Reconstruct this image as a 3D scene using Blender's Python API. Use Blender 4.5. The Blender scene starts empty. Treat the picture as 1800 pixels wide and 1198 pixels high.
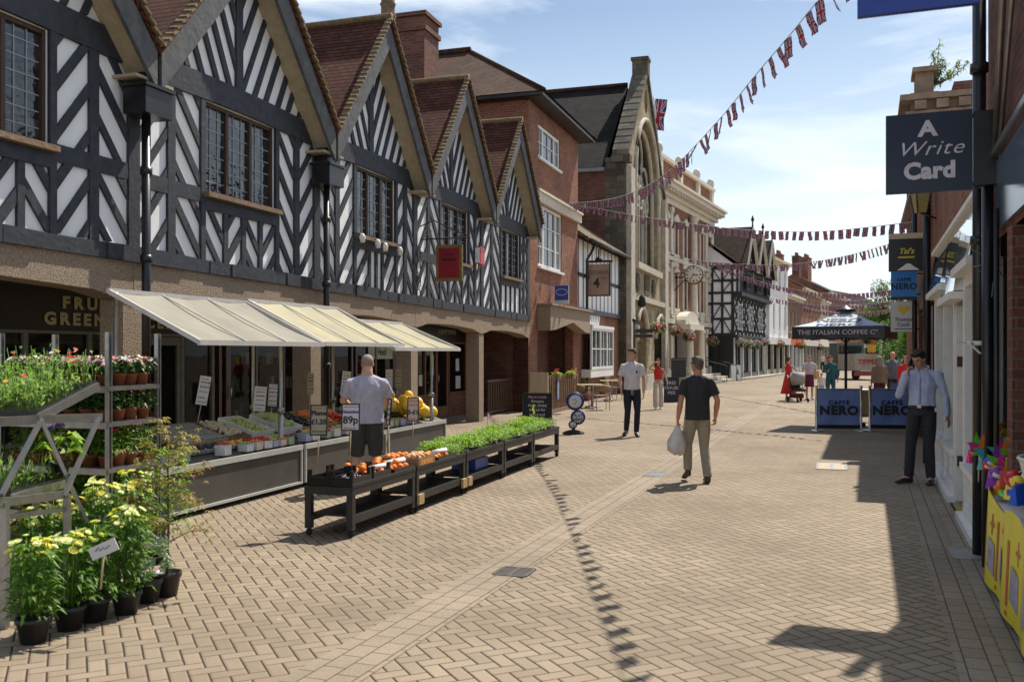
import bpy, bmesh, math, random
from mathutils import Vector, Matrix
random.seed(7)
R = math.radians
S = bpy.context.scene
C = S.collection
# ------------------------------------------------------------------ camera, sky, sun, exposure
F = 1650.0; HC = 1.76; HY = 620.0          # focal length in photo pixels, eye height, horizon row
cam = bpy.data.cameras.new('camera'); co = bpy.data.objects.new('camera', cam); C.objects.link(co)
co.location = (0, 0, HC); co.rotation_euler = (R(90), 0, 0)
cam.sensor_width = 36; cam.lens = 36*F/1800; cam.shift_y = (HY-599)/1800; cam.clip_end = 2000; cam.clip_start = .05
cam.dof.use_dof = True; cam.dof.focus_distance = 15; cam.dof.aperture_fstop = 3.2
S.camera = co
SUN_AZ = 36; SUN_EL = 54
w = bpy.data.worlds.new('World'); S.world = w; w.use_nodes = True
nt = w.node_tree; bg = nt.nodes['Background']; bg.inputs[1].default_value = 0.088
sky = nt.nodes.new('ShaderNodeTexSky'); sky.sky_type = 'NISHITA'; sky.sun_disc = False
sky.sun_elevation = R(SUN_EL); sky.sun_rotation = R(SUN_AZ); sky.air_density = 1.2; sky.dust_density = .7; sky.ozone_density = 1.6
tc = nt.nodes.new('ShaderNodeTexCoord')
mp = nt.nodes.new('ShaderNodeMapping'); mp.inputs['Scale'].default_value = (1.0, 1.1, 5.0); mp.inputs['Rotation'].default_value = (0.1, 0.12, .5)
n1 = nt.nodes.new('ShaderNodeTexNoise'); n1.inputs['Scale'].default_value = 2.3; n1.inputs['Detail'].default_value = 9; n1.inputs['Roughness'].default_value = .56; n1.inputs['Distortion'].default_value = .5
cr = nt.nodes.new('ShaderNodeValToRGB'); cr.color_ramp.elements[0].position = .45; cr.color_ramp.elements[1].position = .68
cr.color_ramp.elements[1].color = (.85, .85, .85, 1)
mx = nt.nodes.new('ShaderNodeMixRGB'); mx.inputs[2].default_value = (11.5, 11.8, 12.2, 1)
L = nt.links.new
L(tc.outputs['Generated'], mp.inputs[0]); L(mp.outputs[0], n1.inputs[0]); L(n1.outputs[0], cr.inputs[0]); L(cr.outputs[0], mx.inputs[0])
L(sky.outputs[0], mx.inputs[1])
sx_ = nt.nodes.new('ShaderNodeSeparateXYZ'); L(tc.outputs['Generated'], sx_.inputs[0])
hz = nt.nodes.new('ShaderNodeMapRange'); hz.inputs[1].default_value = 0.0; hz.inputs[2].default_value = .34; hz.inputs[3].default_value = .9; hz.inputs[4].default_value = 0
L(sx_.outputs[2], hz.inputs[0])
mh = nt.nodes.new('ShaderNodeMixRGB'); mh.inputs[2].default_value = (9.2, 10.3, 11.4, 1); L(hz.outputs[0], mh.inputs[0]); L(mx.outputs[0], mh.inputs[1])
L(mh.outputs[0], bg.inputs[0])
sl = bpy.data.lights.new('sun', 'SUN'); sl.energy = 5.0; sl.angle = R(.53); sl.color = (1, .93, .82)
so = bpy.data.objects.new('sun', sl); C.objects.link(so)
sd = Vector((math.sin(R(SUN_AZ))*math.cos(R(SUN_EL)), math.cos(R(SUN_AZ))*math.cos(R(SUN_EL)), math.sin(R(SUN_EL))))
so.rotation_euler = sd.to_track_quat('Z', 'Y').to_euler(); so.location = sd*60
S.view_settings.view_transform = 'Standard'; S.view_settings.look = 'None'; S.view_settings.gamma = 1
S.view_settings.exposure = 0.36
# ------------------------------------------------------------------ pixel -> place
def G(px, py):                       # ground point seen at photo pixel
    Z = F*HC/(py-HY); return Vector(((px-900)/F*Z, Z, 0))
def W(px, py, Z):                    # point seen at the pixel at depth Z
    return Vector(((px-900)/F*Z, Z, HC+(HY-py)/F*Z))
# ------------------------------------------------------------------ frames
class Frame:
    def __init__(s, p0, d, sg=1):
        d = Vector((d[0], d[1], 0)).normalized(); s.o = Vector((p0[0], p0[1], 0)); s.d = d
        s.n = Vector((d.y*sg, -d.x*sg, 0))
    def __call__(s, u, w, z): return s.o+s.d*u+s.n*w+Vector((0, 0, z))
    def u(s, px, w=0):               # distance along the wall where pixel column px meets plane w
        o = s.o+s.n*w; k = (px-900)/F
        return (k*o.y-o.x)/(s.d.x-k*s.d.y)
    def z(s, px, py, w=0):
        p = s(s.u(px, w), w, 0); return HC+(HY-py)/F*p.y
def frame2(p0, p1, sg=1): return Frame(p0, (p1[0]-p0[0], p1[1]-p0[1]), sg)
FL = Frame((-8.7, 0), (.311, .9503))
FR = Frame((1.088, 0), (.378, 1), -1)
# ------------------------------------------------------------------ mesh builder
class MB:
    def __init__(s): s.v = []; s.f = []; s.m = []; s.mi = 0; s.sm = []; s.smooth = False
    def add(s, vs, fs):
        b = len(s.v); s.v += [Vector(v) for v in vs]
        for f in fs: s.f.append([b+i for i in f]); s.m.append(s.mi); s.sm.append(s.smooth)
        return s
    def quad(s, a, b, c, d): return s.add([a, b, c, d], [(0, 1, 2, 3)])
    def poly(s, ps): return s.add(ps, [tuple(range(len(ps)))])
    def hexa(s, p):                  # 8 points: bottom ring 0-3, top ring 4-7
        return s.add(p, [(3, 2, 1, 0), (4, 5, 6, 7), (0, 1, 5, 4), (1, 2, 6, 5), (2, 3, 7, 6), (3, 0, 4, 7)])
    def box(s, c, d, rz=0, rx=0, ry=0):
        M = Matrix.Translation(Vector(c)) @ Matrix.Rotation(rz, 4, 'Z') @ Matrix.Rotation(ry, 4, 'Y') @ Matrix.Rotation(rx, 4, 'X')
        x, y, z = d[0]/2, d[1]/2, d[2]/2
        return s.hexa([M @ Vector(q) for q in ((-x,-y,-z),(x,-y,-z),(x,y,-z),(-x,y,-z),(-x,-y,z),(x,-y,z),(x,y,z),(-x,y,z))])
    def fb(s, fr, u0, u1, w0, w1, z0, z1):      # box in a frame
        return s.hexa([fr(u0,w0,z0), fr(u1,w0,z0), fr(u1,w1,z0), fr(u0,w1,z0), fr(u0,w0,z1), fr(u1,w0,z1), fr(u1,w1,z1), fr(u0,w1,z1)])
    def beam(s, a, b, wd, ht, up=(0, 0, 1)):    # box from a to b
        a = Vector(a); b = Vector(b); d = (b-a).normalized(); up = Vector(up)
        x = d.cross(up)
        if x.length < 1e-4: x = d.cross(Vector((1, 0, 0)))
        x.normalize(); y = x.cross(d); x = x*wd/2; y = y*ht/2
        return s.hexa([a-x-y, a+x-y, a+x+y, a-x+y, b-x-y, b+x-y, b+x+y, b-x+y])
    def ext(s, fr, pts, w0, w1):                # polygon (u,z) list extruded from w0 to w1
        n = len(pts); vs = [fr(u, w0, z) for u, z in pts]+[fr(u, w1, z) for u, z in pts]
        return s.add(vs, [tuple(range(n-1, -1, -1)), tuple(range(n, 2*n))]+[(i, (i+1) % n, n+(i+1) % n, n+i) for i in range(n)])
    def prism(s, pts, z0, z1):
        n = len(pts); vs = [(p[0], p[1], z0) for p in pts]+[(p[0], p[1], z1) for p in pts]
        return s.add(vs, [tuple(range(n-1, -1, -1)), tuple(range(n, 2*n))]+[(i, (i+1) % n, n+(i+1) % n, n+i) for i in range(n)])
    def tube(s, ps, r, n=8, ref=None, sm=True):  # r: number, list of numbers, or list of (rx, ry); ref = direction of ry
        ps = [Vector(p) for p in ps]; k = len(ps); rs = r if isinstance(r, (list, tuple)) else [r]*k
        vs = []; 
        for i, p in enumerate(ps):
            t = (ps[min(i+1, k-1)]-ps[max(i-1, 0)]).normalized()
            rf = Vector(ref) if ref is not None else (Vector((0, 0, 1)) if abs(t.z) < .9 else Vector((0, 1, 0)))
            x = t.cross(rf)
            if x.length < 1e-4: x = t.cross(Vector((1, 0, .1)))
            x.normalize(); y = x.cross(t)
            q = rs[i]; rx, ry = q if isinstance(q, (list, tuple)) else (q, q)
            for j in range(n):
                a = 2*math.pi*j/n; vs.append(p+x*rx*math.cos(a)+y*ry*math.sin(a))
        fs = [(i*n+j, i*n+(j+1) % n, (i+1)*n+(j+1) % n, (i+1)*n+j) for i in range(k-1) for j in range(n)]
        fs += [tuple(range(n-1, -1, -1)), tuple((k-1)*n+j for j in range(n))]
        o = s.smooth; s.smooth = sm; s.add(vs, fs); s.smooth = o
        return s
    def cyl(s, c, r, h, n=16, r2=None, sm=True): return s.tube([c, Vector(c)+Vector((0, 0, h))], [r, r if r2 is None else r2], n, sm=sm)
    def lathe(s, c, prof, n=16, ax=None):        # prof: (r, h)
        M = Matrix.Identity(3) if ax is None else Vector(ax).to_track_quat('Z', 'Y').to_matrix()
        c = Vector(c); k = len(prof); vs = []
        for r, h in prof:
            for j in range(n):
                a = 2*math.pi*j/n; vs.append(c+M @ Vector((r*math.cos(a), r*math.sin(a), h)))
        fs = [(i*n+j, i*n+(j+1) % n, (i+1)*n+(j+1) % n, (i+1)*n+j) for i in range(k-1) for j in range(n)]
        fs += [tuple(range(n-1, -1, -1)), tuple((k-1)*n+j for j in range(n))]
        o = s.smooth; s.smooth = True; s.add(vs, fs); s.smooth = o; return s
    def ball(s, c, r, n=10, m=7, jit=0, rot=None):
        if not isinstance(r, (tuple, list, Vector)): r = (r, r, r)
        c = Vector(c); vs = [Vector((0, 0, -1))]
        for i in range(1, m):
            a = -math.pi/2+math.pi*i/m
            for j in range(n):
                b = 2*math.pi*j/n; vs.append(Vector((math.cos(a)*math.cos(b), math.cos(a)*math.sin(b), math.sin(a))))
        vs.append(Vector((0, 0, 1)))
        out = []
        for q in vs:
            q = Vector((q.x*r[0], q.y*r[1], q.z*r[2]))
            if jit: q *= 1+random.uniform(-jit, jit)
            if rot: q = rot @ q
            out.append(c+q)
        fs = [(0, 1+(j+1) % n, 1+j) for j in range(n)]
        for i in range(m-2):
            b = 1+i*n
            fs += [(b+j, b+(j+1) % n, b+n+(j+1) % n, b+n+j) for j in range(n)]
        b = 1+(m-2)*n; t = len(vs)-1
        fs += [(b+j, b+(j+1) % n, t) for j in range(n)]
        o = s.smooth; s.smooth = True; s.add(out, fs); s.smooth = o; return s
    def leaf(s, p, d, L_, w_, fold=.25, bend=.3):  # a pointed leaf starting at p along d
        d = d.normalized(); x = d.cross(Vector((random.uniform(-.4, .4), random.uniform(-.4, .4), 1)))
        if x.length < 1e-3: x = Vector((1, 0, 0))
        x.normalize(); n = x.cross(d)
        m = p+d*L_*.5+n*L_*.08; e = p+d*L_-Vector((0, 0, L_*bend))
        s.add([p, m-x*w_*.5+n*w_*fold, e, m+x*w_*.5+n*w_*fold, m], [(0, 4, 2, 1), (0, 3, 2, 4)])
        return s
    def build(s, name, mat, parent=None, world=True, mods=None):
        me = bpy.data.meshes.new(name)
        off = Vector((0, 0, 0))
        if parent is not None and world:
            q = parent
            while q.parent: q = q.parent
            off = q.location
        me.from_pydata([v-off for v in s.v], [], s.f)
        mats = mat if isinstance(mat, (list, tuple)) else [mat]
        for m_ in mats: me.materials.append(m_)
        if len(mats) > 1: me.polygons.foreach_set('material_index', s.m)
        me.polygons.foreach_set('use_smooth', s.sm)
        uv = me.uv_layers.new(name='UVMap'); V = s.v; i = 0; Z = Vector((0, 0, 1)); dat = []
        for f in s.f:
            a, b, c = V[f[0]], V[f[1]], V[f[2]]
            n = (b-a).cross(c-b)
            if len(f) > 3 and n.length < 1e-9: n = (c-b).cross(V[f[3]]-c)
            if n.length < 1e-12: n = Z
            n = n.normalized()
            if n.z < 0: n = -n
            if abs(n.z) > .98: t = Vector((1, 0, 0)); bt = Vector((0, 1, 0))
            else:
                t = Z.cross(n).normalized()
                if t.y < 0 or (abs(t.y) < 1e-6 and t.x < 0): t = -t
                bt = n.cross(t)
                if bt.z < 0: bt = -bt
            for k in f: dat += [V[k].dot(t), V[k].dot(bt)]
        uv.data.foreach_set('uv', dat)
        me.validate(); me.update()
        o = bpy.data.objects.new(name, me); C.objects.link(o)
        if parent is not None: o.parent = parent
        return o
def tag(o, label, cat, group=None, kind=None):
    if label: o['label'] = label
    if cat: o['category'] = cat
    if group: o['group'] = group
    if kind: o['kind'] = kind
    return o
def thing(name, label, cat, loc=(0, 0, 0), rz=0, group=None):
    o = bpy.data.objects.new(name, None); C.objects.link(o); o.empty_display_size = .1
    o.location = loc; o.rotation_euler = (0, 0, rz); return tag(o, label, cat, group)
def struct(name, mb, mat): return tag(mb.build(name, mat), None, None, kind='structure')
def kids(o): return [c for c in bpy.data.objects if c.parent == o]
def dup(o, loc=None, rz=None, label=None, group=None, sc=None, top=True):
    c = o.copy(); C.objects.link(c)
    if top:
        if loc is not None: c.location = loc
        if rz is not None: c.rotation_euler = (0, 0, rz) if not isinstance(rz, tuple) else rz
        if sc is not None: c.scale = (sc, sc, sc) if not isinstance(sc, tuple) else sc
        if label: c['label'] = label
        if group: c['group'] = group
    for k in kids(o):
        d = dup(k, top=False); d.parent = c
    return c
# ------------------------------------------------------------------ materials
MATS = {}
def nodes(name):
    m = bpy.data.materials.new(name); m.use_nodes = True; t = m.node_tree
    return m, t, t.nodes['Principled BSDF'], t.links.new
def N(t, ty, **k):
    n = t.nodes.new('ShaderNode'+ty)
    for a, b in k.items():
        if a[0] == '_': n.inputs[a[1:]].default_value = b
        else: setattr(n, a, b)
    return n
def col(c, a=1): return (c[0], c[1], c[2], a)
def math_(t, op, a, b=None, c=None, clamp=False):
    n = t.nodes.new('ShaderNodeMath'); n.operation = op; n.use_clamp = clamp
    for i, x in enumerate((a, b, c)):
        if x is None: continue
        if isinstance(x, (int, float)): n.inputs[i].default_value = x
        else: t.links.new(x, n.inputs[i])
    return n.outputs[0]
def mat(name, c, rough=.7, metal=0, var=.15, scale=6, bump=0, bscale=40, spec=.5, c2=None, trans=0, coat=0, sub=0, uv=False, stretch=None, alpha=1):
    """plain surface with uneven tone, optional bump"""
    if name in MATS: return MATS[name]
    m, t, p, l = nodes(name)
    tcn = N(t, 'TexCoord'); src = tcn.outputs['UV' if uv else 'Object']
    if stretch:
        mpn = N(t, 'Mapping'); mpn.inputs['Scale'].default_value = stretch; l(src, mpn.inputs[0]); src = mpn.outputs[0]
    if var or c2:
        no = N(t, 'TexNoise', _Scale=scale, _Detail=6.0, _Roughness=.6); l(src, no.inputs[0])
        r = N(t, 'ValToRGB'); e = r.color_ramp.elements; e[0].position = .3; e[1].position = .7
        if c2: e[0].color = col(c); e[1].color = col(c2)
        else: e[0].color = col([x*(1-var) for x in c]); e[1].color = col([min(1, x*(1+var)) for x in c])
        l(no.outputs[0], r.inputs[0]); l(r.outputs[0], p.inputs['Base Color'])
    else: p.inputs['Base Color'].default_value = col(c)
    p.inputs['Roughness'].default_value = rough; p.inputs['Metallic'].default_value = metal
    p.inputs['Specular IOR Level'].default_value = spec
    if coat: p.inputs['Coat Weight'].default_value = coat
    if trans: p.inputs['Transmission Weight'].default_value = trans
    if sub: p.inputs['Subsurface Weight'].default_value = sub; p.inputs['Subsurface Scale'].default_value = .02
    if alpha < 1: p.inputs['Alpha'].default_value = alpha
    if bump:
        nb = N(t, 'TexNoise', _Scale=bscale, _Detail=5.0); l(src, nb.inputs[0])
        b = N(t, 'Bump', _Strength=bump, _Distance=.02); l(nb.outputs[0], b.inputs['Height']); l(b.outputs[0], p.inputs['Normal'])
    MATS[name] = m; return m
def brickmat(name, c1, c2, mortar, bw=.225, bh=.075, ms=.008, rough=.85, bump=.5, off=.5, grime=.35, sq=1.0, tint=None):
    if name in MATS: return MATS[name]
    m, t, p, l = nodes(name); tcn = N(t, 'TexCoord')
    b = N(t, 'TexBrick', offset=off, _Scale=1.0); b.inputs['Brick Width'].default_value = bw; b.inputs['Row Height'].default_value = bh
    b.inputs['Mortar Size'].default_value = ms; b.inputs['Mortar Smooth'].default_value = .3; b.inputs['Bias'].default_value = -.1
    b.inputs['Color1'].default_value = col(c1); b.inputs['Color2'].default_value = col(c2); b.inputs['Mortar'].default_value = col(mortar)
    dn = N(t, 'TexNoise', _Scale=3.0, _Detail=3.0); l(tcn.outputs['UV'], dn.inputs[0])
    dv = N(t, 'VectorMath', operation='MULTIPLY_ADD'); l(dn.outputs['Color'], dv.inputs[0]); dv.inputs[1].default_value = (.02, .02, 0); l(tcn.outputs['UV'], dv.inputs[2])
    l(dv.outputs[0], b.inputs[0])
    no = N(t, 'TexNoise', _Scale=.9, _Detail=8.0, _Roughness=.65); l(tcn.outputs['UV'], no.inputs[0])
    r = N(t, 'ValToRGB'); e = r.color_ramp.elements; e[0].position = .3; e[1].position = .68
    g = 1-grime; e[0].color = (g, g, g, 1); e[1].color = (1.12, 1.1, 1.08, 1)
    l(no.outputs[0], r.inputs[0])
    mm = N(t, 'MixRGB', blend_type='MULTIPLY'); mm.inputs[0].default_value = 1; l(b.outputs[0], mm.inputs[1]); l(r.outputs[0], mm.inputs[2])
    n2 = N(t, 'TexNoise', _Scale=30.0, _Detail=4.0); l(tcn.outputs['UV'], n2.inputs[0])
    m2 = N(t, 'MixRGB', blend_type='OVERLAY'); m2.inputs[0].default_value = .35; l(mm.outputs[0], m2.inputs[1]); l(n2.outputs[0], m2.inputs[2])
    l(m2.outputs[0], p.inputs['Base Color']); p.inputs['Roughness'].default_value = rough; p.inputs['Specular IOR Level'].default_value = .25
    h = math_(t, 'SUBTRACT', 1, b.outputs['Fac']); h = math_(t, 'MULTIPLY_ADD', n2.outputs[0], .5, h)
    bp = N(t, 'Bump', _Strength=bump, _Distance=.02); l(h, bp.inputs['Height']); l(bp.outputs[0], p.inputs['Normal'])
    MATS[name] = m; return m
def tilemat(name, c1, c2, tw=.17, th=.11, moss=None, bump=1.0):
    """clay tile / slate courses with stepped relief"""
    if name in MATS: return MATS[name]
    m, t, p, l = nodes(name); tcn = N(t, 'TexCoord')
    dn = N(t, 'TexNoise', _Scale=1.6, _Detail=3.0); l(tcn.outputs['UV'], dn.inputs[0])
    dv = N(t, 'VectorMath', operation='MULTIPLY_ADD'); l(dn.outputs['Color'], dv.inputs[0]); dv.inputs[1].default_value = (.05, .05, 0); l(tcn.outputs['UV'], dv.inputs[2])
    b = N(t, 'TexBrick', offset=.5, _Scale=1.0); b.inputs['Brick Width'].default_value = tw; b.inputs['Row Height'].default_value = th
    b.inputs['Mortar Size'].default_value = .006; b.inputs['Bias'].default_value = 0
    b.inputs['Color1'].default_value = col(c1); b.inputs['Color2'].default_value = col(c2); b.inputs['Mortar'].default_value = col([x*.25 for x in c1])
    l(dv.outputs[0], b.inputs[0])
    sp = N(t, 'SeparateXYZ'); l(dv.outputs[0], sp.inputs[0])
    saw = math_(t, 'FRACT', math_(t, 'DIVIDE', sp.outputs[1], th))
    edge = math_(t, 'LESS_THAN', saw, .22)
    no = N(t, 'TexNoise', _Scale=1.1, _Detail=8.0, _Roughness=.7); l(tcn.outputs['UV'], no.inputs[0])
    r = N(t, 'ValToRGB'); e = r.color_ramp.elements; e[0].position = .35; e[1].position = .7; e[0].color = (.62, .6, .6, 1); e[1].color = (1.2, 1.15, 1.1, 1)
    l(no.outputs[0], r.inputs[0])
    mm = N(t, 'MixRGB', blend_type='MULTIPLY'); mm.inputs[0].default_value = 1; l(b.outputs[0], mm.inputs[1]); l(r.outputs[0], mm.inputs[2])
    out = mm.outputs[0]
    if moss:
        n3 = N(t, 'TexNoise', _Scale=5.0, _Detail=8.0, _Roughness=.75); l(tcn.outputs['UV'], n3.inputs[0])
        r3 = N(t, 'ValToRGB'); r3.color_ramp.elements[0].position = .56; r3.color_ramp.elements[1].position = .7; l(n3.outputs[0], r3.inputs[0])
        m3 = N(t, 'MixRGB'); l(r3.outputs[0], m3.inputs[0]); l(out, m3.inputs[1]); m3.inputs[2].default_value = col(moss); out = m3.outputs[0]
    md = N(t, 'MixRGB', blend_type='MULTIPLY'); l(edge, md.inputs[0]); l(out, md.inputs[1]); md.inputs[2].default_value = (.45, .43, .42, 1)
    l(md.outputs[0], p.inputs['Base Color']); p.inputs['Roughness'].default_value = .92; p.inputs['Specular IOR Level'].default_value = .12
    h = math_(t, 'SUBTRACT', 1, saw)
    bp = N(t, 'Bump', _Strength=bump, _Distance=.025); l(h, bp.inputs['Height']); l(bp.outputs[0], p.inputs['Normal'])
    MATS[name] = m; return m
def wood(name, c, c2, ax=(14, 14, 1.2), rough=.75, bump=.4):
    return mat(name, c, rough, c2=c2, scale=3.0, stretch=ax, bump=bump, bscale=6)
def leafmat(name, c, c2, rough=.5):
    if name in MATS: return MATS[name]
    m, t, p, l = nodes(name); gi = N(t, 'NewGeometry')
    r = N(t, 'ValToRGB'); r.color_ramp.elements[0].color = col(c); r.color_ramp.elements[1].color = col(c2)
    l(gi.outputs['Random Per Island'], r.inputs[0]); l(r.outputs[0], p.inputs['Base Color']); p.inputs['Roughness'].default_value = rough
    tr = N(t, 'BsdfTranslucent'); ms = N(t, 'MixShader'); ms.inputs[0].default_value = .38
    bc = N(t, 'MixRGB', blend_type='MULTIPLY'); bc.inputs[0].default_value = 1; l(r.outputs[0], bc.inputs[1]); bc.inputs[2].default_value = (1.5, 1.7, .7, 1)
    l(bc.outputs[0], tr.inputs[0]); out = t.nodes['Material Output']
    l(p.outputs[0], ms.inputs[1]); l(tr.outputs[0], ms.inputs[2]); l(ms.outputs[0], out.inputs[0])
    MATS[name] = m; return m
def glassmat(name, c=(.02, .025, .03), clear=0.0, rough=.03, wav=.03):
    if name in MATS: return MATS[name]
    m, t, p, l = nodes(name); p.inputs['Base Color'].default_value = col(c); p.inputs['Roughness'].default_value = rough
    p.inputs['IOR'].default_value = 1.5; p.inputs['Specular IOR Level'].default_value = .6
    tcn = N(t, 'TexCoord'); nb = N(t, 'TexNoise', _Scale=2.2, _Detail=2.0); l(tcn.outputs['UV'], nb.inputs[0])
    b = N(t, 'Bump', _Strength=wav, _Distance=.1); l(nb.outputs[0], b.inputs['Height']); l(b.outputs[0], p.inputs['Normal'])
    if clear:
        tp = N(t, 'BsdfTransparent'); ms = N(t, 'MixShader'); out = t.nodes['Material Output']
        fr = N(t, 'Fresnel', _IOR=1.5); f = math_(t, 'SUBTRACT', clear, fr.outputs[0], clamp=True); l(f, ms.inputs[0])
        l(p.outputs[0], ms.inputs[1]); l(tp.outputs[0], ms.inputs[2]); l(ms.outputs[0], out.inputs[0])
    MATS[name] = m; return m
def leadedmat(name):
    """leaded glazing: lead cames stand on dark reflecting panes, each pane set at its own slight angle"""
    m, t, p, l = nodes(name); tcn = N(t, 'TexCoord')
    p.inputs['Base Color'].default_value = (.03, .035, .04, 1); p.inputs['Roughness'].default_value = .04; p.inputs['Specular IOR Level'].default_value = .8
    br = N(t, 'TexBrick', offset=0.0, _Scale=1.0); br.inputs['Brick Width'].default_value = .155; br.inputs['Row Height'].default_value = .19; br.inputs['Mortar Size'].default_value = 0
    br.inputs['Color1'].default_value = (0, 0, 0, 1); br.inputs['Color2'].default_value = (1, 1, 1, 1); l(tcn.outputs['UV'], br.inputs[0])
    nb = N(t, 'TexNoise', _Scale=5.0, _Detail=2.0); l(tcn.outputs['UV'], nb.inputs[0])
    b = N(t, 'Bump', _Strength=.25, _Distance=.05); l(nb.outputs[0], b.inputs['Height']); l(b.outputs[0], p.inputs['Normal'])
    mxr = N(t, 'MixRGB'); mxr.inputs[1].default_value = (.015, .02, .025, 1); mxr.inputs[2].default_value = (.05, .055, .055, 1)
    sq = math_(t, 'POWER', br.outputs[0], 3); l(sq, mxr.inputs[0]); l(mxr.outputs[0], p.inputs['Base Color'])
    MATS[name] = m; return m
def herring(name, ang, c1, c2, mortar, unit=.1):
    if name in MATS: return MATS[name]
    m, t, p, l = nodes(name); g = N(t, 'NewGeometry')
    mpn = N(t, 'Mapping', vector_type='POINT'); mpn.inputs['Rotation'].default_value = (0, 0, ang); l(g.outputs['Position'], mpn.inputs[0])
    wn_ = N(t, 'TexNoise', _Scale=.8, _Detail=2.0); l(g.outputs['Position'], wn_.inputs[0])
    dv = N(t, 'VectorMath', operation='MULTIPLY_ADD'); l(wn_.outputs['Color'], dv.inputs[0]); dv.inputs[1].default_value = (.03, .03, 0); l(mpn.outputs[0], dv.inputs[2])
    sp = N(t, 'SeparateXYZ'); l(dv.outputs[0], sp.inputs[0])
    x = math_(t, 'ADD', math_(t, 'DIVIDE', sp.outputs[0], unit), 4000); y = math_(t, 'ADD', math_(t, 'DIVIDE', sp.outputs[1], unit), 4000)
    i = math_(t, 'FLOOR', x); j = math_(t, 'FLOOR', y); fx = math_(t, 'SUBTRACT', x, i); fy = math_(t, 'SUBTRACT', y, j)
    k = math_(t, 'MODULO', math_(t, 'ADD', i, j), 4)
    def is_(v): return math_(t, 'COMPARE', k, v, .4)
    k0, k1, k2, k3 = [is_(v) for v in range(4)]
    dl = math_(t, 'ADD', fx, k1); dr = math_(t, 'ADD', math_(t, 'SUBTRACT', 1, fx), k0)
    db = math_(t, 'ADD', fy, k3); dt = math_(t, 'ADD', math_(t, 'SUBTRACT', 1, fy), k2); dl = math_(t, 'DIVIDE', dl, 1.7); dr = math_(t, 'DIVIDE', dr, 1.7)  # joints along y drawn wider: their shade is painted in the joint colour
    d = math_(t, 'MINIMUM', math_(t, 'MINIMUM', dl, dr), math_(t, 'MINIMUM', db, dt))
    # brick id
    cx = math_(t, 'SUBTRACT', i, k1); cy = math_(t, 'SUBTRACT', j, k3)
    cv = N(t, 'CombineXYZ'); l(cx, cv.inputs[0]); l(cy, cv.inputs[1]); wn = N(t, 'TexWhiteNoise', noise_dimensions='2D'); l(cv.outputs[0], wn.inputs[0])
    r = N(t, 'ValToRGB'); r.color_ramp.elements[0].color = col(c1); r.color_ramp.elements[1].color = col(c2); l(wn.outputs[0], r.inputs[0])
    # patches and stains
    no = N(t, 'TexNoise', _Scale=.35, _Detail=9.0, _Roughness=.62); l(g.outputs['Position'], no.inputs[0])
    r2 = N(t, 'ValToRGB'); e = r2.color_ramp.elements; e[0].position = .32; e[1].position = .66; e[0].color = (.70, .66, .64, 1); e[1].color = (1.14, 1.13, 1.10, 1); l(no.outputs[0], r2.inputs[0])
    mm = N(t, 'MixRGB', blend_type='MULTIPLY'); mm.inputs[0].default_value = 1; l(r.outputs[0], mm.inputs[1]); l(r2.outputs[0], mm.inputs[2])
    ng = N(t, 'TexNoise', _Scale=220.0, _Detail=2.0); l(g.outputs['Position'], ng.inputs[0])
    mg = N(t, 'MixRGB', blend_type='OVERLAY'); mg.inputs[0].default_value = .45; l(mm.outputs[0], mg.inputs[1]); l(ng.outputs[0], mg.inputs[2])
    ns = N(t, 'TexVoronoi', _Scale=3.3); l(g.outputs['Position'], ns.inputs[0])
    spot = math_(t, 'LESS_THAN', ns.outputs['Distance'], .045)
    m4 = N(t, 'MixRGB'); l(math_(t, 'MULTIPLY', spot, .55), m4.inputs[0]); l(mg.outputs[0], m4.inputs[1]); m4.inputs[2].default_value = (.52, .48, .42, 1)
    wid = math_(t, 'MULTIPLY_ADD', no.outputs[0], .06, .005)
    jm = math_(t, 'LESS_THAN', d, wid)
    mj = N(t, 'MixRGB'); l(jm, mj.inputs[0]); l(m4.outputs[0], mj.inputs[1]); mj.inputs[2].default_value = col(mortar)
    l(mj.outputs[0], p.inputs['Base Color']); p.inputs['Roughness'].default_value = .82; p.inputs['Specular IOR Level'].default_value = .25
    h = math_(t, 'MINIMUM', math_(t, 'DIVIDE', d, .1), 1); h = math_(t, 'MULTIPLY_ADD', ng.outputs[0], .12, h)
    h = math_(t, 'MULTIPLY_ADD', wn.outputs[0], .25, h)
    bp = N(t, 'Bump', _Strength=.6, _Distance=.008); l(h, bp.inputs['Height']); l(bp.outputs[0], p.inputs['Normal'])
    MATS[name] = m; return m
M_pave = herring('block_paving', R(-25.2), (.258, .208, .150), (.312, .254, .184), (.042, .031, .022))
M_band = brickmat('paving_band', (.40, .325, .235), (.47, .385, .285), (.10, .07, .05), .1, .2, .004, grime=.15, off=0)
M_brick = brickmat('red_brick', (.22, .075, .04), (.33, .13, .075), (.28, .22, .17))
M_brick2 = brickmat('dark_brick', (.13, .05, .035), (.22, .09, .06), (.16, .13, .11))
M_brick3 = brickmat('orange_brick', (.36, .15, .09), (.42, .2, .12), (.3, .22, .17))
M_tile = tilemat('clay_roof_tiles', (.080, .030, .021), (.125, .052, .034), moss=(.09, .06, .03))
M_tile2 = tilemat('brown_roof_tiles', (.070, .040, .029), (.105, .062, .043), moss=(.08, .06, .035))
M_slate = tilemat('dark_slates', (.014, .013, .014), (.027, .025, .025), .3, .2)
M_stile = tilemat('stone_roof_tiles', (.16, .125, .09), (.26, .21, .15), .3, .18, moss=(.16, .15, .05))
M_moss = mat('mossy_mortar', (.12, .085, .05), .95, c2=(.24, .17, .09), scale=9, bump=1, bscale=25)
M_stone = brickmat('ashlar_stone', (.33, .27, .17), (.42, .35, .23), (.2, .16, .11), .55, .28, .008, grime=.5, bump=.4)
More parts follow.
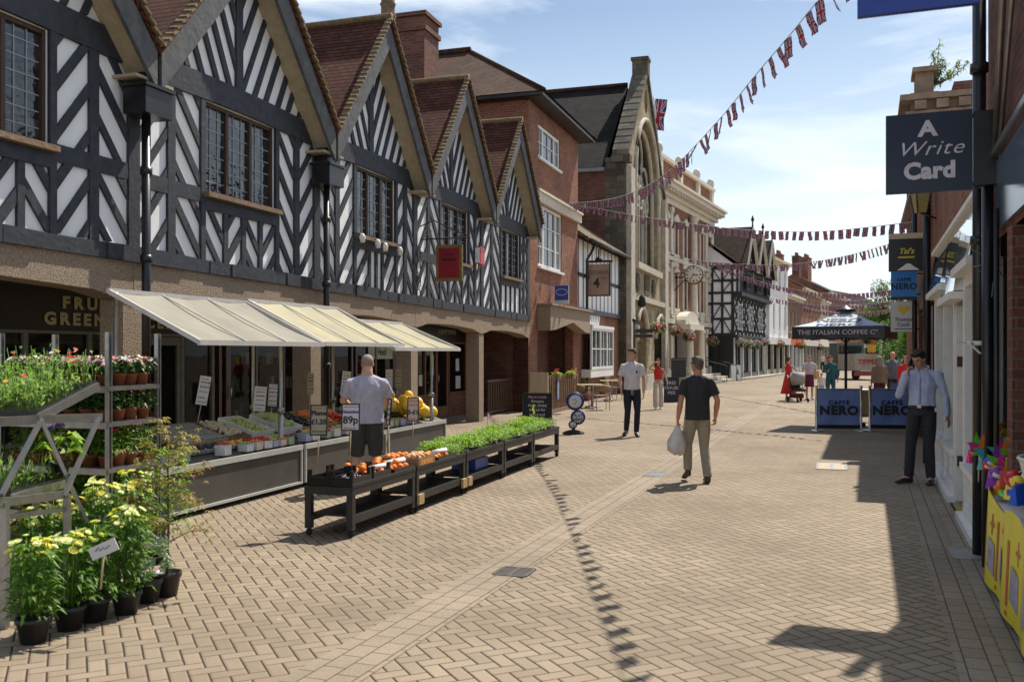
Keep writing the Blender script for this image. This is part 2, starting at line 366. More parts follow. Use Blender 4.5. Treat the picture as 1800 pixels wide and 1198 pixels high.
M_stoned = brickmat('weathered_stone', (.09, .08, .06), (.17, .15, .11), (.06, .05, .04), .6, .28, .01, grime=.5)
M_stonep = mat('pale_stone', (.42, .38, .30), .8, var=.25, scale=3, bump=.4, bscale=18)
M_white = mat('white_stone_paint', (.62, .56, .45), .7, var=.1, scale=4, bump=.2)
M_pebble = mat('pebbledash_concrete', (.19, .14, .095), .95, c2=(.44, .335, .24), scale=45, bump=1.0, bscale=60)
M_plas = mat('white_plaster', (.79, .80, .82), .85, c2=(.90, .90, .89), scale=2.5, bump=.3, bscale=12, stretch=(1.6, 1.6, .45))
M_beam = wood('black_timber', (.017, .021, .030), (.042, .046, .055), (2.5, 2.5, 2.5), .72, .3)
M_beam2 = wood('black_paint_timber', (.012, .012, .014), (.03, .03, .032), (5, 5, 5), .6)
M_barge = wood('weathered_bargeboard', (.055, .06, .068), (.12, .12, .118), (2, 2, 2), .8)
M_bargd = mat('dark_bargeboard', (.028, .038, .052), .6, var=.3)
M_soff = wood('cream_soffit', (.33, .275, .185), (.43, .36, .25), (3, 3, 3), .7, .2)
M_wframe = wood('brown_window_frame', (.04, .02, .013), (.07, .038, .022), (6, 6, 2), .6)
M_sill = wood('oak_sill', (.16, .10, .055), (.26, .17, .10), (4, 4, 4))
M_lead = mat('lead_came', (.30, .31, .34), .55, metal=.1, var=.1)
M_leaded = leadedmat('leaded_glass')
M_glass = glassmat('window_glass'); M_shopg = glassmat('shop_glass', clear=.82, rough=.01, wav=.01)
M_glassr = glassmat('mirror_glass', (.015, .02, .02), 0, .015, .02)
M_wwhite = mat('white_paint', (.74, .73, .70), .45, var=.07, scale=8)
M_black = mat('black_paint', (.012, .012, .013), .35, var=.2)
M_blackm = mat('matt_black', (.02, .02, .02), .8, var=.3)
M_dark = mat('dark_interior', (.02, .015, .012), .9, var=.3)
M_alu = mat('galvanised_metal', (.34, .34, .33), .36, metal=.85, var=.18, scale=12)
M_steel = mat('brushed_steel', (.6, .58, .52), .25, metal=1, var=.05)
M_soil = mat('soil', (.03, .02, .012), 1, var=.4, bump=1)
M_plastic = mat('black_plastic_pot', (.018, .017, .018), .45, var=.25)
M_terra = mat('terracotta_pot', (.27, .08, .035), .7, var=.12)
M_doorb = wood('brown_shop_timber', (.045, .018, .010), (.09, .035, .018), (5, 5, 1.2), .4, .1)
M_skin = mat('skin', (.56, .32, .22), .55, var=.07, scale=20, sub=.1)
M_skin2 = mat('tanned_skin', (.46, .22, .13), .55, var=.08, scale=20, sub=.1)
TXT = {}
def text(parent, body, size, o, xd, yd, m, ext=.002, off=0.0, align='CENTER', shear=0, sp=1, name='lettering', sx=1, world=True):
    """raised lettering: o = centre of baseline, xd/yd reading and up directions"""
    cu = bpy.data.curves.new('t', 'FONT'); cu.body = body; cu.size = size; cu.align_x = align; cu.extrude = ext; cu.offset = off; cu.shear = shear; cu.space_character = sp
    cu.resolution_u = 3
    ob = bpy.data.objects.new('t', cu); C.objects.link(ob); bpy.context.view_layer.update()
    dg = bpy.context.evaluated_depsgraph_get(); me = bpy.data.meshes.new_from_object(ob.evaluated_get(dg))
    bpy.data.objects.remove(ob); bpy.data.curves.remove(cu)
    xd = Vector(xd).normalized(); yd = Vector(yd).normalized(); zd = xd.cross(yd)
    off_ = Vector((0, 0, 0))
    if world and parent is not None:
        q = parent
        while q.parent: q = q.parent
        off_ = q.location
    o = Vector(o)
    for v in me.vertices:
        c = v.co; v.co = o+xd*c.x*sx+yd*c.y+zd*c.z-off_
    me.materials.clear(); me.materials.append(m); me.name = name
    ob = bpy.data.objects.new(name, me); C.objects.link(ob); ob.parent = parent
    return ob
def wall(mb, fr, u0, u1, z0, z1, holes=(), w=0, rev=.12, top=None):
    """wall face at plane w with rectangular openings (u0,u1,z0,z1) and their reveals; top = optional function u->z"""
    us = sorted(set([u0, u1]+[h[0] for h in holes]+[h[1] for h in holes])); us = [a for a in us if u0-1e-6 <= a <= u1+1e-6]
    zs = sorted(set([z0, z1]+[h[2] for h in holes]+[h[3] for h in holes])); zs = [a for a in zs if z0-1e-6 <= a <= z1+1e-6]
    for a, b in zip(us, us[1:]):
        for c, d in zip(zs, zs[1:]):
            uc, zc = (a+b)/2, (c+d)/2
            if any(h[0] < uc < h[1] and h[2] < zc < h[3] for h in holes): continue
            mb.quad(fr(a, w, c), fr(b, w, c), fr(b, w, d), fr(a, w, d))
    for h in holes:
        a, b, c, d = h[:4]; r = w-rev
        mb.quad(fr(a, w, c), fr(a, r, c), fr(a, r, d), fr(a, w, d)); mb.quad(fr(b, r, c), fr(b, w, c), fr(b, w, d), fr(b, r, d))
        mb.quad(fr(a, w, d), fr(b, w, d), fr(b, r, d), fr(a, r, d)); mb.quad(fr(a, w, c), fr(a, r, c), fr(b, r, c), fr(b, w, c))
def window(parent, fr, u0, u1, z0, z1, w=-.08, nx=2, nz=2, fm=None, gm=None, ft=.06, bt=.025, sill=None, mull=(), name='window', lead=0):
    """frame + glazing bars + pane; mull = relative positions of heavy mullions"""
    fm = fm or M_wwhite; gm = gm or M_glass; a, b = min(u0, u1), max(u0, u1)
    m = MB(); d = .06
    m.fb(fr, a, a+ft, w-d, w+.01, z0, z1); m.fb(fr, b-ft, b, w-d, w+.01, z0, z1)
    m.fb(fr, a+ft, b-ft, w-d, w+.008, z1-ft, z1); m.fb(fr, a+ft, b-ft, w-d, w+.008, z0, z0+ft)
    ms = [a+ft]+[a+(b-a)*q for q in mull]+[b-ft]
    for q in mull:
        x = a+(b-a)*q; m.fb(fr, x-ft*.6, x+ft*.6, w-d, w+.005, z0+ft, z1-ft)
    if not lead:
        for i in range(1, nz): 
            z = z0+(z1-z0)*i/nz; m.fb(fr, a+ft, b-ft, w-d*.8, w-.012, z-bt/2, z+bt/2)
        for q0, q1 in zip(ms, ms[1:]):
            for i in range(1, nx):
                x = q0+(q1-q0)*i/nx; m.fb(fr, x-bt/2, x+bt/2, w-d*.8, w-.009, z0+ft, z1-ft)
    o = m.build(name, fm, parent)
    g = MB(); g.quad(fr(a+ft*.5, w-d*.7, z0+ft*.5), fr(b-ft*.5, w-d*.7, z0+ft*.5), fr(b-ft*.5, w-d*.7, z1-ft*.5), fr(a+ft*.5, w-d*.7, z1-ft*.5)); g.build('pane', gm, o)
    if lead:
        g = MB()
        for q0, q1 in zip(ms, ms[1:]):
            for i in range(1, nx):
                x = q0+(q1-q0)*i/nx; g.fb(fr, x-.007, x+.007, w-d*.7, w-d*.7+.012, z0+ft, z1-ft)
        for i in range(1, nz):
            z = z0+(z1-z0)*i/nz; g.fb(fr, a+ft, b-ft, w-d*.7, w-d*.7+.009, z-.007, z+.007)
        g.build('lead_cames', M_lead, o)
    if sill:
        s_ = MB(); s_.fb(fr, a-.06, b+.06, w-.02, sill, z0-.07, z0-.002); s_.build('sill', M_sill if fm is M_wframe else fm, o)
    return o
def clip(poly, a, b, keep=1):
    """clip convex polygon [(u,z)] by line a-b, keeping the left side"""
    out = []; n = len(poly)
    def sd_(p): return ((b[0]-a[0])*(p[1]-a[1])-(b[1]-a[1])*(p[0]-a[0]))*keep
    for i in range(n):
        p, q = poly[i], poly[(i+1) % n]; sp, sq = sd_(p), sd_(q)
        if sp >= 0: out.append(p)
        if (sp > 0 > sq) or (sp < 0 < sq):
            t = sp/(sp-sq); out.append((p[0]+(q[0]-p[0])*t, p[1]+(q[1]-p[1])*t))
    return out
def stripes(mb, fr, region, ang0, step, th0, w0, w1, phase=0, jit=.0):
    """parallel timbers at angle ang (degrees) cut to a convex panel given counter-clockwise"""
    ang = ang0; d = (math.cos(R(ang)), math.sin(R(ang))); n = (-d[1], d[0])
    ds = [p[0]*n[0]+p[1]*n[1] for p in region]; lo, hi = min(ds), max(ds)
    k = math.floor(lo/step)-1
    while k*step < hi+step:
        c = k*step+phase*step+random.uniform(-jit, jit); k += 1; th = th0*random.uniform(.88, 1.14)
        q = region
        for s_, cc in ((1, c-th/2), (-1, c+th/2)):
            a = (n[0]*cc, n[1]*cc); b = (a[0]+d[0], a[1]+d[1]); q = clip(q, a, b, s_)
            if len(q) < 3: break
        if len(q) >= 3:
            ar = abs(sum(q[i][0]*q[(i+1) % len(q)][1]-q[(i+1) % len(q)][0]*q[i][1] for i in range(len(q))))/2
            if ar > .002: mb.ext(fr, q, w0, w1)
# ================================================================== GROUND
g = MB(); g.quad((-400, -60, 0), (400, -60, 0), (400, 700, 0), (-400, 700, 0)); struct('ground', g, M_pave)
bandf = MB()
a_, b_ = G(560, 1198), G(1480, 632.5)
dd = (b_-a_).normalized(); pp = Vector((dd.y, -dd.x, 0))
def strip(mb, a, b, off, wd, z, n=1):
    a = Vector(a); b = Vector(b); d = (b-a).normalized(); p = Vector((d.y, -d.x, 0))
    q = [a+p*(off-wd/2), b+p*(off-wd/2), b+p*(off+wd/2), a+p*(off+wd/2)]
    for v in q: v.z = z
    mb.quad(*q)
def bandmat(name, d, c1, c2, mo, bw, bh, off=.5):
    """bricks laid along direction d"""
    m, t, p, l = nodes(name); g_ = N(t, 'NewGeometry'); mp_ = N(t, 'Mapping'); mp_.inputs['Rotation'].default_value = (0, 0, -math.atan2(d.y, d.x)); l(g_.outputs['Position'], mp_.inputs[0])
    b = N(t, 'TexBrick', offset=off, _Scale=1.0); b.inputs['Brick Width'].default_value = bw; b.inputs['Row Height'].default_value = bh; b.inputs['Mortar Size'].default_value = .004
    b.inputs['Color1'].default_value = col(c1); b.inputs['Color2'].default_value = col(c2); b.inputs['Mortar'].default_value = col(mo); l(mp_.outputs[0], b.inputs[0])
    ng = N(t, 'TexNoise', _Scale=90.0, _Detail=4.0); l(g_.outputs['Position'], ng.inputs[0])
    mg = N(t, 'MixRGB', blend_type='OVERLAY'); mg.inputs[0].default_value = .45; l(b.outputs[0], mg.inputs[1]); l(ng.outputs[0], mg.inputs[2])
    no = N(t, 'TexNoise', _Scale=.7, _Detail=8.0); l(g_.outputs['Position'], no.inputs[0])
    r2 = N(t, 'ValToRGB'); e = r2.color_ramp.elements; e[0].position = .3; e[1].position = .66; e[0].color = (.75, .72, .70, 1); e[1].color = (1.08, 1.06, 1.03, 1); l(no.outputs[0], r2.inputs[0])
    mm = N(t, 'MixRGB', blend_type='MULTIPLY'); mm.inputs[0].default_value = 1; l(mg.outputs[0], mm.inputs[1]); l(r2.outputs[0], mm.inputs[2])
    l(mm.outputs[0], p.inputs['Base Color']); p.inputs['Roughness'].default_value = .85
    h = math_(t, 'SUBTRACT', 1, b.outputs['Fac']); bp = N(t, 'Bump', _Strength=.7, _Distance=.01); l(h, bp.inputs['Height']); l(bp.outputs[0], p.inputs['Normal'])
    return m
strip(bandf, a_-dd*3, b_, 0, .42, .004)
struct('drain_band_paving', bandf, bandmat('band_mat', dd, (.258, .208, .150), (.300, .243, .176), (.042, .03, .021), .2, .14))
kb = MB(); fr_d = FR.d
strip(kb, FR(2, .42, 0), FR(15.5, .42, 0), 0, .26, .0045)
struct('edge_course_paving', kb, bandmat('edge_mat', FR.d, (.25, .20, .145), (.30, .24, .175), (.05, .037, .026), .2, .13, .5))
k2 = MB(); strip(k2, FR(2, .14, 0), FR(15.5, .14, 0), 0, .28, .0055)
struct('wall_foot_paving', k2, bandmat('edge_mat2', FR.d, (.26, .215, .16), (.31, .255, .19), (.05, .037, .026), .24, .28, 0))
# far pavement on the left with a kerb
pv = MB(); kb = MB()
PK = [G(1235, 676), G(1352, 662), G(1475, 642.5), Vector((75, 178, 0))]
PB = [Vector((8.0, 53.5, 0)), Vector((18.5, 74, 0)), Vector((36, 112, 0)), Vector((60, 180, 0))]
for i in range(3):
    a, b, c, d = PK[i], PK[i+1], PB[i+1], PB[i]
    pv.add([(a.x, a.y, .1), (b.x, b.y, .1), (c.x, c.y, .1), (d.x, d.y, .1)], [(0, 1, 2, 3)])
    n = Vector((b.y-a.y, a.x-b.x, 0)).normalized()*.15
    kb.hexa([Vector((a.x, a.y, 0)), Vector((b.x, b.y, 0)), Vector((b.x, b.y, 0))+n, Vector((a.x, a.y, 0))+n, Vector((a.x, a.y, .12)), Vector((b.x, b.y, .12)), Vector((b.x, b.y, .12))+n, Vector((a.x, a.y, .12))+n])
struct('pavement', pv, mat('paving_slabs', (.42, .38, .31), .85, var=.15, scale=1.5)); struct('kerb', kb, mat('kerb_stone', (.3, .28, .24), .85, var=.2))
def cover(name, px0, px1, py0, py1, label, m_in, kind='grate', rot=0):
    a = G((px0+px1)/2, (py0+py1)/2); wd = (px1-px0)/F*a.y*.8; dp = abs(G(900, py0).y-G(900, py1).y)*.9
    t = thing(name, label, 'drain cover' if kind == 'grate' else 'cover', a, R(-19)+rot)
    fr_ = MB(); r = .03
    for c, d in (((0, -dp/2, .005), (wd, r, .01)), ((0, dp/2, .005), (wd, r, .01)), ((-wd/2, 0, .005), (r, dp-r, .01)), ((wd/2, 0, .005), (r, dp-r, .01)), ((0, 0, .005), (r, dp-r, .0101))): fr_.box(c, d)
    fr_.build('frame', M_alu if kind != 'grate' else mat('cast_iron', (.10, .09, .08), .6, metal=.5), t, False)
    b = MB()
    if kind == 'grate':
        b.box((0, 0, .001), (wd-r, dp-r, .002)); b.build('pit', M_blackm, t, False); b = MB()
        for i in range(14): b.box((-wd/2+wd*(i+.5)/14, 0, .005), (.012, dp-r*1.5, .008))
        b.build('bars', mat('cast_iron', (.10, .09, .08), .6, metal=.5), t, False)
    else:
        b.box((0, 0, .003), (wd-r*1.1, dp-r*1.1, .006)); b.build('plate', m_in, t, False)
    return t
cover('drain_cover', 868, 940, 997, 1013, 'slotted black drain grate in the paving band in the foreground', None)
cover('drain_cover', 1132, 1172, 829, 838, 'small metal access cover behind the walking man in dark shirt', M_alu, 'plate')
cover('drain_cover', 1668, 1735, 962, 985, 'pale scuffed inspection cover at the foot of the white shopfront', mat('worn_metal', (.30, .29, .26), .6, metal=.4, var=.35, scale=25), 'plate')
cover('drain_cover', 1432, 1492, 812, 826, 'flat metal cover in the sunlit paving in front of the blue barriers', mat('worn_plate', (.38, .31, .23), .7, metal=.2, var=.3, scale=20), 'plate')
# ================================================================== TIMBER FRAMED BUILDING (left)
US = [7.9, 12.5, 17.05, 21.2, 25.4, 29.55]
WIN = [(9.4, 11.13), (13.95, 15.75), (18.5, 20.2), (22.65, 24.4), (26.95, 28.6)]
def zb(u): return 2.95-.0127*(u-10.5)
tb = thing('timber_framed_building', 'black and white half timbered building with five steep gables over the shop arcade', 'building', FL(18, 0, 0))
PK_ = 8.2; SL = 1.25
base = MB(); timb = MB(); soff = MB()
holes = []
for k in range(5):
    u0, u1 = US[k], US[k+1]; um = (u0+u1)/2; a, b = WIN[k]; zs = zb(um)+1.13; zt = zs+1.31; tie0 = zt+.02; tie1 = tie0+.34
    holes.append((a, b, zs, zt))
    hf = (u1-u0)/2; EB = 5.42; sl = (8.04-EB)/hf
    # plaster: rect part and triangle
    wall(base, FL, u0, u1, zb(um)-.02, EB, [(a, b, zs, zt)], 0, .14)
    base.poly([FL(u0, 0, EB), FL(u1, 0, EB), FL(um, 0, 8.04)])
    T0, T1 = .001, .035
    def rz(u): return EB+(hf-abs(u-um))*sl
    uo = hf-(tie1-EB)/sl-.03
    # sill beam along the bottom, slightly wavy
    n = 9
    for i in range(n):
        x0 = u0+(u1-u0)*i/n; x1 = u0+(u1-u0)*(i+1)/n; j0 = .012*math.sin(x0*2.1); j1 = .012*math.sin(x1*2.1)
        timb.ext(FL, [(x0, zb(x0)-.02), (x1, zb(x1)-.02), (x1, zb(x1)+.17+j1), (x0, zb(x0)+.17+j0)], -.05, .075+.012*math.sin(i*1.7+k))
    zl = zb(um)+.2
    # corner post, tie beam, king post
    timb.fb(FL, u0-.1, u0+.1, T0, .045, zl-.05, tie0+.1)
    if k == 4: timb.fb(FL, u1-.24, u1, T0, .045, zl-.05, tie0+.1)
    for i in range(6):
        x0 = u0+.1+(u1-u0-.2)*i/6; x1 = u0+.1+(u1-u0-.2)*(i+1)/6
        sg = lambda x: .05*math.cos((x-um)/(u1-u0)*math.pi*1.0)
        timb.ext(FL, [(x0, tie0-.06+sg(x0)), (x1, tie0-.06+sg(x1)), (x1, tie1+sg(x1)-.05), (x0, tie1+sg(x0)-.05)], T0, .052)
    timb.ext(FL, [(um-.085, tie1), (um+.085, tie1), (um+.075, rz(um)-.12), (um-.075, rz(um)-.12)], T0, .044)
    lt = [(um-uo, tie1), (um-.085, tie1), (um-.085, rz(um-.085)), (um-uo, rz(um-uo))]
    rt = [(um+.085, tie1), (um+uo, tie1), (um+uo, rz(um+uo)), (um+.085, rz(um+.085))]
    stripes(timb, FL, lt, 116, .29, .095, T0, T1, .3, .012); stripes(timb, FL, rt, 64, .29, .095, T0, T1, .55, .012)
    # side panels
    lam = [('L', 'V'), ('L', 'V'), ('V', 'L'), ('L', 'V'), ('L', 'L')][k]
    if k == 0: lam = ('V', 'L')
    for side in (0, 1):
        s0, s1 = (u0+.1, a-.1) if side == 0 else (b+.1, u1-.1 if k < 4 else u1-.24)
        pm = (s0+s1)/2; timb.fb(FL, pm-.075, pm+.075, T0, .042, zl-.05, tie0-.0)
        aL, aR = (52, 128) if lam[side] == 'L' else (128, 52)
        zr = zs-.05 if (k, side) in ((0, 1), (1, 0), (3, 0)) else None
        for (q0, q1, an) in ((s0, pm-.075, aL), (pm+.075, s1, aR)):
            parts = [(zl-.03, tie0-.02)]
            if zr: timb.fb(FL, q0, q1, T0, .040, zr-.1, zr+.1); parts = [(zl-.03, zr-.1), (zr+.1, tie0-.02)]
            for (y0, y1) in parts:
                stripes(timb, FL, [(q0, y0), (q1, y0), (q1, y1), (q0, y1)], an, .33, .102, T0, T1, random.random()*.4, .015)
        e = a-.1 if side == 0 else b
        timb.fb(FL, e, e+.1, T0, .046, zl-.05, tie0)
    # below the window
    timb.fb(FL, a, b, T0, .048, zs-.24, zs-.05)
    y0, y1 = zl-.03, zs-.24
    if k in (0, 1, 3):
        ps = [a, a+(b-a)*.27, a+(b-a)*.52, a+(b-a)*.77, b]; an = [52, 128, 52, 128]
        for i in range(4):
            l_, r_ = ps[i]+(.05 if i else 0), ps[i+1]-(.05 if i < 3 else 0)
            if i: timb.fb(FL, ps[i]-.05, ps[i]+.05, T0, .041, zl-.05, y1)
            stripes(timb, FL, [(l_, y0), (r_, y0), (r_, y1), (l_, y1)], an[(i+k) % 4], .30, .105, T0, T1, random.random()*.4)
    elif k == 2:
        ps = [a, a+(b-a)*.33, a+(b-a)*.5, a+(b-a)*.66, b]; an = [50, 0, 0, 55]
        for i in range(4):
            l_, r_ = ps[i]+(.045 if i else 0), ps[i+1]-(.045 if i < 3 else 0)
            if i: timb.fb(FL, ps[i]-.045, ps[i]+.045, T0, .041, zl-.05, y1)
            if an[i]: stripes(timb, FL, [(l_, y0), (r_, y0), (r_, y1), (l_, y1)], an[i], .34, .13, T0, T1, .2)
    else:
        for i in range(1, 4):
            x = a+(b-a)*i/4; timb.fb(FL, x-.03, x+.03, T0, .041, zl-.05, y1)
base.build('plaster_wall', M_plas, tb); timb.build('timber_frame', M_beam, tb)
for k in range(5):
    a, b = WIN[k]; um = (US[k]+US[k+1])/2; zs = zb(um)+1.13
    window(tb, FL, a+.005, b-.005, zs+.005, zs+1.305, -.03, 3, 7, M_wframe, M_leaded, .05, mull=(.333, .667), sill=.14, lead=1)
# roofs
ends = FL(20, 0, 0)
BK = -6.5; OV = .445
for k in range(5):
    u0, u1 = US[k], US[k+1]; um = (u0+u1)/2; h = (u1-u0)/2
    def rl(u, dz=0): return PK_-(abs(u-um)/h)*(PK_-5.58)+dz
    rf = MB()
    for s_ in (-1, 1):
        ue = um+s_*(h-.0); zz = rl(ue)
        nseg = 8
        for i in range(nseg):          # slightly uneven slopes
            q0, q1 = i/nseg, (i+1)/nseg
            p = [(um+s_*h*q0, rl(um+s_*h*q0)), (um+s_*h*q1, rl(um+s_*h*q1))]
            rf.hexa([FL(p[0][0], BK, p[0][1]-.1), FL(p[1][0], BK, p[1][1]-.1), FL(p[1][0], OV, p[1][1]-.1), FL(p[0][0], OV, p[0][1]-.1),
                     FL(p[0][0], BK, p[0][1]), FL(p[1][0], BK, p[1][1]), FL(p[1][0], OV, p[1][1]), FL(p[0][0], OV, p[0][1])])
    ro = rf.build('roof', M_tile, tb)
    ve = MB()
    for s_ in (-1, 1):
        nn = 26
        for i in range(nn):            # bedded verge tiles, one by one
            q = i/nn; u = um+s_*h*q; z = rl(u); u2 = um+s_*h*(q+1.25/nn); z2 = rl(u2)
            ve.beam(FL(u, OV-.01, z+.0), FL(u2, OV+.004+random.uniform(0, .01), z2+.035+random.uniform(-.008, .012)), .12, .035)
    ve.tube([FL(um, BK, PK_+.02), FL(um, OV+.02, PK_+.02)], .075, 8)
    ve.build('verge', M_moss, ro)
    bb = MB()
    for s_ in (-1, 1):
        x = um+s_*(h-.04); t = .052
        pts = [(um, rl(um)-.12), (x, rl(x)-.12), (x, rl(x)-.58), (um, rl(um)-.60)]
        if s_ > 0: pts = pts[::-1]
        bb.ext(FL, pts if s_ < 0 else pts, .37, .37+.055)
    bb.build('bargeboard', M_barge if True else M_bargd, tb)
    sf = MB()
    for s_ in (-1, 1):
        x = um+s_*(h-.05)
        q = [(um, rl(um)-.42), (x, rl(x)-.42), (x, rl(x)-.46), (um, rl(um)-.46)]
        sf.ext(FL, q, .002, .365)
        sf.fb(FL, min(x, x-s_*.3), max(x, x-s_*.3), .002, .36, rl(x)-.5, rl(x)-.462)
    sf.build('soffit', M_soff, tb)
    # flashing in the valley
    if k:
        fl = MB(); fl.fb(FL, u0-.12, u0+.12, -1.0, .42, 5.56, 5.62); fl.build('lead_flashing', mat('lead_sheet', (.35, .37, .4), .5, metal=.3, var=.2), tb)
# walls at the back / flank so that it is a closed building
bw_ = MB(); bw_.fb(FL, US[0], US[-1]-.02, -6.4, -5.2, 0, 5.5); bw_.quad(FL(US[-1], -.0, 0.0), FL(US[-1], -6.4, 0), FL(US[-1], -6.4, 5.5), FL(US[-1], 0, 5.5)); bw_.build('rear_wall', M_brick2, tb)
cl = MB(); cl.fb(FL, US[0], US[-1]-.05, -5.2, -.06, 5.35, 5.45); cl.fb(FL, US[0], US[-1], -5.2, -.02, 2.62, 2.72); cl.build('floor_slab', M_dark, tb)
# concrete fascia with shallow arches, soffit, columns
fa = MB()
for k in range(5):
    u0, u1 = US[k], US[k+1]
    pts = [(u0, zb(u0)-.5), (u0+.25, zb(u0)-.48), (u0+.7, zb(u0)-.40), ((u0+u1)/2, zb(u0+1)-.375), (u1-.7, zb(u1)-.40), (u1-.25, zb(u1)-.48), (u1, zb(u1)-.5), (u1, zb(u1)-.021), (u0, zb(u0)-.021)]
    fa.ext(FL, pts, -.36, .03+.004*(k % 2))
fa.fb(FL, US[0], US[-1], -1.6, -.37, 2.63, 2.71)
fa.build('arcade_fascia', M_pebble, tb)
for k, u in enumerate(US[:5]):
    c_ = MB(); c_.ext(FL, [(u-.17, 0), (u+.17, 0), (u+.17, zb(u)-.495), (u-.17, zb(u)-.495)], -.345, .012); c_.build('arcade_column', M_pebble, tb)
c_ = MB(); c_.fb(FL, 29.55, 30.5, -.5, .0, 0, zb(30)-.48); c_.build('brick_pier', M_brick, tb)
# rainwater hoppers and pipes
for u in (12.5, 17.05):
    z = 4.62 if u > 13 else 4.72
    h_ = MB(); h_.fb(FL, u-.25, u+.25, .08, .42, z, z+.33); h_.fb(FL, u-.28, u+.28, .05, .45, z+.33, z+.37); h_.fb(FL, u-.12, u+.12, .1, .3, z+.37, z+.75)
    hp = h_.build('rainwater_hopper', M_black, tb)
    pz = [(0, z)]; d_ = MB(); d_.cyl(FL(u, .22, 0.02), .055, z-.02, 12)
    for zz in (2.9, 1.5, 4.0): d_.cyl(FL(u, .22, zz), .075, .09, 12)
    d_.build('downpipe', M_black, tb)
# ------------------------------------------------------------------ arcade shops
WS = -1.55
def shop_inside(par, u0, u1, colr=None, n=30, w0=-4.6, w1=WS-.25):
    """shelves with goods seen dimly through the glass"""
    sh = MB(); gd = MB(); cols = [(.5, .06, .05), (.55, .4, .05), (.1, .25, .1), (.5, .5, .45), (.08, .15, .4), (.4, .2, .1)]
    for z in (.5, 1.0, 1.5, 1.9): sh.fb(FL, u0, u1, -2.6, -2.35, z, z+.03)
    for i in range(n):
        u = random.uniform(u0+.1, u1-.1); z = random.choice((.531, 1.031, 1.531)); s_ = random.uniform(.05, .16); gd.mi = random.randrange(6)
        gd.fb(FL, u-s_*.5, u+s_*.5, -2.5+random.uniform(0, .03), -2.36, z, z+random.uniform(.1, .3))
    sh.build('shelf', M_doorb, par)
    gd.build('shelf_goods', [mat('goods_%d' % i, c, .5) for i, c in enumerate(cols)], par)
def shopfront(u0, u1, label, doors, fm, fas, riser=None, rz_=.55, ztop=2.02, ht=2.63, div=2):
    t = thing('shopfront', label, 'shopfront', FL((u0+u1)/2, WS, 0))
    f = MB(); f.fb(FL, u0, u1, WS-.1, WS, ztop+.04, ht); f.build('fascia_board', fas, t)
    fr_ = MB(); fr_.fb(FL, u0, u1, WS-.08, WS+.03, ztop, ztop+.04)
    xs = [u0]+[q for d in doors for q in d]+[u1]
    segs = [(xs[i], xs[i+1]) for i in range(0, len(xs), 2)]
    for a, b in segs:
        if b-a < .1: continue
        rs = MB(); rs.fb(FL, a, b, WS-.06, WS+.02, 0, rz_); rs.build('stall_riser', riser or fm, t)
        fr_.fb(FL, a, b, WS-.06, WS+.06, rz_, rz_+.05)
        nn = max(1, round((b-a)/1.0)*div//2)
        for i in range(nn+1):
            x = a+(b-a)*i/nn; fr_.fb(FL, x-.035, x+.035, WS-.05, WS+.026, rz_+.05, ztop)
        w_ = MB(); w_.quad(FL(a, WS-.02, rz_), FL(b, WS-.02, rz_), FL(b, WS-.02, ztop), FL(a, WS-.02, ztop)); w_.build('window_pane', M_shopg, t)
    fr_.build('window_frame', fm, t)
    for a, b in doors:
        d = MB(); d.fb(FL, a+.01, a+.12, WS-.05, WS+.01, .02, ztop-.01); d.fb(FL, b-.12, b-.01, WS-.05, WS+.01, .02, ztop-.01)
        d.fb(FL, a+.12, b-.12, WS-.05, WS+.008, .02, .3); d.fb(FL, a+.12, b-.12, WS-.05, WS+.008, ztop-.14, ztop-.01)
        do = d.build('door', fm, t); p_ = MB(); p_.quad(FL(a+.12, WS-.025, .3), FL(b-.12, WS-.025, .3), FL(b-.12, WS-.025, ztop-.14), FL(a+.12, WS-.025, ztop-.14)); p_.build('door_pane', M_shopg, do)
        h_ = MB(); h_.tube([FL(a+.06, WS+.06, .95), FL(a+.06, WS+.06, 1.2)], .012, 6); h_.build('handle', M_steel, do)
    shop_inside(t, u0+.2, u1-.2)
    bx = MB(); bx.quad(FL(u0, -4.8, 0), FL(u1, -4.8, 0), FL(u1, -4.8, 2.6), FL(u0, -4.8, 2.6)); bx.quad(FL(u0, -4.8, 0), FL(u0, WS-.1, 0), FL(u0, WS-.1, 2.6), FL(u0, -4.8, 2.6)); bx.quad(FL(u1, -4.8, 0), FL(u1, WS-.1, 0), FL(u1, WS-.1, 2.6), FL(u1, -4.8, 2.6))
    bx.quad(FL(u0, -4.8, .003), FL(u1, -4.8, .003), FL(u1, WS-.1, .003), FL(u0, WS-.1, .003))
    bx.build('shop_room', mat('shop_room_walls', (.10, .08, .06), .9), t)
    return t
M_fasc = mat('dark_fascia_paint', (.022, .014, .012), .5); M_gold = mat('gold_lettering', (.52, .47, .24), .6, var=.1)
M_grey = mat('grey_green_paint', (.16, .155, .12), .6, var=.15)
s1 = shopfront(11.2, 16.3, 'greengrocer shopfront in the arcade with gold letters on a dark board', [(14.6, 15.5)], M_grey, M_fasc, riser=M_brick2)
text(s1, 'FRUITERERS', .225, FL(14.05, WS+.012, 2.375), FL.d, (0, 0, 1), M_gold, off=.010, sp=1.5, sx=1.28)
text(s1, 'GREENGROCERS', .225, FL(14.05, WS+.012, 2.15), FL.d, (0, 0, 1), M_gold, off=.010, sp=1.4, sx=1.28, ext=.0022)
s2 = shopfront(16.5, 21.3, 'dark brown shopfront behind the tall red door frame beside the second awning', [(16.7, 17.6)], M_doorb, M_fasc)
s3 = shopfront(21.5, 24.4, 'shopfront with green and white poster behind the stallholder', [], M_doorb, M_fasc, rz_=.5)
ps = MB(); ps.fb(FL, 22.1, 23.5, WS+.0, WS+.012, 1.62, 1.98); po = ps.build('poster', mat('poster_green', (.45, .55, .45), .6), s3)
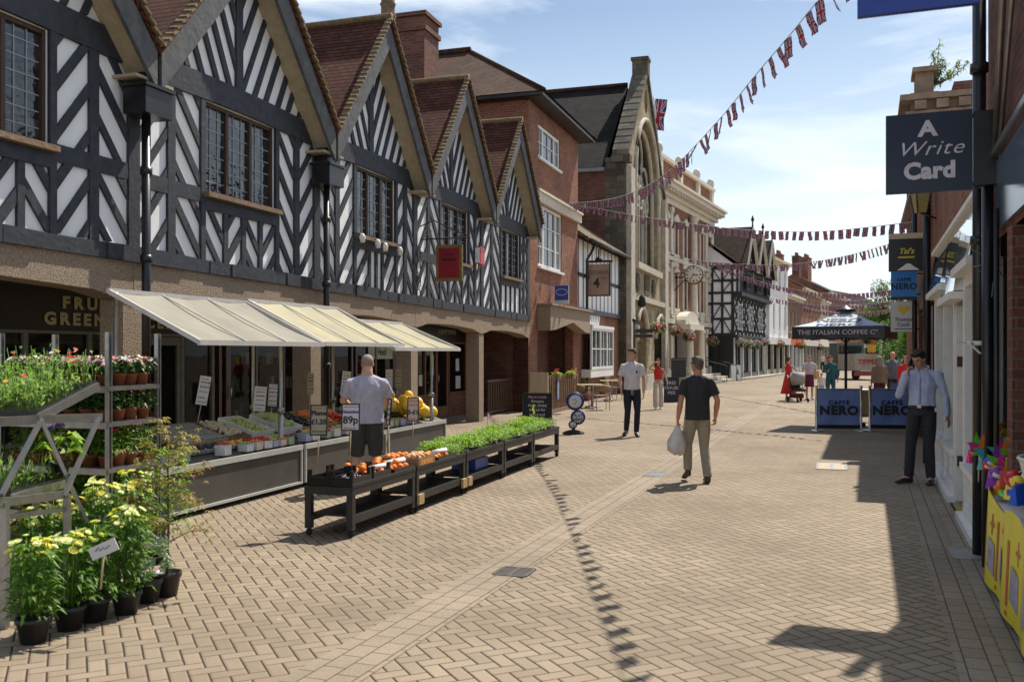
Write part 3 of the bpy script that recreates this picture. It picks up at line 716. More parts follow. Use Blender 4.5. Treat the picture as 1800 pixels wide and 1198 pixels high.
text(po, 'Hool', .22, FL(22.8, WS+.016, 1.71), FL.d, (0, 0, 1), mat('poster_ink', (.02, .08, .05), .6), off=.006)
s4 = shopfront(24.6, 28.35, 'newsagent shopfront with brown door and black fascia near the arcade end', [(26.1, 27.0)], wood('orange_brown_timber', (.16, .065, .025), (.25, .11, .045), (4, 4, 1)), M_black, riser=M_brick, rz_=.62)
text(s4, 'supernewz', .27, FL(26.9, WS+.012, 2.28), FL.d, (0, 0, 1), mat('faded_silver_letters', (.30, .29, .27), .5), off=.004, sp=1.1)
for (u, z, c, hh, ww) in ((25.75, 1.15, (.6, .6, .55), .55, .22), (27.6, 1.25, (.62, .6, .55), .35, .25), (27.65, .75, (.55, .35, .15), .36, .36), (25.0, .9, (.55, .52, .48), .3, .22)):
    q = MB(); q.fb(FL, u-ww/2, u+ww/2, WS+.028, WS+.04, z, z+hh); q.build('notice', mat('notice_%d' % int(u*10), c, .7, var=.2, scale=30), s4)
# left hand passage and right hand dark passage with a balustrade
pt = thing('passage_balustrade', 'brown wooden balustrade in the dark opening beside the brick pier', 'balustrade', FL(28, -1.0, 0))
b_ = MB()
b_.fb(FL, 27.6, 30.4, -.66, -.58, .93, 1.0); b_.build('handrail', mat('oiled_wood', (.14, .09, .055), .6), pt)
for i in range(13):
    b_ = MB(); x = 27.7+i*.21; b_.fb(FL, x, x+.05, -.64, -.60, .12, .928); b_.build('baluster', MATS['oiled_wood'], pt)
b_ = MB(); b_.fb(FL, 27.6, 30.4, -.65, -.59, .05, .118); b_.build('bottom_rail', MATS['oiled_wood'], pt)
pw = thing('passage_wall', 'dark brick back wall of the passage beside the pier', 'wall', FL(28, -2, 0))
b_ = MB(); b_.fb(FL, 28.5, 34, -3.4, -3.2, 0, 2.6); b_.fb(FL, 28.45, 28.6, -3.2, WS, 0, 2.6); b_.build('wall_face', M_brick2, pw)
# hanging red sign on scrolled bracket (px 742-794, y 424-492)
def disp(px, py, fr, w): u = fr.u(px, w); return u, fr.z(px, py, w)
hs = thing('hanging_sign', 'red sign in a gold frame hanging from an iron bracket on the timber wall', 'sign', FL(21.45, .1, 3.4))
u_ = 21.45; zt_ = 4.08; zb_ = 3.3
sg = MB(); sg.fb(FL, u_-.03, u_+.03, .42, 1.02, zb_, zt_); 
sgo = sg.build('sign_frame', mat('old_gold', (.18, .12, .03), .5, var=.2), hs)
sp_ = MB(); sp_.fb(FL, u_-.034, u_+.034, .48, .96, zb_+.07, zt_-.07); sp_.build('sign_panel', mat('sign_red', (.24, .004, .014), .4, var=.25, scale=5), hs)
text(hs, 'THE', .1, FL(u_-.036, .72, 3.83), FL.n, (0, 0, 1), mat('sign_dark_red', (.05, .003, .006), .5), ext=.001, off=.003)
q = MB(); q.fb(FL, u_-.037, u_-.034, .55, .89, 3.73, 3.79); q.build('worn_lettering', MATS['sign_dark_red'], hs)
ir = MB(); ir.tube([FL(u_, .03, 4.5), FL(u_, .35, 4.62), FL(u_, .7, 4.45), FL(u_, 1.15, 4.25)], .014, 6); ir.tube([FL(u_, .05, 4.22), FL(u_, 1.2, 4.22)], .016, 6)
for x in (.5, .95): ir.tube([FL(u_, x, 4.22), FL(u_, x, 4.07)], .01, 6)
for cx, cz, r in ((.2, 4.36, .1), (.95, 4.32, .07)): ir.tube([FL(u_, cx+r*math.cos(a), cz+r*math.sin(a)) for a in [i*.6 for i in range(10)]], .01, 5)
for z in (3.0, 3.3, 3.6, 3.9): ir.tube([FL(u_-.15+.1*math.cos(a), .07, z+.14*math.sin(a)) for a in [i*.7 for i in range(10)]], .012, 5)
ir.build('iron_bracket', M_blackm, hs)
ab = thing('alarm_box', 'small red alarm box on the timber wall between two windows', 'alarm', FL(24.9, 0, 4))
q = MB(); uu = FL.u(840, .1); zz = FL.z(840, 448, .1); q.ext(FL, [(uu, zz-.22), (uu+.3, zz-.22), (uu+.32, zz+.2), (uu-.0, zz+.22)], .05, .17); q.build('cover', mat('alarm_red', (.55, .03, .03), .4), ab)
q = MB(); q.fb(FL, uu-.06, uu-.005, .05, .15, zz-.2, zz+.18); q.build('strobe', M_wwhite, ab)
# floodlights under the third window
for i, px in enumerate((636, 663, 676, 702)):
    u = FL.u(px, .2); z = FL.z(px, (418, 428, 434, 441)[i], .2)
    fl_ = thing('floodlight', 'small white floodlight under the timber wall window, number %s from the left' % ('one', 'two', 'three', 'four')[i], 'lamp', FL(u, 0, z), group='floodlights below the leaded window')
    q = MB(); q.lathe(FL(u, .22, z-.08), [(.045, 0), (.06, .1), (.03, .16)], 10, ax=(0, -.4, 1)); q.build('lamp_head', M_wwhite, fl_)
    q = MB(); q.tube([FL(u, .0, z+.1), FL(u, .2, z+.08)], .012, 6); q.build('arm', M_black, fl_)
# chimneys behind
def chimney(par, c, d, z0, z1, m, pots=0, rz=R(-18), ph=.45):
    q = MB(); q.box((c[0], c[1], (z0+z1)/2), (d[0], d[1], z1-z0), rz); q.box((c[0], c[1], z1-.32), (d[0]+.1, d[1]+.1, .12), rz); q.box((c[0], c[1], z1+.04), (d[0]+.14, d[1]+.14, .1), rz)
    s_ = q.build('chimney', m, par)
    if pots:
        q = MB()
        for i in range(pots):
            o = (i-(pots-1)/2)*(d[0]/pots); q.lathe((c[0]+o*math.cos(rz), c[1]+o*math.sin(rz), z1+.05), [(.13, 0), (.14, ph*.3), (.11, ph*.8), (.14, ph*.85), (.14, ph), (.1, ph)], 10)
        q.build('chimney_pot', M_terra if pots < 9 else M_blackm, s_)
    return s_
ch = thing('chimney_stack', 'tall brick chimney stack rising behind the third timber gable', 'chimney', W(735, 120, 22.5))
p0 = W(735, 160, 24.5)
chimney(ch, (p0.x-.45, p0.y+.2), (1.7, .95), 4.6, W(735, 38, 24.5).z, M_brick2, 0, R(-18))
ch2 = thing('chimney_stack', 'thin round chimney pot behind the apex of the third gable', 'chimney', W(682, 30, 21.5))
q = MB(); pz = W(682, 35, 21.5); zz = pz.z; q.lathe((pz.x, pz.y, 5.5), [(.16, 0), (.16, zz-5.5), (.19, zz-5.45), (.16, zz-5.35), (.16, zz-5.2), (.19, zz-5.15), (.15, zz-5.1), (.17, zz-5.02), (.1, zz-5.0)], 12); q.build('pot', M_moss, ch2)
# ================================================================== BRICK THREE STOREY HOUSE (left, beyond the gables)
bk = thing('brick_town_house', 'three storey red brick building with hipped tile roof beyond the timber gables', 'building', FL(32.6, 0, 0))
U0, U1 = 29.58, 35.6; H_ = 9.35
wt = (FL.u(946), FL.u(984), 7.84, 8.86); wm = (FL.u(946), FL.u(987), 4.45, 6.4)
q = MB(); wall(q, FL, U0, U1, 2.9, H_, [wt, wm], 0, .12)
wall(q, FL, U0, 30.5, zb(30)-.48, 2.9, [], 0); 
q.quad(FL(U0, 0, 5.2), FL(U0, -9, 5.2), FL(U0, -9, H_), FL(U0, 0, H_)); q.quad(FL(U1, 0, 0), FL(U1, -9, 0), FL(U1, -9, H_), FL(U1, 0, H_)); q.quad(FL(U0, -9, 0), FL(U1, -9, 0), FL(U1, -9, H_), FL(U0, -9, H_))
q.build('brick_wall', M_brick, bk)
window(bk, FL, wt[0], wt[1], wt[2], wt[3], -.04, 2, 2, ft=.09, mull=(.24, .76), sill=.08); window(bk, FL, wm[0], wm[1], wm[2], wm[3], -.04, 2, 3, ft=.1, mull=(.24, .76), sill=.1)
q = MB(); q.fb(FL, U0+.5, U1+.02, .0, .14, 6.42, 6.70); q.fb(FL, U0+.5, U1+.04, .0, .2, 6.70, 6.78); q.build('white_band', M_white, bk)
q = MB(); q.fb(FL, U0-.25, U1+.3, -9, .42, H_, H_+.12); q.fb(FL, U0-.34, U1+.4, .42, .54, H_+.02, H_+.16); q.fb(FL, U0-.35, U0-.25, -9, .42, H_+.02, H_+.16); q.build('eaves', M_black, bk)
q = MB(); a, b, c, d = [FL(*p) for p in ((U0-.4, .6, H_+.13), (U1+.4, .6, H_+.13), (U1+.4, -9.4, H_+.13), (U0-.4, -9.4, H_+.13))]; r1 = FL(32.6, -3, 12.0); r2 = FL(32.6, -9.4, 12.0)
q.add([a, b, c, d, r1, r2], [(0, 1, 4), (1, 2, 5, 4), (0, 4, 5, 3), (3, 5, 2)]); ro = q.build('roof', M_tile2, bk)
q = MB(); q.tube([r2+Vector((0, 0, .05)), r1+Vector((0, 0, .05))], .12, 8); q.tube([r1, a], .07, 6); q.tube([r1, b], .07, 6); q.build('ridge_tiles', M_tile2, ro)
# concrete porch and ground floor
q = MB(); q.ext(FL, [(30.5, 2.45), (31.2, 2.5), (33.3, 2.78), (35.0, 2.5), (35.75, 2.45), (35.75, 3.22), (30.5, 3.22)], .003, .42); q.fb(FL, 30.45, 35.85, .0, .5, 3.225, 3.29); q.build('concrete_canopy', M_pebble, bk)
q = MB(); q.fb(FL, 34.95, 35.6, -.3, -.0, 0, 2.9); q.build('brick_pier', M_brick, bk)
q = MB(); q.fb(FL, 30.5, 34.95, -1.0, -.9, 0, 1.05); q.fb(FL, 33.4, 34.95, -1.0, -.91, 1.05, 2.9); q.build('ground_floor_wall', M_brick2, bk)
window(bk, FL, 30.6, 33.4, 1.06, 2.75, -.92, 2, 2, ft=.1, mull=(.5,), bt=.04)
fg = thing('planter_fence', 'wooden slatted enclosure with two flower boxes in front of the brick building', 'fence', FL(31.5, .5, 0))
fa_, fb_ = G(962, 728), G(1016, 714)
FF = frame2((fa_.x, fa_.y), (fb_.x, fb_.y))
LF = (fb_-fa_).length
q = MB()
for i in range(16): q.fb(FF, LF*i/16, LF*i/16+.07, 0, .03, .12, 1.12)
q.build('slats', wood('fence_slats', (.16, .09, .045), (.26, .16, .09), (3, 3, 1)), fg)
q = MB(); q.fb(FF, -.02, LF, -.05, -.001, .1, .2); q.fb(FF, -.02, LF, -.05, -.001, 1.0, 1.1); q.fb(FF, 0, LF, -.25, .05, 0, .1); q.build('rails', MATS['fence_slats'], fg)
q = MB(); q.fb(FF, -.06, -.01, -.5, .03, .03, 1.2); q.build('end_panel', wood('pale_board', (.42, .33, .2), (.52, .43, .28), (3, 3, 1)), fg)
# ================================================================== SMALL TIMBER PUB
pb = thing('timber_pub', 'low white pub with black studs, stone tiled roof and white bay window', 'building', FL(39, 0, 0))
U0, U1 = 35.62, 43.03
q = MB(); wall(q, FL, U0, U1, 3.3, 6.05, [], -.02); q.build('plaster_wall', M_plas, pb)
q = MB()
for i in range(11):
    u = U0+.1+(U1-U0-.3)*i/10; q.fb(FL, u, u+.08, -.019, -.005, 3.4, 4.55); q.fb(FL, u, u+.08, -.019, -.005, 4.68, 6.05)
q.fb(FL, U0, U1, -.019, .03, 4.55, 4.68); q.fb(FL, U0, U1, -.2, .12, 3.22, 3.4); q.fb(FL, U0, U1, -.019, .05, 5.9, 6.04)
q.build('timber_frame', M_beam2, pb)
q = MB(); a, b = FL(U0, .4, 5.92), FL(U1, .4, 5.98); c, d = FL(U1, -3.6, 8.75), FL(U0, -3.6, 8.6); dn = Vector((0, 0, -.14))
q.hexa([a+dn, b+dn, c+dn, d+dn, a, b, c, d]); e, f_ = FL(U0, -7.5, 6), FL(U1, -7.5, 6); q.add([d, c, f_, e], [(0, 1, 2, 3)]); q.build('roof', M_stile, pb)
q = MB(); q.tube([FL(U0, .47, 5.82), FL(U1, .47, 5.88)], .07, 8); q.tube([FL(U0+.9, .45, 5.8), FL(U0+.9, .3, 5.5), FL(U0+.9, .12, 5.2), FL(U0+.9, .12, .05)], .05, 8); q.build('gutter', M_black, pb)
w1, w2 = FL.u(1041, .35), FL.u(1079, .35)
q = MB(); wall(q, FL, U0, U1, 0, 3.25, [(w1+.3, w2-.3, 1.2, 2.6)], -.05, .1); q.build('brick_wall', M_brick, pb)
q = MB(); q.fb(FL, w1-.1, w2+.1, -.04, .32, .85, 1.15); q.fb(FL, w1-.05, w2+.05, -.04, .36, 2.68, 2.8); bb_ = q.build('bay_window_base', M_wwhite, pb)
window(pb, FL, w1, w2, 1.15, 2.68, .33, 2, 2, ft=.09, mull=(.4, .7), bt=.04)
q = MB(); x = FL.u(1031); q.fb(FL, x-.05, x+.25, -.03, .06, 1.7, 2.3); q.build('lantern', M_blackm, pb)
q = MB()
for i in range(6): q.ext(FL, [(U0+1.6+i*.28, 2.75), (U0+1.68+i*.28, 2.75), (U0+1.9+i*.28, 3.2), (U0+1.78+i*.28, 3.2)], -.04, .06)
q.build('decorative_bracing', M_plas, pb)
# menu case in front of the church corner
mc = thing('notice_case', 'grey stone framed noticeboard with pointed top beside the church door', 'noticeboard', G(1093, 690))
o = G(1093, 690); FM = Frame(W(1084, 660, o.y)*Vector((1, 1, 0)) if False else (W(1084, 690, o.y).x, o.y), (1, -.25))
q = MB(); q.ext(FM, [(0, 0), (.55, 0), (.55, 1.9), (0, 1.9)], 0, .14); q.ext(FM, [(.02, 1.9), (.53, 1.9), (.50, 2.2), (.275, 2.55), (.05, 2.2)], .02, .12); q.build('case', mat('grey_case', (.12, .12, .11), .6), mc)
q = MB(); q.fb(FM, .07, .48, .14, .15, .8, 1.8); q.build('notices', mat('notices_paper', (.35, .38, .38), .4, var=.5, scale=9), mc)
# ================================================================== STONE CHURCH-LIKE HALL
ch_ = thing('stone_hall', 'tall stone gabled hall with a large pointed window and steep slate roof', 'building', FL(48, 0, 0))
CW = .3; C0, C1, CM = 43.05, 53.7, 47.9
KZ = 10.4; AZ = 15.25
def crz(u): return AZ-abs(u-CM)*(AZ-KZ)/(CM-C0)
def arch(u0, u1, z0, zs, za, n=8):
    um = (u0+u1)/2; pts = [(u0, z0)]
    for i in range(n+1):
        t = i/n; pts.append((u0+(um-u0)*(1-math.cos(t*math.pi/2))**.9, zs+(za-zs)*math.sin(t*math.pi/2)**.85))
    for i in range(1, n+1):
        t = 1-i/n; pts.append((u1-(u1-um)*(1-math.cos(t*math.pi/2))**.9, zs+(za-zs)*math.sin(t*math.pi/2)**.85))
    return pts+[(u1, z0)]
def tri_hole(mb, fr, outer, inner, w):
    """face of polygon outer with polygonal hole inner"""
    bm = bmesh.new(); vo = [bm.verts.new((u, z, 0)) for u, z in outer]; eo = [bm.edges.new((vo[i], vo[(i+1) % len(vo)])) for i in range(len(vo))]
    for inn in inner:
        vi = [bm.verts.new((u, z, 0)) for u, z in inn]; eo += [bm.edges.new((vi[i], vi[(i+1) % len(vi)])) for i in range(len(vi))]
    bmesh.ops.triangle_fill(bm, edges=eo, use_beauty=True)
    bm.verts.index_update(); mb.add([fr(v.co.x, w, v.co.y) for v in bm.verts], [[v.index for v in f.verts] for f in bm.faces]); bm.free()
wa = arch(45.0, 51.2, 5.9, 9.6, 12.9); d1 = arch(FL.u(1117, CW), FL.u(1136, CW), 0, 2.3, 3.9); d2 = arch(FL.u(1150, CW), FL.u(1167, CW), 1.0, 2.5, 3.7)
cir = [(CM+.45*math.cos(a*math.pi/8), 13.9+.6*math.sin(a*math.pi/8)) for a in range(16)]
q = MB(); tri_hole(q, FL, [(C0, 0), (C1, 0), (C1, crz(C1)), (CM, AZ), (C0, KZ)], [wa, d1, d2, cir], CW)
def reveal(mb, fr, pts, w0, w1):
    n = len(pts)
    for i in range(n-1 if pts is not cir else n): a, b = pts[i], pts[(i+1) % n]; mb.quad(fr(a[0], w0, a[1]), fr(b[0], w0, b[1]), fr(b[0], w1, b[1]), fr(a[0], w1, a[1]))
for p in (wa, d1, d2, cir): reveal(q, FL, p, CW, CW-.55)
q.build('stone_front', M_stone, ch_)
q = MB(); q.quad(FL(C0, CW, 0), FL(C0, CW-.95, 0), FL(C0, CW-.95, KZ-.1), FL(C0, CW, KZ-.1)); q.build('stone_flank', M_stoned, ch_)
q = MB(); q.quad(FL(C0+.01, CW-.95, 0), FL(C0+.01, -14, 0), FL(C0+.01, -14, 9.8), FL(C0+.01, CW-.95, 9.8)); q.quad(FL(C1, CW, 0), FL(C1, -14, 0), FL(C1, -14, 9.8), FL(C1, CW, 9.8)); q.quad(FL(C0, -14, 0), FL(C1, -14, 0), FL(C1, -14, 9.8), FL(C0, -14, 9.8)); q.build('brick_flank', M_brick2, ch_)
q = MB(); q.fb(FL, C0-.12, C0, -2.1, -1.95, 5, 9.6); q.build('red_downpipe', mat('red_pipe', (.45, .06, .03), .5), ch_)
q = MB(); q.fb(FL, C0-.25, C0+.0, -14, CW-.95, 9.7, 9.85); q.build('eaves_gutter', mat('lead_grey', (.2, .21, .23), .6), ch_)
RZ = 14.75
q = MB(); q.quad(FL(C0-.25, -14, 9.86), FL(C0-.25, -.6, 9.86), FL(CM, -.6, RZ), FL(CM, -14, RZ)); q.quad(FL(C1+.25, -14, 9.1), FL(C1+.25, -.6, 9.1), FL(CM, -.6, RZ), FL(CM, -14, RZ)); q.add([FL(C0-.25, -14, 9.86), FL(C1+.25, -14, 9.1), FL(CM, -14, RZ)], [(0, 1, 2)]); ro = q.build('roof', M_slate, ch_)
q = MB(); q.tube([FL(CM, -14, RZ+.05), FL(CM, -.6, RZ+.05)], .12, 6); q.build('ridge_tiles', M_tile2, ro)
q = MB()
for s_ in (-1, 1):
    n = 13; L0 = CM-C0 if s_ < 0 else C1-CM
    for i in range(n):
        a0, a1 = i/n, (i+1)/n
        x0 = CM+s_*(L0+.12)*a0; x1 = CM+s_*(L0+.12)*a1; z0, z1 = crz(x0), crz(x1); st = .03
        q.hexa([FL(x0, -.3, z0), FL(x1, -.3, z1), FL(x1, CW+.12, z1), FL(x0, CW+.12, z0), FL(x0, -.3, z0+.3), FL(x1, -.3, z1+.3+st), FL(x1, CW+.12, z1+.3+st), FL(x0, CW+.12, z0+.3)])
q.fb(FL, CM-.3, CM+.3, -.32, CW+.14, AZ-.1, AZ+.62); q.fb(FL, CM-.36, CM+.36, -.38, CW+.18, AZ+.62, AZ+.76)
q.fb(FL, C0-.15, C0+.4, -.35, CW+.18, KZ-.35, KZ-.02)
q.build('coping', M_stoned, ch_)
q = MB(); g_ = MB()
g_.poly([FL(u, CW-.5, z) for u, z in wa]); g_.poly([FL(u, CW-.5, z) for u, z in cir]); g_.poly([FL(u, CW-.5, z) for u, z in d2]); g_.build('window_pane', mat('old_glass', (.022, .024, .022), .35, var=.3, spec=.25, scale=3), ch_)
for i in range(1, 6):
    u = 45.0+6.2*i/6; zt_ = 12.9-abs(u-48.1)*1.25; q.fb(FL, u-.06, u+.06, CW-.49, CW-.36, 5.9, min(zt_, 10.2 if i != 3 else 10.4))
for (cu, cz, r) in ((46.6, 9.9, .95), (49.6, 9.9, .95), (48.1, 11.3, .9), (46.05, 9.2, .5), (50.15, 9.2, .5), (47.6, 9.4, .5), (48.6, 9.4, .5)):
    q.tube([FL(cu+r*math.cos(a), CW-.42, cz+r*1.15*math.sin(a)) for a in [i*math.pi/7 for i in range(15)]], .08, 5)
for k_, w_ in ((.0, .02), (.35, .0)):
    ar = arch(45.0-.1+k_, 51.2+.1-k_, 5.9, 9.6, 13.0-k_*1.3); q.tube([FL(u, CW+.03-k_*.8, z) for u, z in ar], .12, 6)
q.build('tracery', M_stonep, ch_)
q = MB(); q.fb(FL, 44.7, 51.5, CW+.0, CW+.25, 5.6, 5.9); q.fb(FL, C0-.05, C1, CW+.0, CW+.2, 4.15, 4.4); q.fb(FL, C0-.1, C1, CW, CW+.12, 0, .7)
for dd_ in (d1, d2): q.tube([FL(u, CW+.05, z) for u, z in dd_[1:-1]], .13, 6)
q.fb(FL, C0, C0+.9, CW+.0, CW+.22, .7, 9.9); q.fb(FL, C1-1.1, C1-.2, CW+.0, CW+.22, .7, 9.9)
q.build('string_courses', M_stonep, ch_)
for u in (45.6, 49.9): q = MB(); q.lathe(FL(u, CW+.0, 5.0), [(.48, 0), (.45, .06), (.3, .1), (.12, .12)], 10, ax=FL.n); q.build('carved_roundel', M_stoned, ch_)
q = MB(); q.fb(FL, 47.4, 48.6, CW+.0, CW+.06, 4.55, 5.5); q.build('carved_panel', M_stoned, ch_)
q = MB(); q.poly([FL(u, CW-.4, z) for u, z in d1]); q.build('door', wood('church_door', (.30, .22, .12), (.38, .29, .17), (3, 3, 1)), ch_)
q = MB(); q.lathe(FL(FL.u(1121, CW)-.6, CW+.3, 3.95), [(.02, .5), (.16, .3), (.2, 0), (.1, -.12)], 8); q.tube([FL(44.0, CW, 4.0), FL(44.6, CW+.35, 4.5)], .03, 5); q.build('lantern', M_blackm, ch_)
# ================================================================== BRICK AND WHITE STONE BANK
FB = frame2((8.0, 51.0), (13.35, 62.4)); LB = 12.6
bn = thing('ornate_bank_building', 'red brick building with white stone pilasters, cornice and balustrade beyond the stone hall', 'building', FB(6, 0, 0))
hs_ = []; 
BC = [1.25+2.05*i for i in range(6)]
for c_ in BC[:6]:
    for (z0, z1) in ((.9, 3.0), (4.3, 6.3), (7.4, 9.3)):
        if z0 < 3 and abs(c_-7.4) < 1.2: continue
        hs_.append((c_-.42, c_+.42, z0, z1))
q = MB(); wall(q, FB, 0, LB, 0, 10.4, hs_, 0, .2); q.quad(FB(LB, 0, 0), FB(LB, -8, 0), FB(LB, -8, 10.4), FB(LB, 0, 10.4)); q.quad(FB(0, 0, 0), FB(0, -8, 0), FB(0, -8, 10.4), FB(0, 0, 10.4)); q.build('brick_wall', M_brick, bn)
for h in hs_: window(bn, FB, h[0]+.01, h[1]-.01, h[2]+.01, h[3]-.01, -.12, 2, 2, ft=.07, bt=.04)
q = MB()
q.fb(FB, -.1, LB+.3, 0, .3, 10.4, 10.75); q.fb(FB, -.1, LB+.5, 0, .7, 10.75, 11.0); q.fb(FB, -.1, LB+.6, 0, .85, 11.0, 11.15); q.fb(FB, -.1, LB+.2, -.5, .1, 11.15, 11.35)
for i in range(22): q.fb(FB, .1+i*.58, .3+i*.58, .3, .62, 10.6, 10.75)
q.fb(FB, -.1, LB+.25, -.45, .12, 12.45, 12.65)
for u in (0, 4.2, 8.4, LB-.5): q.fb(FB, u, u+.5, -.35, .08, 11.35, 12.45); q.ball(FB(u+.25, -.1, 12.95), (.25, .25, .35), 8, 6)
q.build('cornice', M_white, bn)
q = MB(); q.fb(FB, 0, LB, -.2, -.1, 11.35, 12.45); q.build('parapet', M_brick, bn)
for u in (-.02, 2.1, 10.35, LB-.55):
    q = MB()
    for z0, z1 in ((.9, 3.3), (3.75, 6.9), (7.3, 10.0)):
        q.fb(FB, u, u+.42, .0, .09, z0, z1); q.fb(FB, u-.05, u+.47, .0, .15, z1-.3, z1); q.fb(FB, u-.05, u+.47, .0, .14, z0, z0+.22)
    q.build('pilaster', M_white, bn)
q = MB(); q.fb(FB, -.02, LB, .0, .16, 3.42, 3.7); q.fb(FB, -.02, LB, 0, .12, 6.98, 7.22); q.fb(FB, -.02, LB, 0, .12, 10.1, 10.4); q.fb(FB, 0, LB, 0, .12, 0, .8)
q.build('string_course', M_white, bn)
for h in hs_:
    q = MB(); a, b, c, d = h
    q.fb(FB, a-.12, a, .0, .05, c, d); q.fb(FB, b, b+.12, .0, .05, c, d); q.fb(FB, a-.18, b+.18, .0, .11, c-.13, c); q.fb(FB, a-.18, b+.18, .0, .12, d, d+.13)
    if c > 4: q.ext(FB, [(a-.2, d+.13), (b+.2, d+.13), ((a+b)/2, d+.42)], 0, .13); q.ext(FB, [(a-.05, c-.7), (b+.05, c-.7), (b+.16, c-.13), (a-.16, c-.13)], .001, .08)
    q.build('window_surround', M_white, bn)
for u in (6.4,):
    q = MB(); q.lathe(FB(u, .3, 3.85), [(.3, 0), (.3, .3), (.22, .4), (.21, 2.6), (.3, 2.75), (.32, 3.0)], 12); q.lathe(FB(u, .3, 7.35), [(.26, 0), (.2, .3), (.19, 2.2), (.28, 2.4), (.3, 2.6)], 12); q.build('column', M_white, bn)
po = MB(); u0, u1 = FB.u(1212, .9), FB.u(1234, .9)
for u in (u0+.15, u1-.15): po.lathe(FB(u, .9, .5), [(.26, 0), (.24, .3), (.2, .4), (.18, 2.4), (.26, 2.6)], 12)
po.fb(FB, u0-.15, u1+.15, 0, 1.0, 3.1, 3.4)
po.ext(FB, [(u0-.1, 3.41)]+[((u0+u1)/2-(u1-u0+.2)/2*math.cos(a*math.pi/10), 3.41+.75*math.sin(a*math.pi/10)) for a in range(11)]+[(u1+.1, 3.41)], .1, .7)
po.fb(FB, u0-.2, u1+.2, .2, 1.5, .0, .5); po.build('portico', M_white, bn)
q = MB(); q.fb(FB, u0+.4, u1-.4, .01, .08, .5, 3.0); q.build('door', M_doorb, bn)
rl_ = thing('front_railings', 'black iron railings and brick plinth in front of the ornate bank building', 'railings', FB(2, 2, 0))
a0, a1 = FB.u(1180, 1.3), FB.u(1206, 1.3)
q = MB(); q.fb(FB, a0, a1, 1.2, 1.45, 0, .45); q.build('plinth', M_brick2, rl_)
q = MB()
for i in range(18): q.fb(FB, a0+(a1-a0)*i/18, a0+(a1-a0)*i/18+.04, 1.3, 1.34, .45, 1.5)
q.fb(FB, a0, a1, 1.29, 1.35, 1.38, 1.43); q.build('rails', M_blackm, rl_)
st = thing('entrance_steps', 'stone steps with sloping black handrails at the ornate bank entrance', 'steps', FB(7, 1.8, 0))
q = MB()
for i in range(3): q.fb(FB, u1+.3, u1+3.2, .2, 2.2-i*.45, i*.17, (i+1)*.17)
q.build('step', M_stonep, st)
for x in (u1+.35, u1+3.1):
    q = MB(); q.tube([FB(x, 2.3, .05), FB(x, 2.3, 1.0), FB(x, .3, 1.5), FB(x, .3, .5)], .03, 6)
    for j in range(1, 6): q.tube([FB(x, 2.3-j*.35, .1), FB(x, 2.3-j*.35, 1.0+j*.085)], .015, 5)
    q.build('handrail', M_blackm, st)
# ================================================================== TUDOR HOUSE
FT = frame2((14.4, 61), (19.5, 72.4)); LT = 12.45; FS = Frame((14.4, 61), tuple((-FT.n)[:2]), -1)   # FS runs back along the flank, facing us
td = thing('tudor_house', 'large black and white Tudor house with three narrow gables and flower baskets', 'building', FT(6, 0, 0))
q = MB(); wall(q, FT, 0, LT, 2.9, 5.6, [], 0); wall(q, FT, 0, LT, 5.6, 7.4, [], .35)
for i in range(3):
    a = i*LT/3; b = a+LT/3; m_ = (a+b)/2; q.poly([FT(a+.15, .55, 6.9), FT(b-.15, .55, 6.9), FT(b-.15, .55, 7.4), FT(m_, .55, 9.9), FT(a+.15, .55, 7.4)])
for z0, z1, w_ in ((2.9, 5.6, 0), (5.6, 7.3, .35)): q.quad(FT(0, w_, z0), FT(0, -7, z0), FT(0, -7, z1), FT(0, w_, z1))
q.add([FT(0, .3, 7.3), FT(0, -7, 7.3), FT(0, -3.4, 10.2)], [(0, 1, 2)]); q.quad(FT(LT, .35, 2.9), FT(LT, -7, 2.9), FT(LT, -7, 7.3), FT(LT, .35, 7.3))
q.build('plaster_wall', M_plas, td)
q = MB()
q.fb(FT, -.05, LT, -.1, .3, 2.75, 2.95); q.fb(FT, -.05, LT, -.1, .55, 5.5, 5.72); q.fb(FT, -.02, LT, .35, .45, 7.2, 7.38)
for i in range(30): x = .1+LT*i/30; q.fb(FT, x, x+.14, .351, .4, 5.72, 6.75)
q.fb(FT, 0, LT, .351, .42, 6.75, 6.9)
for i in range(9):
    a = .1+LT*i/9; b = a+LT/9-.12; q.fb(FT, a-.1, a, 0.001, .05, 2.95, 5.5)
    for z0, z1 in ((2.95, 3.8), (3.8, 4.65), (4.65, 5.5)):
        stripes(q, FT, [(a, z0), (b, z0), (b, z1), (a, z1)], 45, 2, .11, .001, .04, .5); 
        for (p_, r_) in (((a, z0), (b, z1)), ((a, z1), (b, z0))):
            q.beam(FT(p_[0], .03, p_[1]), FT(r_[0], .03+.01*(p_[1] > r_[1]), r_[1]), .04, .11, FT.n)
        q.fb(FT, a, b, .001, .055, z1-.1, z1)
for i in range(3):
    a = i*LT/3; b = a+LT/3; m_ = (a+b)/2
    for s_ in (-1, 1):
        for j in range(5): x = m_+s_*(.2+j*.38); q.fb(FT, x-.06, x+.06, .551, .6, 6.9, 9.75-abs(x-m_)*1.33)
    q.fb(FT, a+.15, b-.15, .551, .62, 7.3, 7.45)
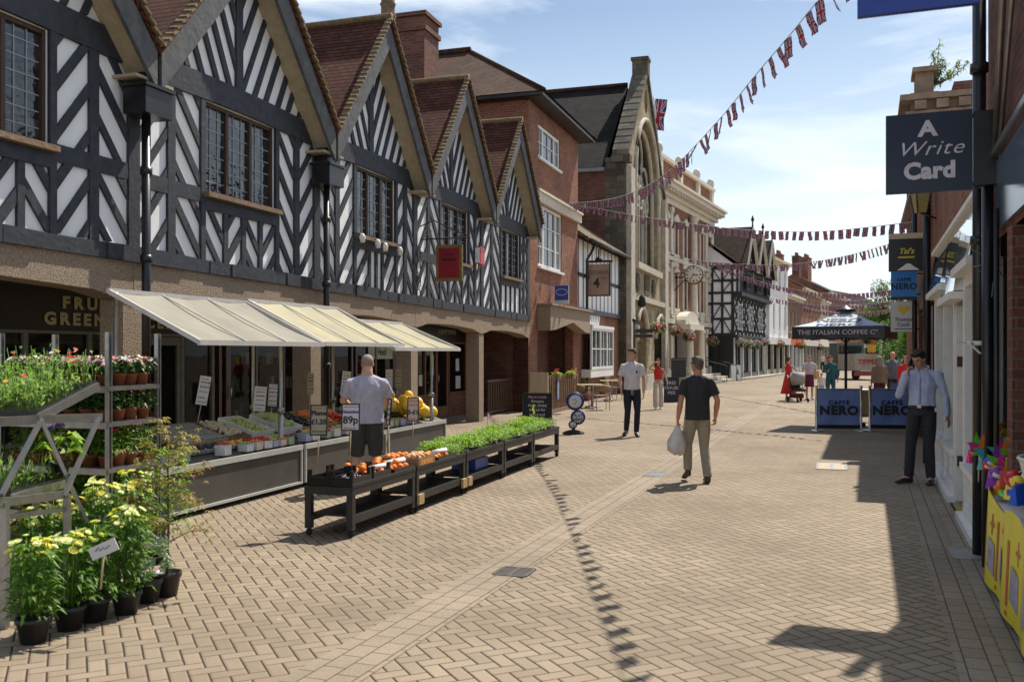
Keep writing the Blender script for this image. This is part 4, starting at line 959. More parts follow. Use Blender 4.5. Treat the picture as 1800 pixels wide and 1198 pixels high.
# flank framing seen from the street
fl = 1.9
for z in (2.9, 3.9, 4.9, 5.6, 6.4, 7.2): q.fb(FS, -.35 if z > 5.5 else 0, fl, .002, .07, z, z+.16)
for x in (-.33, .0, .65, 1.3): q.fb(FS, x, x+.15, .002, .06, 3.06 if x >= 0 else 5.7, 7.2)
for (p_, r_) in (((.15, 3.06), (.65, 3.9)), ((.8, 3.9), (1.3, 3.06)), ((.15, 4.06), (.65, 4.9)), ((.8, 4.9), (1.3, 4.06)), ((.15, 6.4), (.65, 5.76)), ((.8, 6.4), (1.3, 7.2)), ((.15, 7.2), (.65, 6.56))):
    q.beam(FS(p_[0], .03, p_[1]), FS(r_[0], .03, r_[1]), .05, .14, FS.n)
q.build('timber_frame', M_beam2, td)
q = MB()
q.quad(FT(-.3, .8, 7.25), FT(LT+.3, .8, 7.25), FT(LT+.3, -3.4, 10.35), FT(-.3, -3.4, 10.35)); q.quad(FT(-.3, -7.4, 7.2), FT(LT+.3, -7.4, 7.2), FT(LT+.3, -3.4, 10.35), FT(-.3, -3.4, 10.35))
for i in range(3):
    a = i*LT/3-.02; b = a+LT/3+.04; m_ = (a+b)/2
    for x, y in ((a, m_), (b, m_)): q.hexa([FT(x, -3.2, 7.35), FT(x, .85, 7.35), FT(y, .85, 10.05), FT(y, -3.2, 10.05), FT(x, -3.2, 7.47), FT(x, .85, 7.47), FT(y, .85, 10.17), FT(y, -3.2, 10.17)])
ro = q.build('roof', tilemat('old_dark_tiles', (.05, .035, .028), (.08, .055, .045), moss=(.12, .10, .05)), td)
q = MB()
for i in range(3):
    a = i*LT/3-.05; b = a+LT/3+.1; m_ = (a+b)/2
    for x in (a, b): q.beam(FT(x, .88, 7.25), FT(m_, .88, 10.05), .05, .2, FT.n)
q.build('white_bargeboard', M_white, td)
q = MB()
for i in range(40): q.fb(FT, i*LT/40, i*LT/40+.08, -3.45, -3.35, 10.35, 10.55)
for i in range(3): m_ = (i+.5)*LT/3; q.lathe(FT(m_, .86, 10.1), [(.06, 0), (.05, .4), (.12, .5), (.03, .8)], 6)
q.build('ridge_finials', M_blackm, ro)
cc = FT(2.6, -3.2, 0); chimney(td, cc, (2.2, .8), 9.5, 11.4, M_brick, 3, math.atan2(FT.d.y, FT.d.x), .8)
cc = FT(8.5, -3.2, 0); chimney(td, cc, (1.2, .8), 9.5, 11.0, M_brick, 2, math.atan2(FT.d.y, FT.d.x), .5)
q = MB(); q.fb(FT, 0, LT, -1.0, -.9, 0, 2.8); q.fb(FT, 0, LT, -1, -.0, 0, .4); q.quad(FT(0, .0, 0), FT(0, -7, 0), FT(0, -7, 2.9), FT(0, 0, 2.9)); q.build('shopfront', M_black, td)
for x in (.05, 3.1, 6.2, 9.3, LT-.2): q = MB(); q.fb(FT, x, x+.18, -.15, .06, 0, 2.75); q.build('shop_post', M_wwhite if x > 0 else M_beam2, td)
for i in range(4): window(td, FT, .4+i*3.1, 2.9+i*3.1, .45, 2.55, -.15, 3, 2, M_blackm, ft=.08)
for i in range(3): window(td, FT, 1.0+i*4.1, 2.6+i*4.1, 3.3, 5.0, .1, 4, 3, M_wwhite, M_leaded, ft=.06, bt=.03)
for i in range(3): m_ = (i+.5)*LT/3; window(td, FT, m_-.7, m_+.7, 6.0, 7.1, .62, 3, 2, M_beam2, ft=.05, bt=.03)
# ================================================================== generic town houses further on
def house(name, label, p0, p1, h, wm_, rm, nb, zs, winw=.95, depth=8, roofh=2.2, fm=None, shop=None, cornice=M_white, shoph=3.0, chim=(), blocked=()):
    fr = frame2(p0, p1); LW = math.hypot(p1[0]-p0[0], p1[1]-p0[1]); t = thing(name, label, 'building', fr(LW/2, 0, 0))
    hs = []
    for i in range(nb):
        c = LW*(i+.5)/nb
        for z0, z1 in zs: hs.append((c-winw/2, c+winw/2, z0, z1))
    q = MB(); wall(q, fr, 0, LW, shoph if shop else 0, h, hs, 0, .15)
    for u in (0, LW): q.quad(fr(u, 0, 0), fr(u, -depth, 0), fr(u, -depth, h), fr(u, 0, h)); q.poly([fr(u, 0, h), fr(u, -depth, h), fr(u, -depth/2, h+roofh)])
    q.quad(fr(0, -depth, 0), fr(LW, -depth, 0), fr(LW, -depth, h), fr(0, -depth, h)); q.build('wall', wm_, t)
    for a in hs: window(t, fr, a[0], a[1], a[2], a[3], -.08, 2, 2, fm, ft=.08, bt=.04, sill=.08)
    q = MB(); q.fb(fr, -.02, LW+.02, 0.001, .12, h-.45, h-.25); q.fb(fr, -.05, LW+.05, 0.001, .35, h-.25, h-.02); q.build('cornice', cornice, t)
    q = MB(); a, b, c, d = fr(-.02, .3, h-.02), fr(LW+.02, .3, h-.02), fr(LW+.02, -depth/2, h+roofh), fr(-.02, -depth/2, h+roofh); e, f = fr(LW+.02, -depth-.3, h-.02), fr(-.02, -depth-.3, h-.02)
    q.add([a, b, c, d, e, f], [(0, 1, 2, 3), (3, 2, 4, 5)]); q.build('roof', rm, t)
    if shop:
        q = MB(); q.fb(fr, 0, LW, .0, .25, shoph-.55, shoph); q.build('shop_fascia', shop, t)
        n = max(2, int(LW/2.2))
        q = MB()
        for i in range(n+1): x = min(LW*i/n, LW-.25); q.fb(fr, x, x+.25, -.05, .15, 0, shoph-.55)
        q.fb(fr, 0, LW, -.3, -.02, 0, .45); q.build('shop_pilasters', M_wwhite if shop is not M_wwhite else M_stonep, t)
        for i in range(n): window(t, fr, LW*i/n+.26, LW*(i+1)/n-.02, .46, shoph-.56, -.1, 2, 1, M_blackm, ft=.06)
    for (u, wd, z, pots) in chim: chimney(t, fr(u, -depth/2, 0), (wd, .8), h+roofh-1.0, z, M_brick2 if u*10 % 2 else M_brick, pots, math.atan2(fr.d.y, fr.d.x))
    return t
def P_(px, Z): return ((px-900)/F*Z, Z)
Wh = thing; M_red = mat('shop_red', (.45, .04, .04), .5); M_oran = mat('shop_orange', (.6, .15, .04), .5)
M_cream = mat('cream_render', (.55, .46, .32), .8, var=.08)
M_wr = mat('white_render', (.74, .73, .72), .8, var=.06, scale=2)
h1 = (19.5, 72.4); h2 = P_(1385, 81); h3 = P_(1410, 89); h4 = P_(1442, 101); h5 = P_(1456, 108); h6 = P_(1490, 122); h7 = P_(1560, 138)
house('white_town_house', 'white rendered three storey house with a heavy cornice beside the Tudor gables', h1, h2, 9.4, M_wr, M_tile2, 4, ((3.6, 5.8), (6.9, 8.6)), .8, shop=M_wwhite, chim=((8.8, 1.2, 10.6, 0),), cornice=M_cream)
house('brown_brick_house', 'low brown brick house between the white house and the orange brick one', h2, h3, 6.9, brickmat('brown_brick', (.2, .1, .06), (.28, .15, .09), (.25, .2, .15)), M_tile2, 4, ((3.6, 5.4),), .8, shop=M_oran, roofh=2.6, chim=((6.5, 1.6, 10.4, 4),))
house('orange_brick_house', 'long orange brick terrace with small windows further down the street', h3, h4, 8.0, M_brick3, M_tile2, 5, ((3.8, 5.4), (6.2, 7.3)), .9, shop=M_wwhite, chim=((4.5, 1.6, 11.6, 5), (11, 1.8, 12.2, 6)), cornice=M_cream)
house('cream_house', 'narrow pale house beyond the orange brick terrace', h4, h5, 7.6, M_cream, M_slate, 2, ((3.6, 5.2), (5.9, 7.0)), 1.0, shop=M_wwhite)
house('brick_corner_house', 'distant red brick house with tall chimneys at the bend of the street', h5, h6, 8.8, M_brick, M_tile2, 5, ((3.8, 5.6), (6.6, 8.0)), 1.0, shop=M_wwhite, chim=((2.5, 1.6, 13.2, 3), (9, 2.6, 13.6, 6)))
house('distant_white_fronted_terrace', 'far brick terrace with white ground floor closing the view behind the umbrella', h6, h7, 8.2, M_brick3, M_slate, 6, ((3.8, 5.6), (6.4, 7.6)), 1.2, shop=M_wwhite)
# ================================================================== RIGHT HAND SIDE
def FRz(px, py, w=0): return FR.u(px, w), FR.z(px, py, w)
n1 = thing('near_brick_shop', 'nearest brick shop on the right with dark glass and black pipes', 'building', FR(7, 0, 0))
q = MB(); wall(q, FR, 5.35, 9.0, 2.7, 5.0, [], 0); wall(q, FR, 8.25, 8.5, 0, 2.7, [], 0); wall(q, FR, 8.9, 9.0, 0, 2.7, [], 0)
q.fb(FR, 5.35, 9.0, -6, -.01, 4.95, 5.03); q.fb(FR, 7.35, 7.62, -.2, .02, 0, 2.7); q.quad(FR(9.0, 0, 4), FR(9.0, -6, 4), FR(9.0, -6, 5), FR(9.0, 0, 5)); q.quad(FR(5.35, 0, 0), FR(5.35, -6, 0), FR(5.35, -6, 5), FR(5.35, 0, 5)); q.quad(FR(5.35, -6, 0), FR(9, -6, 0), FR(9, -6, 5), FR(5.35, -6, 5)); q.build('brick_wall', M_brick2, n1)
q = MB(); q.fb(FR, 5.35, 8.25, -.9, -.85, .5, 2.7); q.fb(FR, 8.5, 8.9, -.2, -.15, 0, 2.7); q.build('dark_window', M_glass, n1)
q = MB(); q.fb(FR, 5.35, 8.25, -.95, -.82, 0, .5); q.build('stall_riser', M_black, n1)
q = MB(); q.cyl(FR(8.72, .1, 0), .055, 5.2, 12); q.cyl(FR(8.2, .09, 0), .045, 3.2, 12); q.cyl(FR(7.9, .06, 0), .02, 2.9, 8)
for z in (.9, 2.7, 4.2): q.cyl(FR(8.72, .1, z), .075, .08, 12)
q.build('black_pipes', M_black, n1)
q = MB(); q.fb(FR, 5.4, 8.15, .002, .04, 2.75, 3.3); q.build('fascia', mat('shop_fascia_blue', (.10, .14, .2), .15, var=.1), n1)
q = MB(); q.beam(FR(5.4, .06, 3.4), FR(8.1, .06, 3.36), .04, .05); q.tube([FR(8.1, .05, 3.36), FR(7.2, .10, 4.3), FR(6.6, .12, 4.9)], .025, 8); q.tube([FR(7.9, .04, 3.36), FR(7.0, .06, 4.3), FR(6.4, .08, 4.9)], .018, 8); q.build('awning_housing', M_alu, n1)
# white shop
ws = thing('white_shopfront', 'white painted shopfront with mirrored fascia on the shaded right side', 'building', FR(12, 0, 0))
q = MB(); wall(q, FR, 9.0, 15.2, 3.25, 4.3, [], 0); q.fb(FR, 9.0, 15.2, -6, -.01, 4.25, 4.33); q.quad(FR(9.0, -6, 0), FR(15.2, -6, 0), FR(15.2, -6, 4.3), FR(9, -6, 4.3)); q.build('brick_wall', M_brick, ws)
q = MB()
for a, b in ((9.0, 9.16), (10.5, 10.68), (11.75, 11.9), (13.3, 13.4), (15.0, 15.2)): q.fb(FR, a, b, -.12, .06, 0, 2.62)
q.fb(FR, 9.0, 15.2, -.1, .03, 2.62, 3.25); q.fb(FR, 8.98, 15.22, -.1, .1, 3.22, 3.27); q.fb(FR, 9.16, 10.5, -.1, .05, 2.45, 2.615); q.fb(FR, 11.9, 15.0, -.1, .05, 2.45, 2.615); q.fb(FR, 8.98, 10.68, .03, .18, 2.56, 2.64); q.fb(FR, 10.69, 12.6, .031, .19, 2.34, 2.42); q.fb(FR, 12.61, 15.22, .03, .18, 2.56, 2.64)
q.build('white_frame', M_wwhite, ws)
for a, b in ((9.16, 10.5), (11.9, 15.0)):
    q = MB(); q.fb(FR, a, b, -.1, .02, .08, .55); q.fb(FR, a-.1, b+.1, -.1, .1, .55, .61); q.fb(FR, a-.14, b+.14, -.1, .14, 0, .08); q.fb(FR, a, b, .02, .08, .08, .14)
    n = 2 if b-a < 2 else 4
    for i in range(n): x0 = a+(b-a)*i/n+.08; x1 = a+(b-a)*(i+1)/n-.08; q.fb(FR, x0, x1, .02, .035, .2, .24); q.fb(FR, x0, x1, .02, .035, .46, .5); q.fb(FR, x0, x0+.04, .02, .034, .24, .46); q.fb(FR, x1-.04, x1, .02, .034, .24, .46)
    q.build('stall_riser', M_wwhite, ws)
    q = MB(); q.quad(FR(a, -.05, .6), FR(b, -.05, .6), FR(b, -.05, 2.46), FR(a, -.05, 2.46)); q.build('window_pane', M_glassr, ws)
q = MB(); q.quad(FR(10.68, -.9, 0), FR(11.75, -.9, 0), FR(11.75, -.9, 2.6), FR(10.68, -.9, 2.6)); q.quad(FR(10.6, -.05, 0), FR(10.6, -.9, 0), FR(10.6, -.9, 2.6), FR(10.6, -.05, 2.6)); q.quad(FR(11.82, -.05, 0), FR(11.82, -.9, 0), FR(11.82, -.9, 2.6), FR(11.82, -.05, 2.6)); q.build('porch_lining', M_wwhite, ws)
q = MB(); q.fb(FR, 11.62, 11.72, -.85, .05, .05, 2.3); dr = q.build('open_door', M_wwhite, ws)
q = MB(); 
for z in (.45, 1.6): q.fb(FR, 11.6, 11.619, -.02, .04, z, z+.12)
q.build('hinge', M_doorb, dr)
q = MB()
for a, b, z0 in ((9.0, 10.67, 2.65), (10.70, 12.6, 2.43), (12.62, 15.2, 2.65)):
    q.hexa([FR(a, .032, z0), FR(b, .032, z0), FR(b, .15, z0), FR(a, .15, z0), FR(a, .032, 3.215), FR(b, .032, 3.215), FR(b, .05, 3.215), FR(a, .05, 3.215)])
q.build('mirrored_fascia', mat('mirror_panel', (.62, .64, .66), .04, metal=1, var=.04, bump=.06, bscale=3), ws)
dm = thing('door_mat', 'striped yellow and black doormat on the white shop threshold', 'doormat', FR(11.1, -.1, 0), math.atan2(FR.d.y, FR.d.x))
q = MB(); q.box((0, 0, .012), (1.0, .42, .02)); q.build('rubber', M_blackm, dm, False)
q = MB()
for i in range(16): q.box((-.46+i*.061, 0, .0245), (.03, .38, .005))
q.build('stripes', mat('mat_yellow', (.45, .38, .12), .8), dm, False)
# lower brick shop, then a taller building whose flank and cornice face up the street
b1 = thing('low_brick_shop', 'brick shop with black downpipes between the white shopfront and the corniced building', 'building', FR(18, 0, 0))
q = MB(); wall(q, FR, 15.2, 21.3, 2.6, 5.2, [(16.4, 17.4, 3.5, 4.7), (18.8, 19.8, 3.5, 4.7)], 0); wall(q, FR, 15.2, 15.4, 0, 2.6); wall(q, FR, 17.1, 17.3, 0, 2.6); wall(q, FR, 21.0, 21.3, 0, 2.6)
q.quad(FR(15.2, 0, 4), FR(15.2, -7, 4), FR(15.2, -7, 5.2), FR(15.2, 0, 5.2)); q.quad(FR(15.2, -7, 0), FR(21.3, -7, 0), FR(21.3, -7, 5.2), FR(15.2, -7, 5.2)); q.build('brick_wall', M_brick, b1)
q = MB(); q.fb(FR, 15.15, 21.3, -7, .12, 5.2, 5.3); q.build('coping', M_stonep, b1)
for a in (16.4, 18.8): window(b1, FR, a, a+1, 3.5, 4.7, -.1, 2, 2)
q = MB(); q.cyl(FR(16.0, .12, 0), .06, 5.2, 10); q.cyl(FR(20.6, .1, 0), .05, 5.2, 10); q.build('downpipe', M_black, b1)
q = MB(); q.fb(FR, 15.3, 21.2, .0, .04, 2.6, 3.1); q.build('shop_fascia', M_doorb, b1)
for a, b in ((15.4, 17.1), (18.3, 21.0)): window(b1, FR, a, b, .4, 2.6, -.06, 2, 1, M_doorb, M_glassr)
q = MB(); q.fb(FR, 17.3, 18.3, -.15, -.05, .02, 2.6); q.build('door', M_doorb, b1)
b2 = thing('corniced_brick_building', 'taller brick building with stone cornice and roof chimney behind the card shop sign', 'building', FR(24, 0, 0))
Hc = 6.75
q = MB(); wall(q, FR, 21.4, 27.5, 0, Hc, [(22.6, 23.6, 4.2, 5.8), (25, 26, 4.2, 5.8)], 0); q.quad(FR(21.4, 0, 0), FR(21.4, -9, 0), FR(21.4, -9, Hc), FR(21.4, 0, Hc)); q.quad(FR(27.5, 0, 0), FR(27.5, -9, 0), FR(27.5, -9, Hc), FR(27.5, 0, Hc)); q.build('brick_wall', M_brick, b2)
for a in (22.6, 25): window(b2, FR, a, a+1, 4.2, 5.8, -.1, 2, 2)
M_bstone = mat('brown_stone', (.24, .17, .12), .85, var=.25, scale=4, bump=.5)
q = MB(); q.fb(FR, 21.1, 27.7, -2.6, .25, Hc, Hc+.1); q.fb(FR, 21.0, 27.8, -2.6, .36, Hc+.32, Hc+.44); q.fb(FR, 21.2, 27.6, -2.6, .14, Hc+.1, Hc+.32)
for i in range(6): q.fb(FR, 21.02, 21.2, -.15-i*.42, .08-i*.42, Hc+.12, Hc+.3)
q.fb(FR, 21.3, 27.5, .0, .16, Hc-1.6, Hc-1.45); q.build('cornice', M_bstone, b2)
q = MB(); q.fb(FR, 21.4, 27.5, -8.9, -.7, Hc+.44, Hc+.72); q.fb(FR, 21.4, 27.5, -8.9, -2.61, Hc+.0, Hc+.44); q.build('parapet', M_brick2, b2)
q = MB(); q.fb(FR, 21.5, 22.3, -.42, .14, Hc+.44, Hc+.58); q.fb(FR, 21.55, 22.2, -.32, .04, Hc+.58, Hc+1.02); q.fb(FR, 21.45, 22.3, -.38, .10, Hc+1.02, Hc+1.12); q.build('chimney', M_bstone, b2)
q = MB(); q.add([FR(21.3, -2.4, Hc+.72), FR(27.6, -2.4, Hc+.72), FR(27.6, -7, Hc+2.6), FR(21.3, -7, Hc+2.6)], [(0, 1, 2, 3)]); q.build('roof', M_stile, b2)
# ================================================================== MARKET STALLS
RZL = math.atan2(.9503, .311)          # heading of the left wall line: local x along the wall, local -y towards the street
M_canv = mat('cream_canvas', (.60, .56, .42), .75, c2=(.72, .68, .52), scale=1.3, bump=.15, bscale=5, sub=0)
def canvas(c1, c2):
    m, t, p, l = nodes('awning_canvas'); p.inputs['Base Color'].default_value = (.60, .565, .43, 1); p.inputs['Roughness'].default_value = .7
    tr = N(t, 'BsdfTranslucent'); tr.inputs[0].default_value = (.5, .44, .28, 1); ms = N(t, 'MixShader'); ms.inputs[0].default_value = .3; o = t.nodes['Material Output']
    no = N(t, 'TexNoise', _Scale=1.5, _Detail=6.0); g_ = N(t, 'TexCoord'); l(g_.outputs['Object'], no.inputs[0]); r = N(t, 'ValToRGB'); r.color_ramp.elements[0].position = .35; r.color_ramp.elements[1].position = .7
    r.color_ramp.elements[0].color = col(c1); r.color_ramp.elements[1].color = col(c2); l(no.outputs[0], r.inputs[0]); l(r.outputs[0], p.inputs['Base Color'])
    l(p.outputs[0], ms.inputs[1]); l(tr.outputs[0], ms.inputs[2]); l(ms.outputs[0], o.inputs[0]); return m
M_awn = canvas((.30, .285, .23), (.42, .40, .32)); M_awn2 = canvas((.40, .375, .26), (.58, .53, .32)); M_wal = mat('white_aluminium', (.6, .57, .54), .4, metal=.2, var=.08)
for i, (a, b, zb0, zf0, lab) in enumerate(((11.05, 13.62, 2.44, 1.885, 'nearest cream canvas market awning on a white metal frame'), (13.66, 16.12, 2.47, 1.895, 'middle cream canvas market awning with a yellowish stained panel'), (15.75, 18.45, 2.28, 1.86, 'farthest cream canvas market awning, tucked partly under the middle one'))):
    t = thing('market_awning', lab, 'awning', FL(a, 1.3, 0), group='cream awnings over the fruit stalls')
    w0, w1 = (.92, 2.09) if i < 2 else (.98, 2.12)
    if i == 2: zb0 = 2.30; zf0 = 1.835
    q = MB(); n = 6
    for s_ in range(3):
        x0 = a+(b-a)*s_/3; x1 = a+(b-a)*(s_+1)/3
        for k in range(n):
            q0, q1 = k/n, (k+1)/n; sag = lambda q_: -.035*math.sin(math.pi*q_)
            for e in range(4):
                y0, y1 = x0+(x1-x0)*e/4, x0+(x1-x0)*(e+1)/4; sg = lambda y: -.02*math.sin(math.pi*(y-x0)/(x1-x0))
                q.smooth = True
                q.quad(FL(y0, w0+(w1-w0)*q0, zb0+(zf0-zb0)*q0+sag(q0)+sg(y0)), FL(y1, w0+(w1-w0)*q0, zb0+(zf0-zb0)*q0+sag(q0)+sg(y1)), FL(y1, w0+(w1-w0)*q1, zb0+(zf0-zb0)*q1+sag(q1)+sg(y1)), FL(y0, w0+(w1-w0)*q1, zb0+(zf0-zb0)*q1+sag(q1)+sg(y0)))
    q.build('canopy', M_awn if i == 0 else M_awn2, t)
    q = MB()
    for x in (a, b): q.beam(FL(x, w0, zb0-.01), FL(x, w1, zf0-.01), .03, .05)
    for s_ in (1, 2): x = a+(b-a)*s_/3; q.beam(FL(x, w0, zb0+.005), FL(x, w1, zf0+.005), .015, .015)
    q.beam(FL(a-.015, w1, zf0-.015), FL(b+.015, w1, zf0-.015), .04, .055); q.beam(FL(a-.015, w0, zb0), FL(b+.015, w0, zb0), .04, .05)
    q.build('awning_frame', M_wal, t)
    for (u, w_) in (((a+.05, w0+.05), (b-.45, w1-.35)) if i != 1 else ((a+.05, w0+.05),)):
        q = MB(); zt_ = zf0+.08 if w_ > 1 else zb0-.02; q.tube([FL(u, w_, 0), FL(u, w_, zt_)], .024, 10); q.tube([FL(u, w_, 0), FL(u, w_, 1.0)], .032, 10); q.cyl(FL(u, w_, 1.0), .045, .06, 10); q.build('post', M_alu, t)
M_cnt = mat('stall_panel_grey', (.055, .05, .042), .55, c2=(.09, .082, .07), scale=2, bump=.05)
M_rail = mat('stall_rail_white', (.45, .45, .42), .45, var=.1)
WF, WB = 1.86, .88
CNT = [(10.3, 13.5, 'dark grey stall counter nearest the flower racks, stacked with fruit trays'), (13.57, 16.0, 'dark grey stall counter behind the stallholder, with salad and vegetables'), (16.08, 18.45, 'farthest dark grey stall counter, topped with yellow melons')]
for a, b, lab in CNT:
    t = thing('stall_counter', lab, 'stall', FL((a+b)/2, 1.4, 0), group='fruit stall counters under the awnings')
    q = MB(); q.fb(FL, a+.02, b-.02, WF-.04, WF-.015, .09, .52); q.ext(Frame(FL(a+.02, WF-.04, 0)[:2], tuple((-FL.n)[:2])), [(0, .09), (.93, .09), (.93, .8), (0, .52)], 0, .02); q.ext(Frame(FL(b-.04, WF-.04, 0)[:2], tuple((-FL.n)[:2])), [(0, .09), (.93, .09), (.93, .8), (0, .52)], 0, .02); q.build('front_panel', M_cnt, t)
    q = MB(); q.fb(FL, a, b, WF-.02, WF+.01, .50, .565); q.fb(FL, a, b, WF-.02, WF+.008, .06, .09)
    for x in (a, b-.03): q.fb(FL, x, x+.03, WF-.02, WF+.006, .09, .5)
    q.build('edge_rail', M_rail, t)
    q = MB(); q.hexa([FL(a, WF-.02, .5), FL(b, WF-.02, .5), FL(b, WB, .82), FL(a, WB, .82), FL(a, WF-.02, .54), FL(b, WF-.02, .54), FL(b, WB, .86), FL(a, WB, .86)]); q.build('sloping_top', M_cnt, t)
    for x in (a+.2, b-.2):
        for w_ in (WF-.12, WB+.15): q = MB(); q.lathe(FL(x, w_, .045)-FL.d*.015, [(.02, 0), (.045, .005), (.045, .025), (.02, .03)], 10, ax=FL.d); q.build('castor', M_blackm, t)
def topz(w_): return .545+(WF-w_)/(WF-WB)*.32
TILT = math.atan2(.32, .98)
def tray(name, label, cat, u, w_, z, dx, dy, h, m, rx=0, group=None, lip=.02, cut=0, rz=0, wallt=.012):
    t = thing(name, label, cat, FL(u, w_, z), 0, group); t.rotation_euler = (rx, 0, RZL+rz)
    q = MB(); q.box((0, 0, .006), (dx, dy, .012)); q.build('base', m, t, False)
    q = MB(); e = wallt
    for s_ in (-1, 1):
        q.box((0, s_*(dy/2-e/2), h/2+.006), (dx, e, h-.012)); q.box((s_*(dx/2-e/2), 0, h/2+.006), (e, dy-2*e, h-.0125))
        if cut:
            for s2 in (-1, 1): q.box((s_*(dx/2-.02), s2*(dy/2-.02), h+.03), (.035, .035, .07))
    q.build('sides', m, t, False); return t
M_crt = mat('pale_crate_wood', (.36, .26, .13), .8, c2=(.48, .36, .2), scale=8, bump=.2); M_card = mat('brown_cardboard', (.24, .15, .08), .85, var=.15)
M_wbox = mat('white_polystyrene', (.72, .70, .66), .7, var=.06); M_bpl = mat('black_crate_plastic', (.012, .012, .014), .3, var=.2)
TRK = [(10.59, 'black', 'flat black tray of punnets at the near end of the first counter'), (11.14, 'black', 'black tray with a clear lid and a few leaves on the first counter'), (11.69, 'wood', 'pale wooden tray of glassy punnets near the middle of the first counter'), (12.14, 'wood', 'second pale wooden tray of punnets on the first counter'), (12.62, 'card', 'open cardboard tray with an empty yellowish inside'), (13.14, 'white', 'tall white box of pale grapes at the end of the first counter'),
       (13.84, 'white', 'white box of lettuce on the second counter'), (14.32, 'wood', 'wooden tray of black plums tipped up on the second counter'), (14.84, 'wood', 'wooden tray of carrots on the second counter'), (15.34, 'card', 'box of red tomatoes beside the stallholder'), (16.39, 'white', 'white box of cauliflowers on the farthest counter'), (16.89, 'black', 'black tray of cabbages on the farthest counter')]
cm = {'black': M_bpl, 'wood': M_crt, 'card': M_card, 'white': M_wbox}
M_pun = mat('clear_punnet_plastic', (.35, .36, .36), .15, var=.4, scale=30, coat=.5)
def heap(name, label, u, w_, z, dx, dy, r, n, m, rx, hh=.04, lay=1, el=1.0):
    """uncountable small produce as one heap"""
    o = MB(); rr = random.Random(n*7+int(u*10)); Mx = Matrix.Translation(FL(u, w_, z)) @ Matrix.Rotation(RZL, 4, 'Z') @ Matrix.Rotation(rx, 4, 'X')
    for i in range(n):
        p = Mx @ Vector((rr.uniform(-dx/2+r, dx/2-r), rr.uniform(-dy/2+r, dy/2-r), .02+r*.6+rr.random()*hh)); k = r*rr.uniform(.8, 1.15)
        o.mi = rr.randrange(len(m)) if isinstance(m, list) else 0
        o.ball(p, (k*el, k, k), 7, 5, jit=.04)
    ob = o.build(name, m); return tag(ob, label, 'produce', kind='stuff')
for i, (u, k, lab) in enumerate(TRK):
    dy = .58; w_ = 1.23; hh = .07 if k != 'white' else .10
    tray('fruit_tray', lab, 'tray', u, w_, topz(w_)+.005, .44, dy, hh, cm[k], TILT-.02, group='produce trays along the stall counters')
    z = topz(w_)+.02; rx = TILT-.02
    if i in (0, 2, 3):
        for a in range(3):
            for b in range(4):
                pt_ = FL(u, w_, z+.012); t = bpy.data.objects.get('punnet')
                if not t:
                    q = MB(); q.hexa([(-.055, -.055, 0), (.055, -.055, 0), (.055, .055, 0), (-.055, .055, 0), (-.064, -.064, .06), (.064, -.064, .06), (.064, .064, .06), (-.064, .064, .06)]); t = q.build('punnet', M_pun); tag(t, 'small clear plastic punnet of berries in a tray on the first counter', 'punnet', 'clear punnets in trays'); c = t
                else: c = dup(t)
                off = FL.d*((a-1)*.135)-FL.n*((b-1.5)*.137*math.cos(rx)); c.location = pt_+off+Vector((0, 0, (b-1.5)*.137*math.sin(rx))); c.rotation_euler = (rx, 0, RZL)
    elif i == 1:
        q = MB(); M4 = Matrix.Rotation(RZL, 4, 'Z') @ Matrix.Rotation(rx, 4, 'X'); o = FL(u, w_, z+.08); q.add([o+M4 @ Vector(v) for v in ((-.21, -.28, 0), (.21, -.28, 0), (.21, .28, 0), (-.21, .28, 0))], [(0, 1, 2, 3)]); tag(q.build('tray_lid', glassmat('lid_glass', (.10, .10, .09), .6)), 'clear lid lying on the black tray of the first counter', 'lid')
    elif i == 4: heap('mushrooms', 'pale mushrooms in an open cardboard tray', u, w_, z, .4, .5, .03, 70, mat('mushroom', (.5, .42, .3), .8), rx)
    elif i == 9: heap('peppers', 'red and orange peppers in a card box', u, w_, z, .4, .5, .04, 34, [mat('pepper_red', (.5, .03, .02), .25), mat('pepper_orange', (.7, .25, .02), .25)], rx)
    elif i == 5: heap('grapes', 'pale green grapes in a white box', u, w_, z, .4, .5, .022, 110, mat('green_grape', (.42, .5, .16), .35), rx)
    elif i == 6: heap('lettuce', 'pale lettuces in a white box', u, w_, z, .4, .5, .06, 22, mat('lettuce', (.3, .45, .12), .7, c2=(.5, .6, .3), bump=1, bscale=60), rx)
    elif i == 7: heap('plums', 'black plums in a wooden tray', u, w_, z, .4, .5, .026, 90, mat('black_plum', (.012, .01, .02), .25), rx)
    elif i == 8: heap('carrots', 'orange carrots in a wooden tray', u, w_, z, .4, .5, .03, 60, mat('carrot', (.62, .2, .05), .6), rx, el=2.2)
    elif i == 10: heap('cauliflowers', 'white and green cauliflowers in a box', u, w_, z, .4, .5, .065, 18, [mat('cauliflower', (.6, .6, .48), .8, bump=1, bscale=70), mat('cabbage_leaf', (.22, .38, .1), .6)], rx)
    elif i == 11: heap('cabbages', 'light green cabbages in a black tray', u, w_, z, .4, .5, .075, 14, mat('cabbage', (.25, .42, .12), .6, bump=.8, bscale=20), rx)
